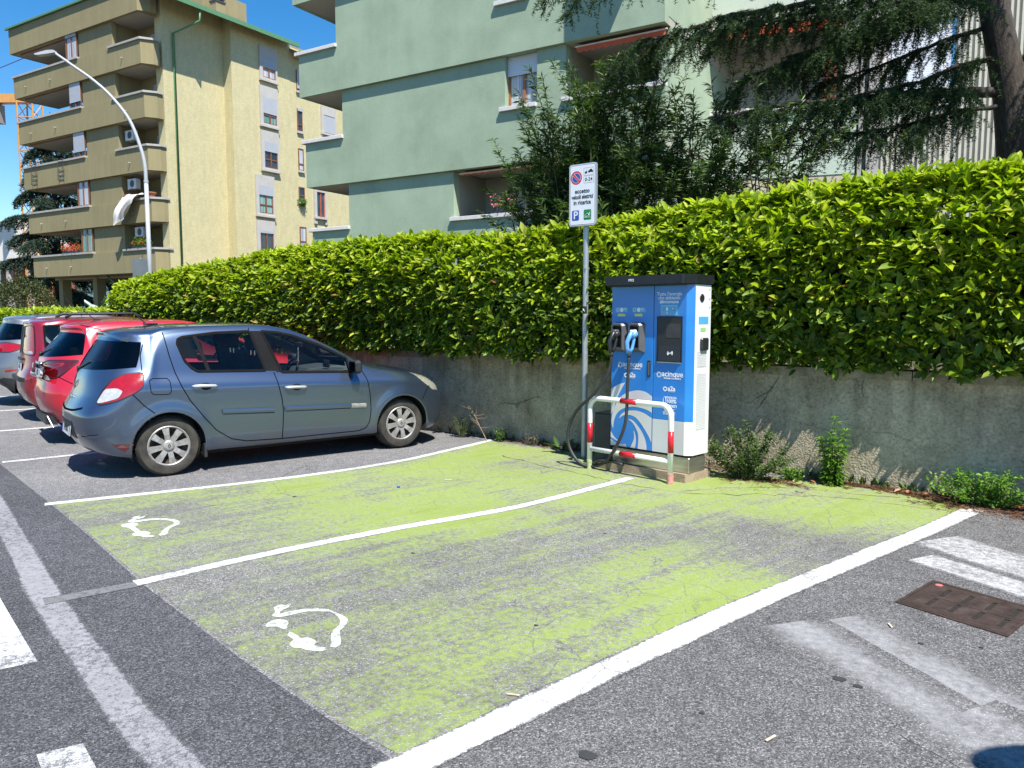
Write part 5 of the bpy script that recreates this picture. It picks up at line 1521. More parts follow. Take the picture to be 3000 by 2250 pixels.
# rear: plate, wiper, spoiler, emblem, lettering, roof aerial
def rearx(bv, y, z):
    h = bv.ray_cast(Vector((-3, y, z)), Vector((1, 0, 0)))
    return h[0].x if h[0] else -.6
def plate(car, bv, yc, z, w, h, txt, tilt=.12, dx=.0):
    x = min(rearx(bv, yc - w / 2, z), rearx(bv, yc + w / 2, z), rearx(bv, yc, z)) - .006 - dx
    M = Matrix.Translation((x, yc, z)) @ Matrix.Rotation(-math.pi / 2, 4, 'Z') @ Matrix.Rotation(math.pi / 2 - tilt, 4, 'X')
    b = MB().box(-w / 2, w / 2, -h / 2, h / 2, -.004, .0, .0)
    o = b.build('number_plate', MAT['plate_w'], car); o.matrix_local = M
    for a0, a1 in ((-w / 2 + .003, -w / 2 + .043), (w / 2 - .043, w / 2 - .003)):
        MB().box(a0, a1, -h / 2 + .003, h / 2 - .003, .0005, .0015).build('plate_band', MAT['plate_b'], o)
    text(txt, h * .78, MAT['ink'], o, Matrix.Translation((0, 0, .0012)), sx=.78, offset=.001)
    return o
def rear_patch(car, bv, y0, y1, z0, z1, off, nm, mat, taper=0.0):
    m = MB(); ny, nz = 16, 5; vs = []
    for i in range(ny + 1):
        for j in range(nz + 1):
            z = z0 + (z1 - z0) * j / nz; f = 1 - taper * (j / nz); y = (y0 + (y1 - y0) * i / ny) * f
            vs.append((rearx(bv, y, z) - off, y, z))
    m.add(vs, [(i * (nz + 1) + j, (i + 1) * (nz + 1) + j, (i + 1) * (nz + 1) + j + 1, i * (nz + 1) + j + 1) for i in range(ny) for j in range(nz)])
    return m.build(nm, mat, car, smooth=True)
rear_patch(blue, bvh, -.36, .36, .385, .55, .004, 'plate_recess', MAT['blackpl'], .12)
plate(blue, bvh, 0, .455, .50, .11, 'EP 934XT', dx=.0)
MB().tube([(rearx(bvh, .05, 1.04) - .015, .05, 1.04), (rearx(bvh, -.25, 1.14) - .012, -.25, 1.13)], .010, 6).build('rear_wiper', MAT['blackpl'], blue)
MB().lathe([(.001, -.02), (.03, -.02), (.035, .012), (.001, .016)], 12, 'x', (rearx(bvh, .05, 1.04), .05, 1.04)).build('wiper_hub', MAT['blackpl'], blue, smooth=True)
sp = MB()
sp_pts = [(-.475, y, 1.395 - .05 * (abs(y) / .6) ** 2) for y in np.linspace(-.56, .56, 15)]
vs = []
for i, y in enumerate(np.linspace(-.585, .585, 15)):
    dz = -.055 * (abs(y) / .6) ** 2.2; dx = .09 * (abs(y) / .6) ** 2.5
    vs += [(-.30 + dx, y, 1.445 + dz), (-.43 + dx, y, 1.415 + dz), (-.435 + dx, y, 1.395 + dz), (-.34 + dx, y, 1.365 + dz)]
fs = [(i * 4 + j, (i + 1) * 4 + j, (i + 1) * 4 + (j + 1) % 4, i * 4 + (j + 1) % 4) for i in range(14) for j in range(4)] + [(0, 1, 2, 3), (56, 57, 58, 59)]
sp.add(vs, fs); sp.build('roof_spoiler', MAT['p_blue'], blue, smooth=True, angle=50)
MB().box(-.438, -.41, -.16, .16, 1.385, 1.408, .003).build('brake_light', MAT['lamp_dark'], blue)
ex_ = rearx(bvh, 0, .90)
em = MB(); a_, b_ = .045, .06
em.add([(ex_ - .012, 0, .90 + b_), (ex_ - .012, a_, .90), (ex_ - .012, 0, .90 - b_), (ex_ - .012, -a_, .90), (ex_ - .014, 0, .90 + b_ * .45), (ex_ - .014, a_ * .4, .90), (ex_ - .014, 0, .90 - b_ * .45), (ex_ - .014, -a_ * .4, .90)],
       [(0, 1, 5, 4), (1, 2, 6, 5), (2, 3, 7, 6), (3, 0, 4, 7)]); em.build('rear_emblem', MAT['chrome'], blue, fix=False)
tx = rearx(bvh, .05, .76)
text('CLIO', .052, MAT['chrome'], blue, Matrix.Translation((tx - .010, .02, .775)) @ Matrix.Rotation(-math.pi / 2, 4, 'Z') @ Matrix.Rotation(math.pi / 2 - .25, 4, 'X'), 'rear_lettering', offset=.001)
# tailgate gap lines on the rear face
def rear_line(car, bv, pts, w=.009, mat=None):
    m = MB(); rows = []
    P = smooth_line(pts, 6)
    for y, z in P:
        rows += [(rearx(bv, y, z - w / 2) - .003, y, z - w / 2), (rearx(bv, y, z + w / 2) - .003, y, z + w / 2)]
    k = len(P); m.add(rows, [(2 * i, 2 * i + 1, 2 * i + 3, 2 * i + 2) for i in range(k - 1)]); m.build('panel_gap', mat or MAT['seam'], car)
rear_line(blue, bvh, [(-.52, .70), (-.3, .665), (0, .655), (.3, .665), (.52, .70)], .02)
rear_line(blue, bvh, [(-.74, .46), (-.5, .42)], .006)
MB().tube([(.02, 0, 1.485), (-.18, 0, 1.68)], .006, 6, True, [.008, .003]).build('roof_aerial', MAT['blackpl'], blue)
MB().box(-.02, .12, -.03, .03, 1.482, 1.505, .008).build('aerial_base', MAT['blackpl'], blue)
# dangling ornament and phone holder seen through the glass
MB().tube([(1.67, 0, 1.2), (1.67, 0, 1.02)], .008, 5).build('mirror_charm', MAT['chrome'], blue)
MB().box(1.93, 1.96, -.25, -.10, .96, 1.05, .008).build('phone_holder', MAT['blackpl'], blue)
# exhaust
MB().tube([(-.55, .35, .22), (-.2, .35, .24)], .028, 10).build('exhaust', MAT['rimdark'], blue)

import copy as _copy
def variant(base, **kw):
    P = _copy.deepcopy(base); P.update(kw); return P
def scaled(base, sz=1.0, sy=1.0, z0=0.0):
    P = _copy.deepcopy(base)
    f = lambda z: z0 + (z - z0) * sz
    P['rear'] = [(s, f(z)) for s, z in P['rear']]; P['front'] = [(s, f(z)) for s, z in P['front']]
    P['w'] = [w * sy for w in P['w']]; P['zb'] = [[f(z) for z in r] for r in P['zb']]
    P['k6'] = [(s, y * sy, f(z)) for s, y, z in P['k6']]; P['k7'] = [(s, y * sy, f(z)) for s, y, z in P['k7']]; P['k8'] = [(s, f(z)) for s, z in P['k8']]
    for k in ('win_r', 'win_f', 'pil', 'lamp', 'lamp_c', 'head'): P[k] = [(s, f(z)) for s, z in P[k]]
    return P
OFFX, OFFY = -2.42, .74
# ---- bright red hatchback
YAR = scaled(CLIO, 1.02, .99)
YAR['rear'] = [(-.42, .25), (-.52, .30), (-.60, .46), (-.62, .62), (-.575, .84), (-.555, 1.05), (-.30, 1.38), (-.30, 1.44), (-.16, 1.49)]
YAR['lamp'] = [(-.60, .80), (-.58, .95), (-.50, 1.035), (-.20, 1.04), (-.30, .96), (-.44, .83)]
YAR['lamp_c'] = [(-.61, .79), (-.60, .85), (-.52, .85), (-.5, .79)]
YAR['lamp_mat'] = MAT['lamp_dark']
YAR['rear_glass'] = MAT['glass_d']
red, bv2, _ = make_car('red_hatchback', 'bright red hatchback parked just behind the blue-grey one', YAR, (-7.56 + OFFX, 4.84 + OFFY, .004), CAR_RZ, MAT['p_red'], res=.022, detail=False)
for sg in (-1, 1):
    m = strip_on_body(bv2, [(-.55, .98), (-.36, 1.0), (-.52, .90)], sg, .022, .004, thick=.004)
    if m: m.build('lamp_light_bar', MAT['lamp_red'], red)
    m = strip_on_body(bv2, [(-.15, 1.46), (.05, 1.40), (.02, 1.2), (.1, 1.0)], sg, .009, .002)
    if m: m.build('panel_gap', MAT['seam'], red)
    m = strip_on_body(bv2, [(-.44, .84), (-.25, .72), (-.15, .64)], sg, .009, .002)
    if m: m.build('panel_gap', MAT['seam'], red)
MB().tube([(rearx(bv2, y, .99) - .012, y, .985) for y in np.linspace(-.24, .24, 9)], .02, 8).build('tailgate_chrome_bar', MAT['chrome'], red, smooth=True)
plate(red, bv2, 0, .86, .50, .11, 'EX 571', dx=.004)
MB().tube([(rearx(bv2, .02, 1.09) - .015, .02, 1.09), (rearx(bv2, -.3, 1.18) - .012, -.3, 1.17)], .010, 6).build('rear_wiper', MAT['blackpl'], red)
MB().lathe([(.001, -.02), (.04, -.02), (.04, .012), (.001, .016)], 12, 'x', (rearx(bv2, .02, 1.09), .02, 1.09)).build('wiper_hub', MAT['blackpl'], red, smooth=True)
m = MB(); xx = rearx(bv2, 0, .36); m.prism([(xx - .014, -.5), (xx - .02, 0), (xx - .014, .5), (xx + .1, .6), (xx + .1, -.6)], .25, .36); m.build('rear_diffuser', MAT['blackpl'], red)
for sg in (-1, 1): MB().tube([(xx + .05, sg * .62, .22), (xx - .0, sg * .54, .36)], .008, 6).build('diffuser_chrome', MAT['chrome'], red)
MB().tube([(.10, 0, 1.515), (-.05, 0, 1.66)], .005, 6, True, [.007, .003]).build('roof_aerial', MAT['blackpl'], red)
MB().prism_axis([(.05, 1.50), (.16, 1.515), (.16, 1.53), (.09, 1.535)], -.02, .02).build('aerial_base', MAT['blackpl'], red)
text('Yaris', .05, MAT['chrome'], red, Matrix.Translation((rearx(bv2, -.42, .9) - .03, -.42, .9)) @ Matrix.Rotation(-math.pi / 2, 4, 'Z') @ Matrix.Rotation(math.pi / 2 - .1, 4, 'X'), 'rear_lettering', offset=.001)

# ---- boxy dark red car
PAN = scaled(CLIO, 1.03, .93)
PAN['rear'] = [(-.40, .26), (-.50, .30), (-.565, .46), (-.575, .62), (-.52, .80), (-.50, 1.02), (-.44, 1.43), (-.43, 1.47), (-.30, 1.53)]
PAN['rr'] = .5
PAN['k6'] = [(-.20, .655, 1.44), (.02, .65, 1.47)] + PAN['k6'][2:]
PAN['k7'] = [(-.15, .56, 1.50), (.05, .54, 1.525)] + PAN['k7'][2:]
PAN['k8'] = [(-.05, 1.545), (.1, 1.55)] + [(s, z + .01) for s, z in PAN['k8'][2:]]
PAN['lamp'] = [(-.50, 1.0), (-.44, 1.42), (-.36, 1.42), (-.38, .98)]
PAN['lamp_c'] = [(-.45, 1.01), (-.445, 1.05), (-.40, 1.05), (-.40, 1.01)]
PAN['lamp_y'] = .42
PAN['rg'] = (1.75, 5.05, 5.97)
PAN['win_r'] = [(-.25, 1.42), (.3, 1.44), (.875, 1.44), (.99, 1.04), (-.25, 1.06)]
PAN['quarter'] = .30
dred, bv3, _ = make_car('dark_red_city_car', 'boxy dark red city car between the red and the silver car', PAN, (-7.56 + 2 * OFFX + .04, 4.84 + 2 * OFFY + .12, .004), CAR_RZ, MAT['p_dred'], res=.024, detail=False)
for sg in (-1, 1):
    MB().tube([(.05, sg * .52, 1.54), (.15, sg * .53, 1.60), (1.0, sg * .53, 1.605), (1.15, sg * .52, 1.53)], .02, 6).build('roof_rail', MAT['blackpl'], dred, smooth=True)
xx = rearx(bv3, 0, .64)
MB().prism([(xx - .02, -.5), (xx - .02, .5), (xx + .12, .74), (xx + .16, .74), (xx + .1, .5), (xx + .1, -.5), (xx + .16, -.74), (xx + .12, -.74)], .60, .66).build('bumper_strip', MAT['blackpl'], dred)
plate(dred, bv3, 0, .80, .50, .11, 'DK 204', dx=.003)
MB().tube([(rearx(bv3, y, .92) - .012, y, .92) for y in np.linspace(-.3, .3, 7)], .018, 8).build('tailgate_handle_bar', MAT['blackpl'], dred)
MB().tube([(.35, 0, 1.56), (.1, 0, 1.90)], .004, 6, True, [.006, .003]).build('roof_aerial', MAT['blackpl'], dred)

# ---- silver off-roader
SUV = scaled(CLIO, 1.07, 1.05)
SUV['rear'] = [(-.45, .34), (-.60, .38), (-.72, .52), (-.74, .68), (-.68, .90), (-.63, 1.12), (-.46, 1.45), (-.44, 1.525), (-.26, 1.57)]
SUV['lamp'] = [(-.70, .96), (-.64, 1.08), (-.45, 1.11), (-.24, 1.06), (-.26, 1.0), (-.45, .94)]
SUV['lamp_c'] = [(-.66, .98), (-.63, 1.05), (-.56, 1.05), (-.56, .98)]
SUV['wr'] = .345; SUV['arch'] = .40; SUV['lower'] = .50; SUV['rear_glass'] = MAT['glass_d']
SUV['win_r'] = [(.02, 1.36), (.2, 1.455), (.52, 1.49), (.875, 1.50), (.99, 1.07), (.2, 1.11)]
silver, bv4, _ = make_car('silver_off_roader', 'silver tall off-roader parked at the left edge', SUV, (-7.56 + 3 * OFFX + .02, 4.84 + 3 * OFFY + .22, .004), CAR_RZ, MAT['p_silver'], res=.024, detail=False)
MB().tube([(.1, .0, 1.585), (-.1, 0, 1.76)], .004, 6, True, [.006, .003]).build('roof_aerial', MAT['blackpl'], silver)
for sg in (-1, 1):
    m = strip_on_body(bv4, [(-.52, .62), (-.25, .66)], sg, .03, .004)
    if m: m.build('bumper_reflector', MAT['lamp_red'], silver)
    MB().tube([(.0, sg * .56, 1.552), (.5, sg * .545, 1.578), (1.1, sg * .545, 1.560)], .012, 6).build('roof_trim', MAT['blackpl'], silver, smooth=True)
    m = strip_on_body(bv4, [(-.10, 1.42), (-.02, 1.25), (.05, 1.05), (.2, .85)], sg, .009, .002)
    if m: m.build('panel_gap', MAT['seam'], silver)
    m = strip_on_body(bv4, [(-.05 + .11 * math.cos(a), 1.06 + .09 * math.sin(a)) for a in np.linspace(0, 6.28, 20)], sg, .008, .002)
    if m and sg == -1: m.build('fuel_flap_gap', MAT['seam'], silver)
# ------------------------------------------------------------------ charging station on its concrete base
MAT['st_blue'] = (lambda t: (t.set(col=t.ramp(t.noise(t.pos(), 3, 4), (.3, (.016, .185, .56)), (.7, (.026, .23, .66))), rough=.3, spec=.5, coat=.3), t.mat)[1])(NT('station_blue_film'))
MAT['st_white'] = simple('station_white_enamel', (.68, .69, .69), .35, var=.04)
MAT['st_grey'] = simple('station_print_grey', (.60, .61, .61), .4, var=.03)
MAT['st_black'] = simple('station_black_cap', (.012, .014, .017), .42, var=.3, scale=8)
MAT['st_dark'] = simple('dark_moulding', (.020, .021, .023), .38)
MAT['st_mid'] = simple('grey_moulding', (.085, .088, .092), .45)
MAT['screen'] = simple('dull_screen', (.045, .048, .052), .14, var=.05)
MAT['steel'] = (lambda t: (t.set(col=t.ramp(t.noise(t.mapping(t.pos(), scale=(4, 4, 30)), 1, 4), (.3, (.42, .39, .33)), (.7, (.60, .57, .50))), metal=.85, rough=.33), t.mat)[1])(NT('brushed_steel_plinth'))
MAT['concrete'] = stucco('concrete_pad', (.34, .265, .185), .22, 5, .7, 60, grain=.3)
MAT['plug_blue'] = simple('light_blue_plug', (.12, .34, .72), .4)
MAT['cable'] = simple('black_cable', (.030, .031, .032), .55)
MAT['ivory'] = simple('white_gloss_tube', (.82, .82, .79), .3, var=.04, scale=14)
MAT['red_tube'] = simple('red_gloss_tube', (.58, .014, .028), .3, var=.08, scale=14)
MAT['white_ink'] = simple('white_print', (.80, .82, .83), .5, var=.02)
MAT['lb_film'] = simple('light_blue_sticker', (.085, .37, .66), .4)
MAT['yel_film'] = simple('yellow_sticker', (.66, .68, .20), .5)
MAT['grn_film'] = simple('green_sticker', (.25, .52, .16), .5)

pad = thing('concrete_base', 'low stained concrete slab under the blue charging station', 'base', (-2.86, 7.2, 0), R(-13))
pm = MB(); pm.prism([(-.50, -.16), (-.2, -.17), (.1, -.155), (.545, -.16), (.56, .0), (.55, .30), (-.5, .32)], -.01, .084)
ob = pm.build('slab', MAT['concrete'], pad)
# the cabinet: local x to the right, y away from the street, z up; front at y = 0
ST = thing('charging_station', 'blue and white electric car charging station with a black cap', 'charging station', (-3.24, 7.15, .085), R(-13.0))
W0, W1, D = 0.0, .88, .33
zb, zt = .172, 1.79
XM = .508
MB().box(W0 + .012, W1 + .035, .02, D - .02, .0, .152, .004).build('steel_plinth', MAT['steel'], ST)
MB().box(W0 + .03, W1 + .02, .04, D - .04, .1522, .1718).build('shadow_gap', MAT['under'], ST)
body = MB()
body.prism([(W0, .012), (W1 - .002, .012), (W1 + .05, .052), (W1 + .05, D), (W0, D)], zb, zt)
body.build('cabinet', MAT['st_white'], ST)
zs_blue = .497
def fbox(name, mat, x0, x1, z0, z1, d0=0.0, d1=.012, parent=ST, bev=0.0):
    return MB().box(x0, x1, d0, d1, z0, z1, bev).build(name, mat, parent)
door = fbox('door', MAT['st_blue'], W0 + .003, XM - .003, zb + .002, zt - .004, -.004, .0118, bev=.003)
pnl = fbox('front_panel', MAT['st_blue'], XM + .003, W1 - .01, zs_blue, zt - .004, -.004, .0118, bev=.003)
fbox('lower_panel', MAT['st_grey'], XM + .003, W1 - .01, zb + .002, zs_blue - .0015, -.004, .0118, bev=.002)
for z0, z1, mt in ((zs_blue, zt - .004, MAT['st_blue']), (zb + .002, zs_blue - .0015, MAT['st_white'])):
    m = MB(); m.prism([(W1 - .0095, -.003), (W1 + .0505, .047), (W1 + .0505, .0525), (W1 - .0095, .0117)], z0, z1); m.build('corner_panel', mt, ST)
SX = W1 + .0502
def sbox_(name, mat, y0, y1, z0, z1, x1=.004, parent=ST):
    return MB().box(SX, SX + x1, y0, y1, z0, z1, .0).build(name, mat, parent)
for z0, n_ in ((.42, 36), (1.02, 10)):
    gv = MB()
    gv.box(SX, SX + .0012, .095, .27, z0 - .01, z0 + n_ * .015)
    for i in range(n_): gv.box(SX + .0013, SX + .0035, .10, .265, z0 + i * .015, z0 + .007 + i * .015)
    gv.build('vent_grille', MAT['st_grey'], ST)
sbox_('side_sticker', MAT['lb_film'], .115, .285, 1.42, 1.49, .0015)
sbox_('side_sticker', MAT['grn_film'], .15, .24, 1.35, 1.385, .0015)
MB().box(SX, SX + .03, .14, .265, 1.17, 1.29, .012).build('socket_flap', MAT['st_dark'], ST)
MB().lathe([(.001, .006), (.036, .006), (.040, .0)], 20, 'x', (SX, .165, 1.665)).build('speaker', MAT['st_dark'], ST)
for z in (1.75, 1.66, 1.58): MB().lathe([(.001, .005), (.007, .004)], 8, 'x', (SX, .30, z)).build('screw', MAT['galv'], ST)
oh = .112
cp = MB()
cp.prism([(W0 - .004, -oh), (W1 + .004, -oh), (W1 + .022, -oh + .012), (W1 + .062, .05), (W1 + .066, D + .02), (W0 - .004, D + .02)], zt + .008, zt + .094)
cp.build('cap', MAT['st_black'], ST)
MB().prism([(W0 + .01, -oh + .02), (W1 - .0, -oh + .02), (W1 + .05, .04), (W1 + .05, D), (W0 + .01, D)], zt + .0002, zt + .0078).build('cap_underside', MAT['st_black'], ST)
FM = lambda x, z, y=-.0052: Matrix.Translation((x, y, z)) @ Matrix.Rotation(math.pi / 2, 4, 'X')
text('1912', .034, MAT['white_ink'], ST, FM(.31, zt + .050, -oh - .0008), offset=.0008)
text("Tutta l'energia", .048, MAT['white_ink'], ST, FM(.68, 1.705), offset=.0004)
text('che abbiamo', .048, MAT['white_ink'], ST, FM(.68, 1.668), offset=.0004)
text('#incomune', .046, MAT['white_ink'], ST, FM(.68, 1.631), offset=.0013)
lb = fbox('instruction_sticker', MAT['lb_film'], .584, .779, 1.500, 1.606, -.0058, -.0042)
im = MB()
for x0, x1, z0, z1 in ((.598, .762, 1.590, 1.593), (.598, .762, 1.532, 1.534), (.598, .762, 1.512, 1.514), (.598, .6, 1.512, 1.593), (.760, .762, 1.512, 1.593), (.648, .668, 1.545, 1.578), (.715, .728, 1.560, 1.572), (.652, .664, 1.517, 1.529)):
    im.box(x0, x1, -.0066, -.0059, z0, z1)
im.build('instruction_print', MAT['white_ink'], lb)
nx0, nx1, nz0, nz1 = .557, .826, 1.058, 1.487
nich = MB().box(nx0, nx1, -.010, -.0042, nz0, nz1, .002).build('screen_bezel', MAT['st_dark'], ST)
MB().prism_axis([(-.0102, nz0 + .004), (-.030, nz0 + .018), (-.0102, nz0 + .155)], nx0 + .02, nx1 - .006, 'x').build('reader_ledge', MAT['st_dark'], nich)
MB().box(nx0 + .10, nx1 - .010, -.0125, -.0102, nz0 + .232, nz0 + .367).build('screen', MAT['screen'], nich)
for i, r in enumerate((.011, .020, .029)):
    for a0 in (-.7, math.pi - .7):
        m = MB(); pts = [(.712 + r * math.cos(a), -.0265, 1.143 + r * math.sin(a)) for a in np.linspace(a0, a0 + 1.4, 8)]
        m.tube(pts, .0026, 4); m.build('contactless_mark', MAT['white_ink'], nich)
MB().lathe([(.001, -.0275), (.005, -.026)], 10, 'y', (.712, 0, 1.143)).build('contactless_mark', MAT['white_ink'], nich)
fbox('niche_edge', MAT['st_grey'], nx0, nx1, nz0 - .009, nz0 - .001, -.009, -.0042)
fm_ = MB()
for b in ((nx0 - .006, nx0 - .0005, nz0, nz1), (nx1 + .0005, nx1 + .005, nz0, nz1), (nx0 - .006, nx1 + .005, nz1 + .0005, nz1 + .006)): fm_.box(b[0], b[1], -.012, -.0042, b[2], b[3])
fm_.build('niche_frame', MAT['st_dark'], ST)

def swirl(x, z, s, mat, parent, n=7, y=-.0060):
    for i in range(n):
        m = MB(); a0 = 2 * math.pi * i / n
        inn, out = [], []
        for t in np.linspace(0, 1, 7):
            r = s * (.42 + .58 * t); a = a0 + 1.25 * t
            wdt = .30 * math.sin(math.pi * min(1, .12 + t * .80))
            inn.append((x + r * math.cos(a - wdt * .2), z + r * math.sin(a - wdt * .2))); out.append((x + r * math.cos(a + wdt * 1.7), z + r * math.sin(a + wdt * 1.7)))
        k = len(inn)
        m.add([(p, y, q) for p, q in inn] + [(p, y, q) for p, q in out], [(j, j + 1, k + j + 1, k + j) for j in range(k - 1)])
        m.build('logo_blade', mat, parent, fix=False)
def logo(x0, z, y=-.0055):
    swirl(x0 + .030, z - .004, .031, MAT['white_ink'], ST, 7, y)
    text('acinque', .078, MAT['white_ink'], ST, FM(x0 + .18, z + .006, y), offset=.0008)
    text('ENERGIA CHE UNISCE', .0195, MAT['white_ink'], ST, FM(x0 + .18, z - .036, y), offset=.0004)
def a2a(x0, z, y=-.0055):
    for i in range(8):
        a = 2 * math.pi * i / 8
        MB().box(x0 + .024 + .018 * math.cos(a) - .006, x0 + .024 + .018 * math.cos(a) + .006, y - .0006, y, z + .018 * math.sin(a) - .006, z + .018 * math.sin(a) + .006).build('logo_blade', MAT['white_ink'], ST)
    text('a2a', .062, MAT['white_ink'], ST, FM(x0 + .095, z + .004, y), offset=.0015)
    text('LIFE COMPANY', .010, MAT['white_ink'], ST, FM(x0 + .095, z - .025, y))
logo(.085, 1.010); a2a(.165, .905)
logo(.550, .936); a2a(.628, .798)
# green energy mark
lf = MB(); 
for pts in ([(.648, .60), (.640, .65), (.632, .69), (.640, .715), (.655, .722)], [(.655, .722), (.662, .69), (.658, .655), (.643, .63)]):
    lf.tube([(a, -.006, b) for a, b in smooth_line(pts, 4)], .0022, 4)
lf.build('leaf_mark', MAT['white_ink'], ST)
text('ENERGIA', .030, MAT['white_ink'], ST, FM(.722, .715), offset=.0004)
text('100%', .052, MAT['white_ink'], ST, FM(.722, .680), offset=.0012)
text('green', .056, MAT['white_ink'], ST, FM(.722, .640), offset=.001)
fbox('print_rule', MAT['white_ink'], .632, .772, .606, .609, -.0056, -.0048)
for q_, (t_, z_) in enumerate((('CERTIFICATA', .592), ('CON GARANZIE', .574), ('DI ORIGINE GSE', .556))): text(t_, .0185, MAT['white_ink'], ST, FM(.70, z_), offset=.0002)
# charging point stickers over the holsters
for x0, x1 in ((.048, .204), (.253, .418)):
    s_ = fbox('point_sticker', MAT['lb_film'], x0, x1, 1.530, 1.582, -.0056, -.0042)
    MB().lathe([(.001, -.0064), (.021, -.0062)], 20, 'y', (x0 + .078, 0, 1.556)).build('socket_symbol', MAT['white_ink'], s_)
    MB().lathe([(.014, -.0064), (.018, -.0064)], 20, 'y', (x0 + .03, 0, 1.556)).build('socket_symbol', MAT['white_ink'], s_)
    text('DC', .024, MAT['white_ink'], s_, FM(x0 + .122, 1.563, -.0060), offset=.0006)
    text('CCS2' if x0 < .1 else 'CHAdeMO', .011, MAT['white_ink'], s_, FM(x0 + .127, 1.545, -.0060))
    fbox('power_sticker', MAT['yel_film'], x0 + .03, x0 + .122, 1.492, 1.517, -.0054, -.0042)
# printed swirl on the door
def print_poly(pts, nm='swirl_print', mat=None, y=-.0052):
    m = MB(); m.add([(a, y, b) for a, b in pts], [list(range(len(pts)))])
    o = m.build(nm, mat or MAT['st_grey'], door, fix=False)
    bm = bmesh.new(); bm.from_mesh(o.data)
    for f in bm.faces:
        if f.normal.y > 0: f.normal_flip()
    bmesh.ops.triangulate(bm, faces=bm.faces[:]); bm.to_mesh(o.data); bm.free()
SL = lambda p, n=5: [tuple(q) for q in smooth_line(p, n)]
print_poly(SL([(.005, .754), (.096, .805), (.18, .829)]) + SL([(.18, .829), (.137, .763), (.068, .643), (.045, .56), (.005, .49)])[1:])
print_poly(SL([(.037, .346), (.015, .394), (.014, .447), (.029, .52), (.062, .590), (.088, .636), (.136, .688), (.2, .728), (.257, .747), (.321, .76), (.383, .76), (.444, .746), (.5035, .712)]) + SL([(.5035, .551), (.45, .574), (.371, .589), (.27, .593), (.165, .567), (.1, .526), (.064, .479), (.04, .405), (.037, .346)])[:-1])
print_poly(SL([(.105, .46), (.139, .507), (.193, .539), (.261, .554), (.334, .556), (.412, .54), (.5035, .499)]) + SL([(.5035, .255), (.474, .311), (.421, .382), (.368, .442), (.309, .489), (.252, .505), (.203, .504), (.155, .492), (.105, .456)])[:-1])
print_poly(SL([(.223, .465), (.279, .455), (.338, .409), (.391, .35), (.428, .285), (.447, .222), (.448, .176)]) + SL([(.341, .176), (.348, .236), (.349, .288), (.339, .34), (.312, .388), (.273, .433), (.223, .461)])[:-1])
print_poly(SL([(.294, .356), (.307, .328), (.319, .285), (.32, .237), (.307, .176)]) + SL([(.250, .176), (.29, .255), (.297, .304), (.288, .354)])[:-1])
print_poly(SL([(.116, .226), (.073, .248), (.038, .279), (.005, .322)]) + SL([(.005, .258), (.073, .232), (.116, .223)])[:-1])
print_poly(SL([(.005, .240), (.018, .232), (.061, .211), (.128, .201), (.193, .205)]) + [(.215, .176), (.005, .176)])
# door handle
hd = fbox('door_handle', MAT['st_dark'], .443, .481, .904, 1.063, -.009, -.0042, bev=.002)
MB().box(.452, .472, -.016, -.0092, .915, 1.045, .004).build('grip', MAT['st_mid'], hd)
# holsters
def holster(x0, x1, z0, z1):
    m = MB(); y1 = -.055
    P0 = [(x0, z0), (x1, z0), (x1, z1 - .02), (x1 - .02, z1), (x0 + .02, z1), (x0, z1 - .02)]
    P1 = [(x0 + .0, z0 + .03), (x1 - .035, z0 + .03), (x1 - .035, z1 - .035), (x1 - .055, z1 - .012), (x0 + .02, z1 - .012), (x0, z1 - .03)]
    n = 6
    m.add([(a, -.0042, b) for a, b in P0] + [(a, y1, b) for a, b in P1], [(i, (i + 1) % n, n + (i + 1) % n, n + i) for i in range(n)])
    # rim and recess
    P2 = [(a * .82 + (x0 + x1 - .035) / 2 * .18, b * .88 + (z0 + z1) / 2 * .12) for a, b in P1]
    m.add([(a, y1, b) for a, b in P1] + [(a, y1, b) for a, b in P2] + [(a, y1 + .035, b) for a, b in P2],
          [(i, (i + 1) % n, n + (i + 1) % n, n + i) for i in range(n)] + [(n + i, n + (i + 1) % n, 2 * n + (i + 1) % n, 2 * n + i) for i in range(n)] + [tuple(range(2 * n, 3 * n))])
    return m.build('holster', MAT['st_mid'], ST, fix=True)
h1 = holster(.034, .204, 1.135, 1.43); h2 = holster(.244, .412, 1.137, 1.434)
for h, x in ((h1, .034), (h2, .244)):
    MB().box(x + .022, x + .118, -.03, -.021, 1.19, 1.39).build('holster_recess', MAT['under'], h)
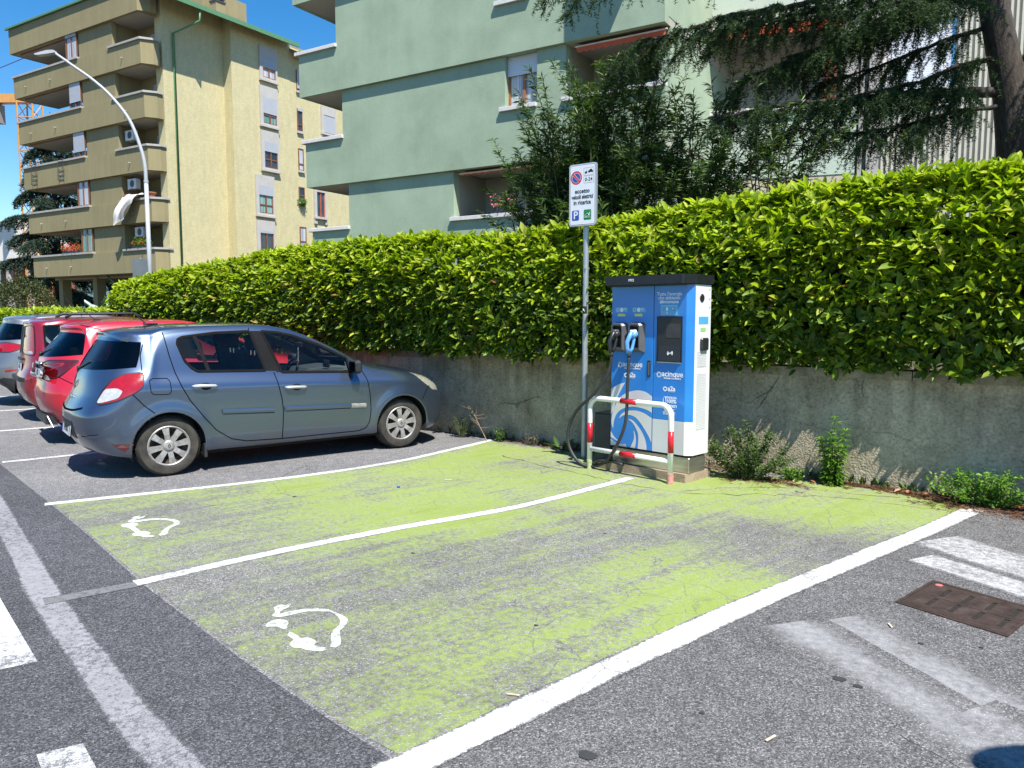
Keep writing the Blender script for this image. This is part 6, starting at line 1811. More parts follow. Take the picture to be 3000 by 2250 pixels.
# plugs and their cables
def plug(name, label, x, zc, mat, path, cab_label):
    p = bpy.data.objects.new(name, None); p.empty_display_size = .05
    tag(p, label, 'charging plug', 'charging plugs'); link(p)
    M = ST.matrix_basis.copy()
    p.matrix_world = M @ Matrix.Translation((x, -.07, zc))
    # nose into the holster, body, loop grip
    MB().tube([(.012, .045, .075), (.012, .0, .07), (.008, -.04, .055)], .034, 12, True, [.030, .036, .033]).build('nose', MAT['st_dark'] if mat is not MAT['plug_blue'] else mat, p, smooth=True)
    MB().tube([(.010, .020, .105), (.002, -.045, .075), (-.012, -.085, .0), (-.012, -.085, -.065), (-.004, -.065, -.105)], .02, 8, True, [.018, .024, .022, .021, .024]).build('grip', mat, p, smooth=True)
    MB().tube([(.012, -.010, .06), (.018, -.020, 0), (.012, -.035, -.07), (-.002, -.06, -.105)], .015, 8, True, [.02, .016, .016, .022]).build('front_bar', mat, p, smooth=True)
    MB().box(-.012, .034, -.050, .015, .085, .115, .008).build('latch', MAT['st_mid'] if mat is not MAT['plug_blue'] else MAT['white_ink'], p)
    MB().tube([(-.004, -.065, -.10), (-.004, -.064, -.16)], .018, 10, True, [.022, .015]).build('strain_relief', MAT['cable'], p, smooth=True)
    c = thing('charging_cable', cab_label, 'cable', (0, 0, 0), 0, 'charging cables')
    Q = smooth_line(path, 8)
    W = [M @ Vector(q) for q in Q]
    c.location = W[-1]
    MB().tube([w - W[-1] for w in W], .0165, 10).build('cable_sheath', MAT['cable'], c, smooth=True)
    return p
plug('charging_plug', 'black charging plug in the left holster', .105, 1.245, MAT['st_dark'],
     [(.101, -.134, 1.085), (.09, -.135, 1.0), (.04, -.15, .87), (-.10, -.16, .70), (-.28, -.17, .55), (-.40, -.17, .38), (-.43, -.17, .20), (-.37, -.17, .06), (-.25, -.16, -.040), (-.12, -.10, -.05), (.05, -.10, .022), (.16, -.12, .03), (.24, -.13, .022), (.20, -.05, .02), (.10, -.02, .02)], 'black cable looping out left past the sign post')
plug('charging_plug', 'light blue charging plug in the right holster', .318, 1.245, MAT['plug_blue'],
     [(.314, -.134, 1.085), (.310, -.135, .95), (.302, -.135, .75), (.298, -.135, .58), (.285, -.14, .44), (.25, -.15, .32), (.19, -.155, .20), (.12, -.15, .10), (.05, -.13, .03), (-.05, -.11, .020), (-.15, -.10, -.03), (-.24, -.02, -.05)], 'black cable hanging straight down in front of the blue door')

# dark recess left of the cabinet: grey cable cover box standing behind
cv = thing('cable_cover_box', 'dark grey metal box standing behind the left end of the railing', 'box', (-3.40, 7.42, .004), R(-13))
MB().box(-.10, .12, -.10, .10, 0, .55, .01).build('box_body', MAT['dark_met'], cv)
MB().prism_axis([(-.1, .5502), (.12, .5502), (.12, .60)], -.10, .10, 'y').build('sloped_lid', MAT['dark_met'], cv)

# ------------------------------------------------------------------ red and white railing
rl = thing('guard_rail', 'red and white tubular guard rail in front of the charging station', 'railing', (-2.96, 6.955, .008), math.atan2(-.25, .965))
hw = .498
def arc_path():
    r = .11; H_ = .735
    pts = [(-hw, 0, 0), (-hw, 0, H_ - r)]
    pts += [(-hw + r - r * math.cos(a), 0, H_ - r + r * math.sin(a)) for a in np.linspace(.2, math.pi / 2, 7)]
    pts += [(hw - r + r * math.sin(a), 0, H_ - r + r * math.cos(a)) for a in np.linspace(0, math.pi / 2, 8)]
    pts += [(hw, 0, 0)]
    return pts
AP = arc_path()
MB().tube(AP, .0275, 14).build('hoop', MAT['ivory'], rl, smooth=True)
MB().tube([(-hw + .02, 0, .205), (hw - .02, 0, .205)], .0245, 12).build('lower_bar', MAT['ivory'], rl, smooth=True)
for a, b, r in (((-.095, 0, .735), (.10, 0, .735), .0285), ((-.10, 0, .205), (.10, 0, .205), .0255), ((-hw, 0, .27), (-hw, 0, .475), .0285), ((hw, 0, .29), (hw, 0, .495), .0285)):
    MB().tube([a, b], r, 14).build('red_band', MAT['red_tube'], rl, smooth=True)
MAT['foot_g'] = simple('green_smeared_foot', (.42, .45, .24), .7, var=.3, scale=30); MAT['foot_r'] = simple('faded_pink_foot', (.55, .26, .22), .7, var=.3, scale=30)
MB().cyl((-hw, 0), .031, -.006, .088, 14).build('foot_sleeve', MAT['foot_g'], rl, smooth=True, angle=40)
MB().cyl((hw, 0), .033, -.006, .092, 14).build('foot_sleeve', MAT['foot_r'], rl, smooth=True, angle=40)

# ------------------------------------------------------------------ parking sign
SG = thing('parking_sign', 'white parking restriction sign on a round galvanised post', 'sign', (-3.765, 7.60, .004), R(-6))
MB().tube([(0, 0, 0), (.004, 0, 3.17)], .032, 16).build('post', MAT['galv'], SG, smooth=True, angle=40)
MB().lathe([(.001, 3.176), (.032, 3.172), (.034, 3.165)], 16, 'z').build('post_cap', MAT['galv'], SG)
PLX0, PLX1, PLZ0, PLZ1 = -.175, .17, 2.545, 3.205
def rrect(x0, x1, z0, z1, r, n=5):
    out = []
    for cx_, cz_, a0 in ((x1 - r, z0 + r, -math.pi / 2), (x1 - r, z1 - r, 0), (x0 + r, z1 - r, math.pi / 2), (x0 + r, z0 + r, math.pi)):
        out += [(cx_ + r * math.cos(a), cz_ + r * math.sin(a)) for a in np.linspace(a0, a0 + math.pi / 2, n)]
    return out
MB().prism_axis(rrect(PLX0, PLX1, PLZ0, PLZ1, .03), -.070, -.045, 'y').build('sign_plate', MAT['galv'], SG)
face_m = simple('sign_reflective_white', (.74, .76, .80), .35, var=.02)
sgreen = simple('sign_green', (.012, .20, .065), .4, var=.03); sblue = simple('sign_blue', (.03, .08, .36), .4, var=.03); sred = simple('sign_red', (.56, .03, .035), .4, var=.03)
def sp_poly(pts, d, nm, mat, parent):
    m = MB(); m.add([(a, d, b) for a, b in pts], [list(range(len(pts)))]); o = m.build(nm, mat, parent, fix=False)
    bm = bmesh.new(); bm.from_mesh(o.data)
    for f in bm.faces:
        if f.normal.y > 0: f.normal_flip()
    bm.to_mesh(o.data); bm.free(); return o
fc = sp_poly(rrect(PLX0 + .006, PLX1 - .006, PLZ0 + .006, PLZ1 - .006, .026), -.0708, 'sign_face', face_m, SG)
sp_poly(rrect(PLX0 + .012, PLX1 - .012, PLZ0 + .012, PLZ1 - .012, .022), -.0712, 'border', MAT['ink'], fc)
sp_poly(rrect(PLX0 + .017, PLX1 - .017, PLZ0 + .017, PLZ1 - .017, .018), -.0716, 'sign_field', face_m, fc)
disc = lambda cx_, cz_, r, n=36: [(cx_ + r * math.cos(a), cz_ + r * math.sin(a)) for a in np.linspace(0, 2 * math.pi, n + 1)[:-1]]
cxx, czz = -.082, 3.06
sp_poly(disc(cxx, czz, .072), -.0720, 'no_parking_ring', sred, fc)
sp_poly(disc(cxx, czz, .054), -.0724, 'no_parking_ring', face_m, fc)
sp_poly(disc(cxx, czz, .050), -.0728, 'no_parking_disc', sblue, fc)
d45 = Vector((.7071, -.7071)); n45 = Vector((.7071, .7071))
def bar(w, d, m_):
    q = [d45 * -.055 + n45 * w, d45 * .055 + n45 * w, d45 * .055 - n45 * w, d45 * -.055 - n45 * w]
    sp_poly([(cxx + p.x, czz + p.y) for p in q], d, 'no_parking_bar', m_, fc)
bar(.0125, -.0732, face_m); bar(.009, -.0736, sred)
for z0, z1 in ((3.075, 3.155), (2.995, 3.068)):
    sp_poly(rrect(.012, .138, z0, z1, .008), -.0720, 'panel_frame', MAT['ink'], fc); sp_poly(rrect(.0145, .1355, z0 + .0025, z1 - .0025, .006), -.0724, 'panel_field', face_m, fc)
FS = lambda x, z, d=-.0728: Matrix.Translation((x, d, z)) @ Matrix.Rotation(math.pi / 2, 4, 'X')
text('0-24', .052, MAT['ink'], fc, FS(.075, 3.032), offset=.0006)
# tow truck pictogram
sp_poly([(.022, 3.10), (.03, 3.118), (.044, 3.118), (.048, 3.124), (.052, 3.138), (.055, 3.137), (.051, 3.112), (.058, 3.108), (.056, 3.10)], -.0728, 'tow_truck', MAT['ink'], fc)
sp_poly([(.066, 3.112), (.070, 3.122), (.082, 3.126), (.092, 3.138), (.112, 3.137), (.122, 3.122), (.130, 3.118), (.130, 3.106), (.068, 3.104)], -.0728, 'towed_car', MAT['ink'], fc)
for a, b in ((.032, 3.098), (.05, 3.098), (.082, 3.105), (.117, 3.105)): sp_poly(disc(a, b, .006, 12), -.0729, 'pictogram_wheel', MAT['ink'], fc)
text('eccetto', .062, MAT['ink'], fc, FS(-.005, 2.915), offset=.001)
text('veicoli elettrici', .062, MAT['ink'], fc, FS(-.003, 2.855), offset=.001, sx=.74)
text('in ricarica', .062, MAT['ink'], fc, FS(-.005, 2.795), offset=.001, sx=.9)
sp_poly(rrect(-.135, -.045, 2.605, 2.715, .012), -.0720, 'parking_square', sblue, fc)
text('P', .115, face_m, fc, FS(-.088, 2.66, -.0726), offset=.002)
sp_poly(rrect(.015, .11, 2.605, 2.715, .012), -.0720, 'charging_square', sgreen, fc)
cm = MB()
cm.tube([(a, -.0735, b) for a, b in smooth_line([(.03, 2.645), (.03, 2.655), (.042, 2.66), (.052, 2.672), (.07, 2.672), (.08, 2.66), (.082, 2.645), (.03, 2.643)], 4)], .0018, 4)
cm.tube([(a, -.0735, b) for a, b in smooth_line([(.082, 2.65), (.092, 2.655), (.094, 2.67), (.088, 2.68), (.098, 2.69), (.1, 2.70)], 4)], .0018, 4)
cm.tube([(.024, -.0735, 2.632), (.1, -.0735, 2.632)], .0018, 4)
cm.build('charging_car_mark', face_m, fc)
MB().box(-.05, .05, -.0448, .034, 2.66, 2.69).build('clamp', MAT['galv'], SG); MB().box(-.05, .05, -.0448, .034, 3.06, 3.09).build('clamp', MAT['galv'], SG)
MB().lathe([(.0326, 1.60), (.0328, 1.604), (.0328, 1.676), (.0326, 1.68)], 12, 'z', (.002, 0, 0), -math.pi * .9, -math.pi * .15).build('sticker', MAT['ink'], SG, smooth=True)
for a, b, c, d in ((-.01, 1.655, .012, 1.625), (-.012, 1.628, .008, 1.65)):
    MB().tube([(a, -.0334, b), (c, -.0334, d)], .003, 4).build('sticker_mark', MAT['white_ink'], SG)
# ------------------------------------------------------------------ oleanders behind the hedge
MAT['ole'] = leaf_mat('oleander_leaf', [(0.0, (.032, .075, .016)), (.5, (.07, .135, .028)), (.9, (.13, .21, .045)), (1.0, (.20, .27, .07))], .3, .4, .35)
MAT['stem'] = simple('grey_brown_stem', (.10, .085, .06), .9, var=.3, scale=18)
def oleander(label, base, lean, h, spread, ns, per, L=.155):
    t = thing('oleander', label, 'shrub', base, 0, 'oleanders behind the hedge')
    st = MB(); P, D, N, Ls = [], [], [], []
    for i in range(ns):
        a = 2 * math.pi * (i + rnd.random()) / ns
        r0 = rnd.uniform(.05, .3); top = rnd.uniform(.62, 1.0) * h; sp = spread * rnd.uniform(.35, 1.0)
        pts = []
        for k in range(9):
            f = k / 8
            x = r0 * math.cos(a) + sp * math.cos(a) * f ** 1.7 + lean[0] * f ** 1.5 + rnd.gauss(0, .02)
            y = r0 * math.sin(a) + sp * .8 * math.sin(a) * f ** 1.7 + lean[1] * f ** 1.5 + rnd.gauss(0, .02)
            pts.append(Vector((x, y, top * (f - .20 * f ** 3) * 1.08)))
        st.tube(pts, .01, 5, False, [.020 * (1 - .75 * k / 8) for k in range(9)])
        shoots = [pts]
        for b in range(4):
            k0 = rnd.randint(3, 6); o_ = pts[k0]; dd = Vector((rnd.gauss(0, 1), rnd.gauss(0, 1), rnd.uniform(.9, 1.8))).normalized(); ln = rnd.uniform(.5, 1.1)
            sh = [o_ + dd * (ln * q / 5) + Vector((0, 0, .06 * (q / 5) ** 2)) for q in range(6)]
            st.tube(sh, .005, 4, False, [.009 * (1 - .7 * q / 5) for q in range(6)]); shoots.append(sh)
        for sh in shoots:
            q = np.array([tuple(p) for p in sh]); n = len(q) - 1
            f = nr.uniform(.38 if len(sh) > 6 else .1, 1.0, per if len(sh) > 6 else per // 2) * n
            i0 = np.clip(f.astype(int), 0, n - 1); fr = (f - i0)[:, None]
            pos = q[i0] * (1 - fr) + q[i0 + 1] * fr; tg = unit(q[i0 + 1] - q[i0])
            ph = nr.uniform(0, 6.28, len(f)); rx = np.stack([np.cos(ph), np.sin(ph), np.zeros(len(f))], 1)
            th = nr.uniform(.4, 1.4, len(f))[:, None]
            d = tg * np.cos(th) + rx * np.sin(th) + np.array([0, 0, -.28])
            P.append(pos); D.append(d); N.append(tg * np.sin(th) - rx * np.cos(th) + nr.normal(0, .3, d.shape)); Ls.append(L * nr.uniform(.65, 1.2, len(f)))
    P, D, N, Ls = map(np.concatenate, (P, D, N, Ls))
    v, f = leaf_verts(P, D, N, Ls, Ls * nr.uniform(.13, .19, len(Ls)), .10, .10, False)
    st.build('stems', MAT['stem'], t, smooth=True)
    mesh_np('leaves', v, f, MAT['ole'], t)['kind'] = 'stuff'
    return t
oleander('slim oleander just left of the parking sign, before the green wall', (-6.75, 11.7, .93), (.05, .1), 4.0, .55, 13, 120)
oleander('tall oleander directly behind the parking sign', (-6.05, 11.6, .93), (.0, 0), 5.2, 1.0, 22, 190)
oleander('dense tall oleander right of the parking sign', (-5.2, 11.6, .93), (.1, 0), 5.8, 1.0, 24, 200)
oleander('slender oleander above the charging station, before the pale wall', (-4.1, 11.8, .93), (.1, 0), 5.2, .95, 20, 170)
oleander('thin bare-stemmed oleander below the lowest cedar bough', (-3.0, 12.0, .93), (.1, 0), 4.4, .9, 16, 110)

# ------------------------------------------------------------------ deodar cedar on the right
MAT['bark'] = (lambda t: (t.set(col=t.mix(.8, t.ramp(t.noise(t.mapping(t.pos(), scale=(9, 9, 2.2)), 1.6, 6, .7), (.3, (.025, .019, .015)), (.6, (.085, .068, .052)), (.8, (.15, .125, .10))), t.ramp(t.noise(t.pos(), 40, 4), (.3, .6), (.7, 1.2)), 'MULTIPLY'),
                                 rough=.95, normal=t.bump(t.noise(t.mapping(t.pos(), scale=(16, 16, 4)), 1.5, 6, .7), .9, .03)), t.mat)[1])(NT('cedar_bark'))
MAT['needle'] = leaf_mat('cedar_needles', [(0.0, (.020, .045, .022)), (.5, (.042, .082, .034)), (.9, (.08, .13, .045)), (1.0, (.17, .20, .05))], .2, .6, .2)
MAT['needle_far'] = leaf_mat('blue_cedar_needles', [(0.0, (.020, .042, .034)), (.5, (.040, .075, .055)), (1.0, (.085, .125, .085))], .15, .6, .2)

def needle_tris(P, D, L, w):
    """thin needle triangles"""
    D = unit(D); n = len(P)
    B = unit(np.cross(D, nr.normal(0, 1, (n, 3)))) * (w / 2)
    V = np.stack([P - B, P + B, P + D * L[:, None]], 1).reshape(-1, 3)
    return V, np.arange(3 * n).reshape(-1, 3)

def cedar_foliage(paths, dens=26, blen=(.35, .85), tuft=.018, nl=.045, per=5, droop=.75, wid=.006, start=.12, branch=None):
    P, D, L = [], [], []
    for q, rad in paths:
        q = np.array([tuple(p) for p in q]); seg = np.linalg.norm(np.diff(q, axis=0), axis=1); cum = np.concatenate([[0], np.cumsum(seg)])
        n = int(cum[-1] * dens)
        s = np.sort(nr.uniform(start, 1.0, n)) * cum[-1]
        px = np.stack([np.interp(s, cum, q[:, k]) for k in range(3)], 1)
        i0 = np.clip(np.searchsorted(cum, s) - 1, 0, len(q) - 2); tg = unit(q[i0 + 1] - q[i0])
        side = unit(np.cross(tg, np.array([[0, 0, 1.0]])))
        for k in range(n):
            sg = -1 if nr.random() < .5 else 1
            ln = nr.uniform(*blen) * (1.0 - .55 * (s[k] / cum[-1]) ** 2)
            d = side[k] * sg * nr.uniform(.15, 1.0) + tg[k] * nr.uniform(-.1, .9) + np.array([0, 0, nr.uniform(-.9, .1)])
            d /= np.linalg.norm(d)
            m = max(4, int(ln / tuft)); f = np.linspace(0, 1, m)[:, None]
            pts = px[k] + d * ln * f + np.array([0, 0, -droop * ln]) * f ** 2 + nr.normal(0, .006, (m, 3))
            if branch is not None and nr.random() < .5:
                branch.tube([tuple(pts[0]), tuple(pts[m // 2]), tuple(pts[-1])], .003, 3, False, [.006, .004, .0015])
            P.append(np.repeat(pts, per, 0)); dd = nr.normal(0, 1, (m * per, 3)); dd[:, 2] = dd[:, 2] * .7 + .1
            D.append(dd + d * .5); L.append(nl * nr.uniform(.5, 1.2, m * per))
    P, D, L = map(np.concatenate, (P, D, L))
    return needle_tris(P, D, L, wid)

ce = thing('deodar_cedar', 'dark deodar cedar with drooping boughs at the right edge', 'tree', (.55, 13.95, .93))
co_ = Vector(ce.location)
trunk = [(.55, 13.95, .93), (.42, 13.82, 2.2), (.30, 13.72, 3.4), (.22, 13.66, 4.1), (.14, 13.6, 4.75), (.04, 13.55, 5.2), (-.06, 13.5, 5.65), (-.16, 13.44, 6.1), (-.40, 13.3, 7.4), (-.55, 13.2, 9.0), (-.5, 13.2, 12), (-.4, 13.2, 15)]
MB().tube([Vector(p) - co_ for p in trunk], .2, 14, True, [.34, .29, .26, .25, .235, .215, .20, .19, .17, .14, .08, .03]).build('trunk', MAT['bark'], ce, smooth=True)
boughs = [
    ([(-.2, 13.4, 6.3), (-1.0, 12.9, 6.1), (-1.8, 12.5, 5.75), (-2.6, 12.1, 5.35), (-3.3, 11.8, 5.1)], .045),
    ([(-.1, 13.5, 5.8), (-.8, 13.3, 5.6), (-1.6, 13.0, 5.3), (-2.4, 12.7, 5.1)], .04),
    ([(-.3, 13.4, 7.0), (-1.1, 13.0, 6.6), (-2.0, 12.7, 6.2), (-3.0, 12.3, 6.05), (-3.9, 12.0, 5.9)], .045),
    ([(.10, 13.58, 4.80), (-.45, 13.3, 4.84), (-1.1, 12.9, 4.82), (-1.7, 12.55, 4.76), (-2.2, 12.2, 4.70), (-2.9, 11.8, 4.62), (-3.6, 11.4, 4.45)], .085),
    ([(.0, 13.5, 5.30), (-.5, 13.2, 5.20), (-1.1, 12.86, 4.95), (-1.7, 12.4, 4.80)], .045),
    ([(.05, 13.55, 4.6), (-.5, 13.2, 4.55), (-1.2, 12.8, 4.35), (-1.9, 12.4, 4.25), (-2.6, 12.0, 4.35)], .04),
    ([(-.25, 13.4, 6.9), (-1.0, 12.9, 6.7), (-1.95, 12.3, 6.25), (-2.6, 11.95, 6.05), (-3.12, 11.6, 5.95), (-3.52, 11.35, 5.85), (-4.15, 10.95, 5.62), (-4.5, 10.8, 5.55)], .06),
    ([(-.22, 13.42, 6.5), (-.9, 13.2, 6.2), (-1.6, 12.9, 5.85), (-2.2, 12.6, 5.6), (-2.8, 12.3, 5.45)], .045),
    ([(-.3, 13.4, 7.2), (-1.2, 12.6, 7.2), (-2.4, 11.7, 6.9), (-3.6, 10.9, 6.6), (-4.6, 10.3, 6.35), (-5.3, 10.0, 6.2)], .055),
    ([(.22, 13.62, 4.4), (.6, 13.2, 4.5), (1.2, 12.6, 4.6), (2.0, 12.0, 4.5)], .05),
    ([(.15, 13.6, 5.2), (.7, 13.4, 5.6), (1.5, 13.0, 5.9), (2.4, 12.6, 5.9)], .05),
    ([(-.1, 13.45, 6.0), (-.6, 12.8, 6.0), (-1.0, 12.2, 5.9), (-1.4, 11.6, 5.7)], .04),
    ([(.3, 13.7, 3.7), (-.3, 13.3, 3.6), (-.9, 12.9, 3.4), (-1.5, 12.5, 3.3)], .03),
    ([(-.45, 13.25, 7.9), (-1.5, 12.5, 8.2), (-2.8, 11.6, 8.1), (-4.2, 10.8, 7.7)], .06),
    ([(-.5, 13.2, 8.6), (.5, 12.3, 9.0), (1.4, 11.4, 9.0), (2.2, 10.6, 8.7)], .06),
    ([(-.5, 13.2, 9.2), (-.8, 12.0, 9.6), (-1.0, 10.8, 9.5), (-1.2, 9.8, 9.1)], .06),
    ([(-.5, 13.2, 9.8), (1.0, 13.2, 10.2), (2.4, 13.1, 10.1), (3.6, 13.0, 9.6)], .06),
    ([(-.5, 13.2, 12.4), (.6, 13.0, 12.9), (1.8, 12.8, 12.8)], .05)]
bm_ = MB()
for q, r in boughs:
    S_ = smooth_line(q, 5)
    MB().tube([Vector(p) + Vector((rnd.gauss(0, .012), rnd.gauss(0, .012), rnd.gauss(0, .012))) - co_ for p in S_], r, 7, False, list(np.linspace(r, r * .18, len(S_)))).build('bough', MAT['bark'], ce, smooth=True)
# side branches of the near boughs
subs = []
for bi, (q, r) in enumerate(boughs):
    S_ = smooth_line(q, 5)
    for k in range(4, len(S_) - 1, 2 if bi < 13 else 3):
        o_ = Vector(S_[k]); d = (Vector(S_[k + 1]) - o_).normalized(); sd = d.cross(Vector((0, 0, 1))).normalized() * (1 if k % 4 else -1)
        ln = rnd.uniform(.5, 1.2)
        w = [o_ + (sd * rnd.uniform(.3, .9) + d * .55) * (ln * f) + Vector((0, 0, .08 * f * ln - .42 * ln * f * f)) for f in (0, .33, .66, 1)]
        bm_.tube([p - co_ for p in w], .01, 5, False, [.016, .012, .008, .004]); subs.append((w, .01))
V1, F1 = cedar_foliage([(smooth_line(q, 5), r) for q, r in boughs[:13]], 28, (.22, .8), tuft=.015, nl=.055, per=5, branch=bm_, start=.12, wid=.011, droop=.5)
V2, F2 = cedar_foliage(subs, 33, (.15, .5), tuft=.015, nl=.055, per=5, wid=.011, droop=.45)
V3, F3 = cedar_foliage([(smooth_line(q, 5), r) for q, r in boughs[13:]], 30, (.5, 1.1), tuft=.05, nl=.12, per=4, wid=.03)
n_sub = len(subs) * 20
bm_.v = bm_.v[:n_sub] + [tuple(Vector(p) - co_) for p in bm_.v[n_sub:]]
bm_.build('twigs', MAT['bark'], ce, smooth=True)['kind'] = 'stuff'
Vc = np.concatenate([V1, V2, V3]) - np.array(co_); Fc = np.concatenate([F1, F2 + len(V1), F3 + len(V1) + len(V2)])
mesh_np('needles', Vc, Fc, MAT['needle'], ce)['kind'] = 'stuff'

# ------------------------------------------------------------------ weeds at the foot of the wall
MAT['weed'] = leaf_mat('weed_leaf', [(0.0, (.035, .075, .018)), (.5, (.07, .125, .03)), (1.0, (.13, .19, .055))], .3, .5, .3)
MAT['weed_b'] = leaf_mat('bright_weed_leaf', [(0.0, (.06, .15, .015)), (.6, (.12, .26, .025)), (1.0, (.2, .34, .05))], .35, .45, .35)
MAT['weed_dry'] = simple('dry_straw', (.32, .22, .13), .9, var=.3, scale=30)
MAT['petal'] = simple('pink_petal', (.62, .12, .22), .6, var=.3, scale=40); MAT['petal_r'] = simple('red_petal', (.60, .05, .03), .6, var=.3, scale=40)
def bush(name, label, loc, rx, ry, h, n, L, mat, wr=.5, group='weeds along the wall', stems=14, up=.3, cat='weed'):
    t = thing(name, label, cat, loc, 0, group)
    st = MB(); P, D, N = [], [], []
    for i in range(stems):
        a = rnd.uniform(0, 6.28); r = math.sqrt(rnd.random())
        tip = Vector((rx * r * math.cos(a), ry * r * math.sin(a), h * (1 - .45 * r * r) * rnd.uniform(.75, 1.1)))
        b = Vector((tip.x * .25, tip.y * .25, 0)); md = (b + tip) / 2 + Vector((rnd.gauss(0, .02), rnd.gauss(0, .02), .04 * h))
        S_ = smooth_line([tuple(b), tuple(md), tuple(tip)], 4)
        st.tube(S_, .002, 4, False, list(np.linspace(.004, .0015, len(S_))))
        m = max(4, n // stems); f = nr.uniform(.12, 1.0, m); q = np.array(S_); idx = f * (len(q) - 1); i0 = np.clip(idx.astype(int), 0, len(q) - 2); fr = (idx - i0)[:, None]
        P.append(q[i0] * (1 - fr) + q[i0 + 1] * fr + nr.normal(0, L * .5, (m, 3)))
        d = nr.normal(0, 1, (m, 3)); d[:, 2] = d[:, 2] * .5 + up; D.append(d); N.append(nr.normal(0, .5, (m, 3)) + np.array([0, -.2, 1.0]))
    P, D, N = map(np.concatenate, (P, D, N)); P[:, 2] = np.maximum(P[:, 2], .01)
    Ls = L * nr.uniform(.6, 1.3, len(P))
    v, f = leaf_verts(P, D, N, Ls, Ls * wr, .2, .15, False)
    st.build('stems', MAT['stem'], t)
    mesh_np('leaves', v, f, mat, t)['kind'] = 'stuff'
    return t
bush('wall_weed', 'bushy small-leaved weed growing right beside the charging station', (-1.93, 7.42, .004), .44, .24, .52, 3800, .032, MAT['weed'], .6, stems=40)
bush('wall_weed', 'low weed patch between the bushy weed and the tall spiky one', (-1.50, 7.60, .004), .17, .1, .13, 260, .04, MAT['weed_b'], .5, stems=10)
bush('wall_weed', 'sprawling green weed clump at the right end of the wall', (.05, 7.38, .004), .52, .24, .32, 2400, .035, MAT['weed_b'], .55, stems=34)
bush('wall_weed', 'dark rounded weed at the wall left of the sign, past the car front', (-5.75, 8.02, .004), .17, .14, .32, 800, .03, MAT['weed'], .25, stems=26)
bush('wall_weed', 'small light weed at the shaded wall between car and sign', (-5.15, 8.0, .004), .10, .08, .20, 300, .025, MAT['weed_b'], .5, stems=12)
bush('wall_weed', 'thin dry weed tuft at the shaded wall left of the sign post', (-4.65, 7.98, .004), .16, .08, .16, 90, .025, MAT['weed_dry'], .3, stems=22)
# upright plant with whorled leaves
up = thing('wall_weed', 'tall upright weed with whorled pointed leaves against the wall', 'weed', (-1.16, 7.60, .004), 0, 'weeds along the wall')
st = MB(); P, D, N, Ls = [], [], [], []
for i in range(7):
    a = i * .9; bx_ = .10 * math.cos(a) * (i > 0); by_ = .05 * math.sin(a) * (i > 0); hh = .62 if i == 0 else rnd.uniform(.3, .52)
    S_ = smooth_line([(bx_ * .3, by_ * .3, 0), (bx_ * .8, by_, hh * .5), (bx_ * 1.3, by_ * 1.3 - .01, hh)], 5); st.tube(S_, .004, 5, False, list(np.linspace(.007, .003, len(S_))))
    q = np.array(S_)
    for k in range(26):
        f = k / 26; p = q[min(len(q) - 1, int(f * len(q)))]
        for j in range(4):
            ph = j * 1.57 + k * .7 + rnd.gauss(0, .2); P.append(p + nr.normal(0, .004, 3)); D.append((math.cos(ph), math.sin(ph), .25 + .5 * (f > .85))); N.append((0, 0, 1.0)); Ls.append((.11 - .045 * f) * rnd.uniform(.8, 1.2))
Ls = np.array(Ls); v, f = leaf_verts(np.array(P), np.array(D), np.array(N) + nr.normal(0, .2, (len(P), 3)), Ls, Ls * .22, .12, .28, False)
st.build('stems', MAT['weed_b'], up); mesh_np('leaves', v, f, MAT['weed_b'], up)['kind'] = 'stuff'
# dandelion-like rosette and dead twig
ds = thing('wall_weed', 'flat broad-leaved weed rosette beside the foot of the sign post', 'weed', (-4.15, 7.80, .004), 0, 'weeds along the wall')
P = np.zeros((14, 3)); ph = nr.uniform(0, 6.28, 14); el = nr.uniform(.15, 1.0, 14)
Dn = np.stack([np.cos(ph) * np.cos(el), np.sin(ph) * np.cos(el), np.sin(el)], 1); Ls = nr.uniform(.14, .28, 14)
v, f = leaf_verts(P + nr.normal(0, .02, P.shape) * [1, 1, 0] + [0, 0, .01], Dn, np.tile([0, 0, 1.0], (14, 1)) + nr.normal(0, .2, (14, 3)), Ls, Ls * .26, .1, .2, True)
mesh_np('leaves', v, f, MAT['weed'], ds)
dt = thing('dead_twig', 'dry pale branching twig leaning on the wall behind the car', 'twig', (-5.30, 7.95, .004))
m = MB(); main = [(0, 0, 0), (-.1, .0, .16), (-.22, .02, .34), (-.3, .03, .42)]
m.tube(main, .004, 4, False, [.005, .004, .003, .002])
for i in range(9):
    o_ = Vector(main[1]).lerp(Vector(main[3]), i / 9); dd = Vector((rnd.gauss(-.1, .7), rnd.gauss(0, .12), rnd.uniform(.0, .8))).normalized()
    m.tube([o_, o_ + dd * .08, o_ + dd * .17 + Vector((rnd.gauss(0, .02), 0, .01))], .002, 3, False, [.003, .002, .001])
m.build('branches', MAT['weed_dry'], dt)
# fallen needles and leaves
n = 17000
x = nr.uniform(-2.1, 1.4, n); off = np.abs(nr.normal(0, .22, n)); keep = fbm(x * 3, off * 5, 31) > -.4
x, off = x[keep], off[keep]; y = wy(x) - .05 - off
x2 = nr.uniform(-5.2, -2.1, 1400); y2 = wy(x2) - .04 - np.abs(nr.normal(0, .09, 1400))
x = np.concatenate([x, x2]); y = np.concatenate([y, y2]); n = len(x)
z = .009 + np.abs(nr.normal(0, .006, n))
ph = nr.uniform(0, 6.28, n)
MAT['needle_dry'] = leaf_mat('fallen_needles', [(0.0, (.07, .035, .018)), (.5, (.15, .075, .038)), (1.0, (.26, .15, .085))], .1, .9, .1, (1, .8, .6))
V, F_ = needle_tris(np.stack([x, y, z], 1), np.stack([np.cos(ph), np.sin(ph), nr.normal(0, .08, n)], 1), nr.uniform(.03, .10, n), .006)
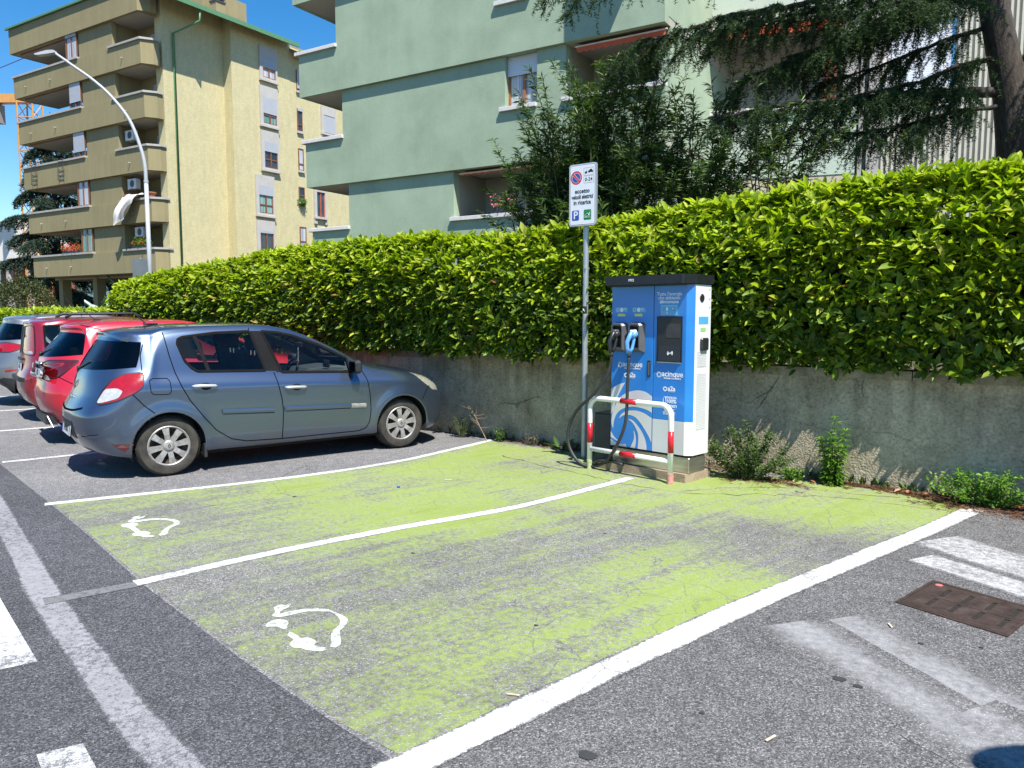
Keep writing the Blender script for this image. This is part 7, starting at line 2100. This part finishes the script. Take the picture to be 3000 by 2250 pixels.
o = mesh_np('needle_litter', V, F_, MAT['needle_dry']); tag(o, 'brown fallen needles along the foot of the wall', 'litter', kind='stuff')
n = 70
x = nr.uniform(-2.3, .9, n); y = wy(x) - .06 - np.abs(nr.normal(0, .16, n)); ph = nr.uniform(0, 6.28, n); Ls = nr.uniform(.03, .075, n)
v, f = leaf_verts(np.stack([x, y, np.full(n, .014)], 1), np.stack([np.cos(ph), np.sin(ph), nr.normal(.1, .15, n)], 1), np.stack([nr.normal(0, .3, n), nr.normal(0, .3, n), np.ones(n)], 1), Ls, Ls * .5, .35, -.15, True)
o = mesh_np('leaf_litter', v, f, leaf_mat('fallen_leaves', [(0.0, (.22, .07, .03)), (.5, (.42, .20, .09)), (1.0, (.55, .42, .28))], .1, .8, .2, (1, .8, .6))); tag(o, 'dry curled leaves lying along the foot of the wall', 'litter', kind='stuff')
# thin grass and seedlings in the joint between wall and paving
n = 900
x = nr.uniform(-7.5, 1.2, n); x = x[fbm(x * 2.2, x * .3, 41) > -.1]; n = len(x)
P = np.stack([x, wy(x) - .015 - np.abs(nr.normal(0, .03, n)), np.full(n, .004)], 1); D = np.stack([nr.normal(0, .5, n), nr.normal(-.3, .4, n), np.ones(n)], 1)
Ls = nr.uniform(.03, .13, n); v, f = leaf_verts(P, D, nr.normal(0, 1, (n, 3)), Ls, Ls * nr.uniform(.08, .3, n), .1, .2, False)
o = mesh_np('joint_grass', v, f, MAT['weed']); tag(o, 'thin grass growing in the joint at the foot of the wall', 'grass', kind='stuff')
# small scraps on the asphalt
MAT['scrap'] = simple('pale_scrap', (.55, .45, .33), .9, var=.3, scale=30); MAT['bluecap'] = simple('blue_cap', (.02, .06, .40), .4)
for k_, (x_, y_, a_, l_, nm, lb_) in enumerate([(-1.62, 2.62, .3, .028, 'wood_chip', 'small brown wood chip on the green paint near the front'), (-.62, 2.85, 1.2, .03, 'wood_chip', 'pale wood chip on the asphalt at lower right'), (-4.35, 5.85, .5, .035, 'wood_chip', 'pale chip on the asphalt beside the blue car'), (-.35, 4.25, 2.0, .025, 'wood_chip', 'pale splinter on the asphalt below the drain cover')]):
    c = MB().box(-l_, l_, -.005, .005, 0, .005, .001).build(nm, MAT['scrap']); c.location = (x_, y_, .006); c.rotation_euler = (0, 0, a_); tag(c, lb_, 'wood chip')
bc = MB().lathe([(.001, .012), (.013, .012), (.015, .010), (.015, 0)], 16, 'z').build('bottle_cap', MAT['bluecap'], smooth=True, angle=40); bc.location = (-4.55, 5.35, .004); tag(bc, 'blue plastic cap on the green bay near the white line', 'bottle cap')

# flowers on the balconies
def flower_box(label, loc, w, nleaf, nfl, petal, h=.35, trough=True, L=.06):
    t = thing('flower_box', label, 'flower box', loc, 0, 'flower boxes on balconies')
    MB().box(-w / 2, w / 2, -.10, .10, 0, .17, .01).build('trough', MAT['dark_met'], t)
    P = np.stack([nr.uniform(-w / 2, w / 2, nleaf), nr.normal(-.02, .09, nleaf), .16 + np.abs(nr.normal(0, h * .5, nleaf))], 1); d = nr.normal(0, 1, (nleaf, 3)); d[:, 2] = np.abs(d[:, 2]) * .5
    Ls = L * nr.uniform(.7, 1.4, nleaf); v, f = leaf_verts(P, d, nr.normal(0, .5, (nleaf, 3)) + [0, 0, 1], Ls, Ls * .5, .2, .2, False); mesh_np('leaves', v, f, MAT['weed_b'], t)['kind'] = 'stuff'
    P = np.stack([nr.uniform(-w / 2, w / 2, nfl), nr.normal(-.06, .1, nfl), .2 + np.abs(nr.normal(.05, h * .6, nfl))], 1); d = nr.normal(0, 1, (nfl, 3))
    Ls = L * nr.uniform(.6, 1.1, nfl); v, f = leaf_verts(P, d, nr.normal(0, .5, (nfl, 3)) + [0, -.6, 1], Ls, Ls * .9, .1, .1, False); mesh_np('blossoms', v, f, petal, t)['kind'] = 'stuff'
flower_box('flower box with pink blossoms on the green loggia sill', (-12.2, 19.30, 4.551), .7, 260, 150, MAT['petal'], .22)
flower_box('flower box with red geraniums on the lowest left tan balcony', (-51.2, TF + .3, 5.551), 2.2, 500, 500, MAT['petal_r'], .3, L=.09)
flower_box('flower box with green plants on the lowest right tan loggia', (-43.6, TF + .3, 5.551), 1.7, 700, 90, MAT['petal_r'], .38, L=.10)
hp = bush('window_plant', 'green trailing plant hanging from a narrow window of the yellow side', (-40.9, 38.35, 9.1), .35, .45, .5, 900, .12, MAT['weed_b'], .4, group='window plants', stems=24, up=-.4, cat='plant')

# ------------------------------------------------------------------ agave, bush, far cedar, far things on the left
MAT['agave'] = (lambda t: (t.set(col=t.mix(t.ramp(t.noise(t.objco(), 2.0, 3), (.4, 0), (.6, 1)), (.30, .38, .32), (.42, .50, .42)), rough=.45), t.mat)[1])(NT('agave_leaf'))
ag = thing('agave', 'large grey-green agave with curved leaves behind the low hedge', 'agave', (-18.85, 11.3, .93))
ag.scale = (1.35, 1.35, 1.5)
for i in range(30):
    a = i * 2.4 + rnd.random() * .4; el = rnd.uniform(.6, 1.4); ln = rnd.uniform(.75, 1.15); cv = rnd.uniform(.15, .85)
    ca, sa = math.cos(a), math.sin(a); vs = []; n = 8
    for k in range(n + 1):
        f = k / n; r = ln * f * math.cos(el) + .05; z = .1 + ln * (math.sin(el) * f - cv * f ** 2.6 * 1.1); w = .075 * math.sin(math.pi * (.22 + .78 * f) ** .8) + .004
        if f > .99: w = .004
        for sgn, dz in ((-1, .03), (0, -.012), (1, .03)): vs.append((r * ca - sgn * w * sa, r * sa + sgn * w * ca, z + dz))
    for k in range(n + 1):
        b = vs[k * 3 + 1]; vs.append((b[0], b[1], b[2] - .03))
    o0 = 3 * (n + 1)
    fs = [(k * 3 + j, k * 3 + j + 1, k * 3 + j + 4, k * 3 + j + 3) for k in range(n) for j in range(2)] + [(k * 3, k * 3 + 3, o0 + k + 1, o0 + k) for k in range(n)] + [(k * 3 + 2, k * 3 + 5, o0 + k + 1, o0 + k) for k in range(n)]
    MB().add(vs, fs).build('leaf', MAT['agave'], ag, smooth=True)
MAT['bushleaf'] = leaf_mat('olive_bush_leaf', [(0.0, (.03, .045, .015)), (.6, (.07, .085, .03)), (1.0, (.13, .14, .06))], .2, .6, .2)
def big_bush(label, loc, rx, ry, h, n, L, mat, name='round_bush'):
    t = thing(name, label, 'shrub', loc, 0, 'bushes under the tan block')
    u = nr.normal(0, 1, (n, 3)); u = unit(u); u[:, 2] = np.abs(u[:, 2]); r = nr.uniform(.55, 1.0, n) ** .5 * (1 + .12 * fbm(u[:, 0] * 4, u[:, 1] * 4 + u[:, 2] * 3, 5))
    P = u * r[:, None] * np.array([rx, ry, h]); D = u + nr.normal(0, .6, (n, 3)); Ls = L * nr.uniform(.6, 1.3, n)
    v, f = leaf_verts(P, D, u + nr.normal(0, .5, (n, 3)), Ls, Ls * .45, .2, .1, False); mesh_np('leaves', v, f, mat, t)['kind'] = 'stuff'
    MB().tube([(0, 0, 0), (0, 0, h * .7)], .06, 6).build('stem', MAT['stem'], t)
    return t
big_bush('rounded olive-green bush behind the low hedge at the left', (-33.0, 15.8, .93), 1.55, 1.5, 2.1, 9000, .10, MAT['bushleaf'])
big_bush('dark green bush in the shade under the tan block', (-45.5, 27.5, .93), 1.6, 1.0, 2.1, 5000, .14, MAT['ole'])
big_bush('pale dry-looking bush at the left picture edge', (-35.6, 15.2, .93), 1.3, 1.3, 1.7, 5000, .10, leaf_mat('dry_bush_leaf', [(0.0, (.10, .07, .03)), (1.0, (.24, .19, .09))], .2, .7, .2))
# far cedar
fc_ = thing('far_cedar', 'blue-green cedar rising left of the tan block', 'tree', (-67.5, 35.5, .93)); fo = Vector(fc_.location)
MB().tube([(0, 0, 0), (.1, 0, 8), (0, 0, 17.5)], .3, 8, True, [.4, .25, .04]).build('trunk', MAT['bark'], fc_, smooth=True)
fb = []; fbm_ = MB()
for i in range(34):
    z = 2.2 + 14.6 * i / 34; a = i * 2.4; ln = (7.0 - .34 * z) * rnd.uniform(.75, 1.1)
    q = [(0, 0, z), (ln * .4 * math.cos(a), ln * .4 * math.sin(a), z + .25), (ln * .8 * math.cos(a), ln * .8 * math.sin(a), z - .1), (ln * math.cos(a), ln * math.sin(a), z - .6)]
    fb.append((smooth_line(q, 3), .08)); MB().tube(smooth_line(q, 3), .06, 5, False, list(np.linspace(.09, .02, 10))).build('bough', MAT['bark'], fc_)
V, F_ = cedar_foliage(fb, 26, (.6, 1.6), tuft=.08, nl=.24, per=5, wid=.075, droop=.35)
mesh_np('needles', V, F_, MAT['needle_far'], fc_)['kind'] = 'stuff'
# pale hall far left
fh = thing('white_hall', 'white panelled hall with a grey pillar far at the left edge', 'building', (-92, 41, 0))
whm = stucco('white_panel', (.82, .76, .68), .03)
for i in range(6): MB().box(-6 + i * 2.6, -6 + i * 2.6 + 2.57, 0, .3, 7.2, 9.2).build('panel', whm, fh); MB().box(-6 + i * 2.6, -6 + i * 2.6 + 2.57, 0, .3, 9.23, 11.3).build('panel', whm, fh)
MB().box(-6, 9.6, .05, 8, 6.7, 11.25).build('hall_body', whm, fh)
for i in range(4): MB().box(-5 + i * 4.2, -4.5 + i * 4.2, .2, .7, 0, 6.69).build('pillar', MAT['surround'], fh)
MB().box(-6, 9.6, 4, 4.3, 0, 6.69).build('rear_wall', stucco('brick_red_wall', (.35, .16, .10), .1), fh)
# tower crane
MAT['crane'] = simple('crane_orange', (.55, .27, .08), .5)
cr = thing('tower_crane', 'orange tower crane behind the tan block', 'crane', (-78.6, 39.5, 0), R(30))
m = MB()
for dx in (-.75, .75):
    for dy in (-.75, .75): m.tube([(dx, dy, 0), (dx, dy, 22)], .09, 4)
for k in range(14):
    z = k * 1.55
    for a, b in (((-.75, -.75), (.75, -.75)), ((.75, -.75), (.75, .75)), ((.75, .75), (-.75, .75)), ((-.75, .75), (-.75, -.75))):
        m.tube([(*a, z), (*b, z + 1.5)], .045, 4); m.tube([(*a, z), (*b, z)], .045, 4)
m.build('mast', MAT['crane'], cr)
m = MB(); m.box(-9, .6, -.4, .4, 21.6, 22.4); m.build('counter_jib', MAT['crane'], cr)
MB().box(-4.4, -2.9, -.7, .7, 19.8, 21.55).build('counterweight', MAT['grey_cap'], cr)
MB().tube([(-8, 0, 22.9), (3, 0, 27)], .05, 4).build('tie_bar', simple('crane_blue', (.08, .15, .40), .5), cr)
# wooded mountain
MAT['hill'] = (lambda t: (t.set(col=t.ramp(t.noise(t.pos(), .02, 8, .65), (.35, (.05, .09, .10)), (.6, (.10, .16, .15)), (.75, (.24, .28, .27))), rough=1.0), t.mat)[1])(NT('wooded_slope'))
hm = MB(); vs = []; nx_, ny_ = 40, 12
for i in range(nx_ + 1):
    for j in range(ny_ + 1):
        x = -1100 + 900 * i / nx_; y = 330 + 500 * j / ny_
        vs.append((x, y, 150 * (j / ny_) ** .8 * (.65 + .35 * math.sin(x * .012) + .12 * math.sin(x * .05)) + 6 * math.sin(x * .09 + j)))
hm.add(vs, [(i * (ny_ + 1) + j, (i + 1) * (ny_ + 1) + j, (i + 1) * (ny_ + 1) + j + 1, i * (ny_ + 1) + j + 1) for i in range(nx_) for j in range(ny_)])
hm.build('hill', MAT['hill'], smooth=True)['kind'] = 'structure'

# ------------------------------------------------------------------ street lamp, sign seen from behind, unseen disc added to cast a shadow
lp = thing('street_lamp', 'tall white curved street lamp in front of the tan block', 'street lamp', (-21.29, 13.86, .93)); lo = Vector(lp.location)
cp_ = [(-21.29, 13.86, 5.49), (-21.30, 13.85, 5.95), (-21.39, 13.80, 6.45), (-21.64, 13.65, 7.25), (-22.07, 13.38, 7.93), (-22.51, 13.11, 8.40), (-22.95, 12.83, 8.77), (-23.26, 12.64, 9.03), (-23.44, 12.53, 9.17)]
lw = simple('white_lamp_paint', (.40, .42, .44), .4, var=.05)
MB().tube([(0, 0, 0), (0, 0, 4.56)], .06, 14, True, [.066, .058]).build('post', lw, lp, smooth=True)
MB().tube([(0, 0, 4.52), (0, 0, 4.60)], .066, 14).build('collar', lw, lp)
MB().tube([Vector(tuple(p)) - lo for p in smooth_line(cp_, 5)], .05, 12, True, list(np.linspace(.054, .034, 41))).build('curved_arm', lw, lp, smooth=True)
hd_ = bpy.data.objects.new('lamp_head', None); link(hd_, lp); hd_.location = Vector((-23.44, 12.53, 9.17)) - lo; hd_.rotation_euler = (0, R(8), math.atan2(-.31, -.49)); hd_.scale = (.85, .7, .7)
MB().prism_axis([(-.08, -.05), (.12, -.06), (.5, -.055), (.62, -.02), (.60, .02), (.40, .055), (.15, .085), (-.05, .06)], -.13, .13, 'y').build('housing', lw, hd_)
MB().box(.14, .52, -.10, .10, -.066, -.0605).build('diffuser', MAT['lamp_clear'], hd_)
gs = thing('sign_back', 'grey back of a road sign on a thin post before the tan block', 'sign', (-21.52, 13.72, .93), R(32))
MB().tube([(0, 0, 0), (0, 0, 2.32)], .03, 10).build('post', MAT['galv'], gs, smooth=True)
gm = simple('sign_back_grey', (.16, .18, .19), .5, metal=.3)
MB().prism_axis(rrect(-.22, .22, 1.64, 2.31, .03), -.06, -.05, 'y').build('plate', gm, gs)
for z in (1.74, 2.2): MB().box(-.12, .12, -.0498, .035, z, z + .035).build('bracket', MAT['dark_met'], gs)
rs = thing('shadow_caster_disc', 'unseen round disc on a post, added to cast the shadow at lower right', 'sign', (1.45, 2.45, .004), R(35))  # made-up caster outside the view for the dark shape on the asphalt
MB().tube([(0, 0, 0), (0, 0, 2.5)], .03, 10).build('post', MAT['galv'], rs, smooth=True)
MB().lathe([(.001, -.05), (.3, -.05), (.3, -.035), (.001, -.035)], 32, 'y', (0, 0, 2.32)).build('disc', MAT['galv'], rs)
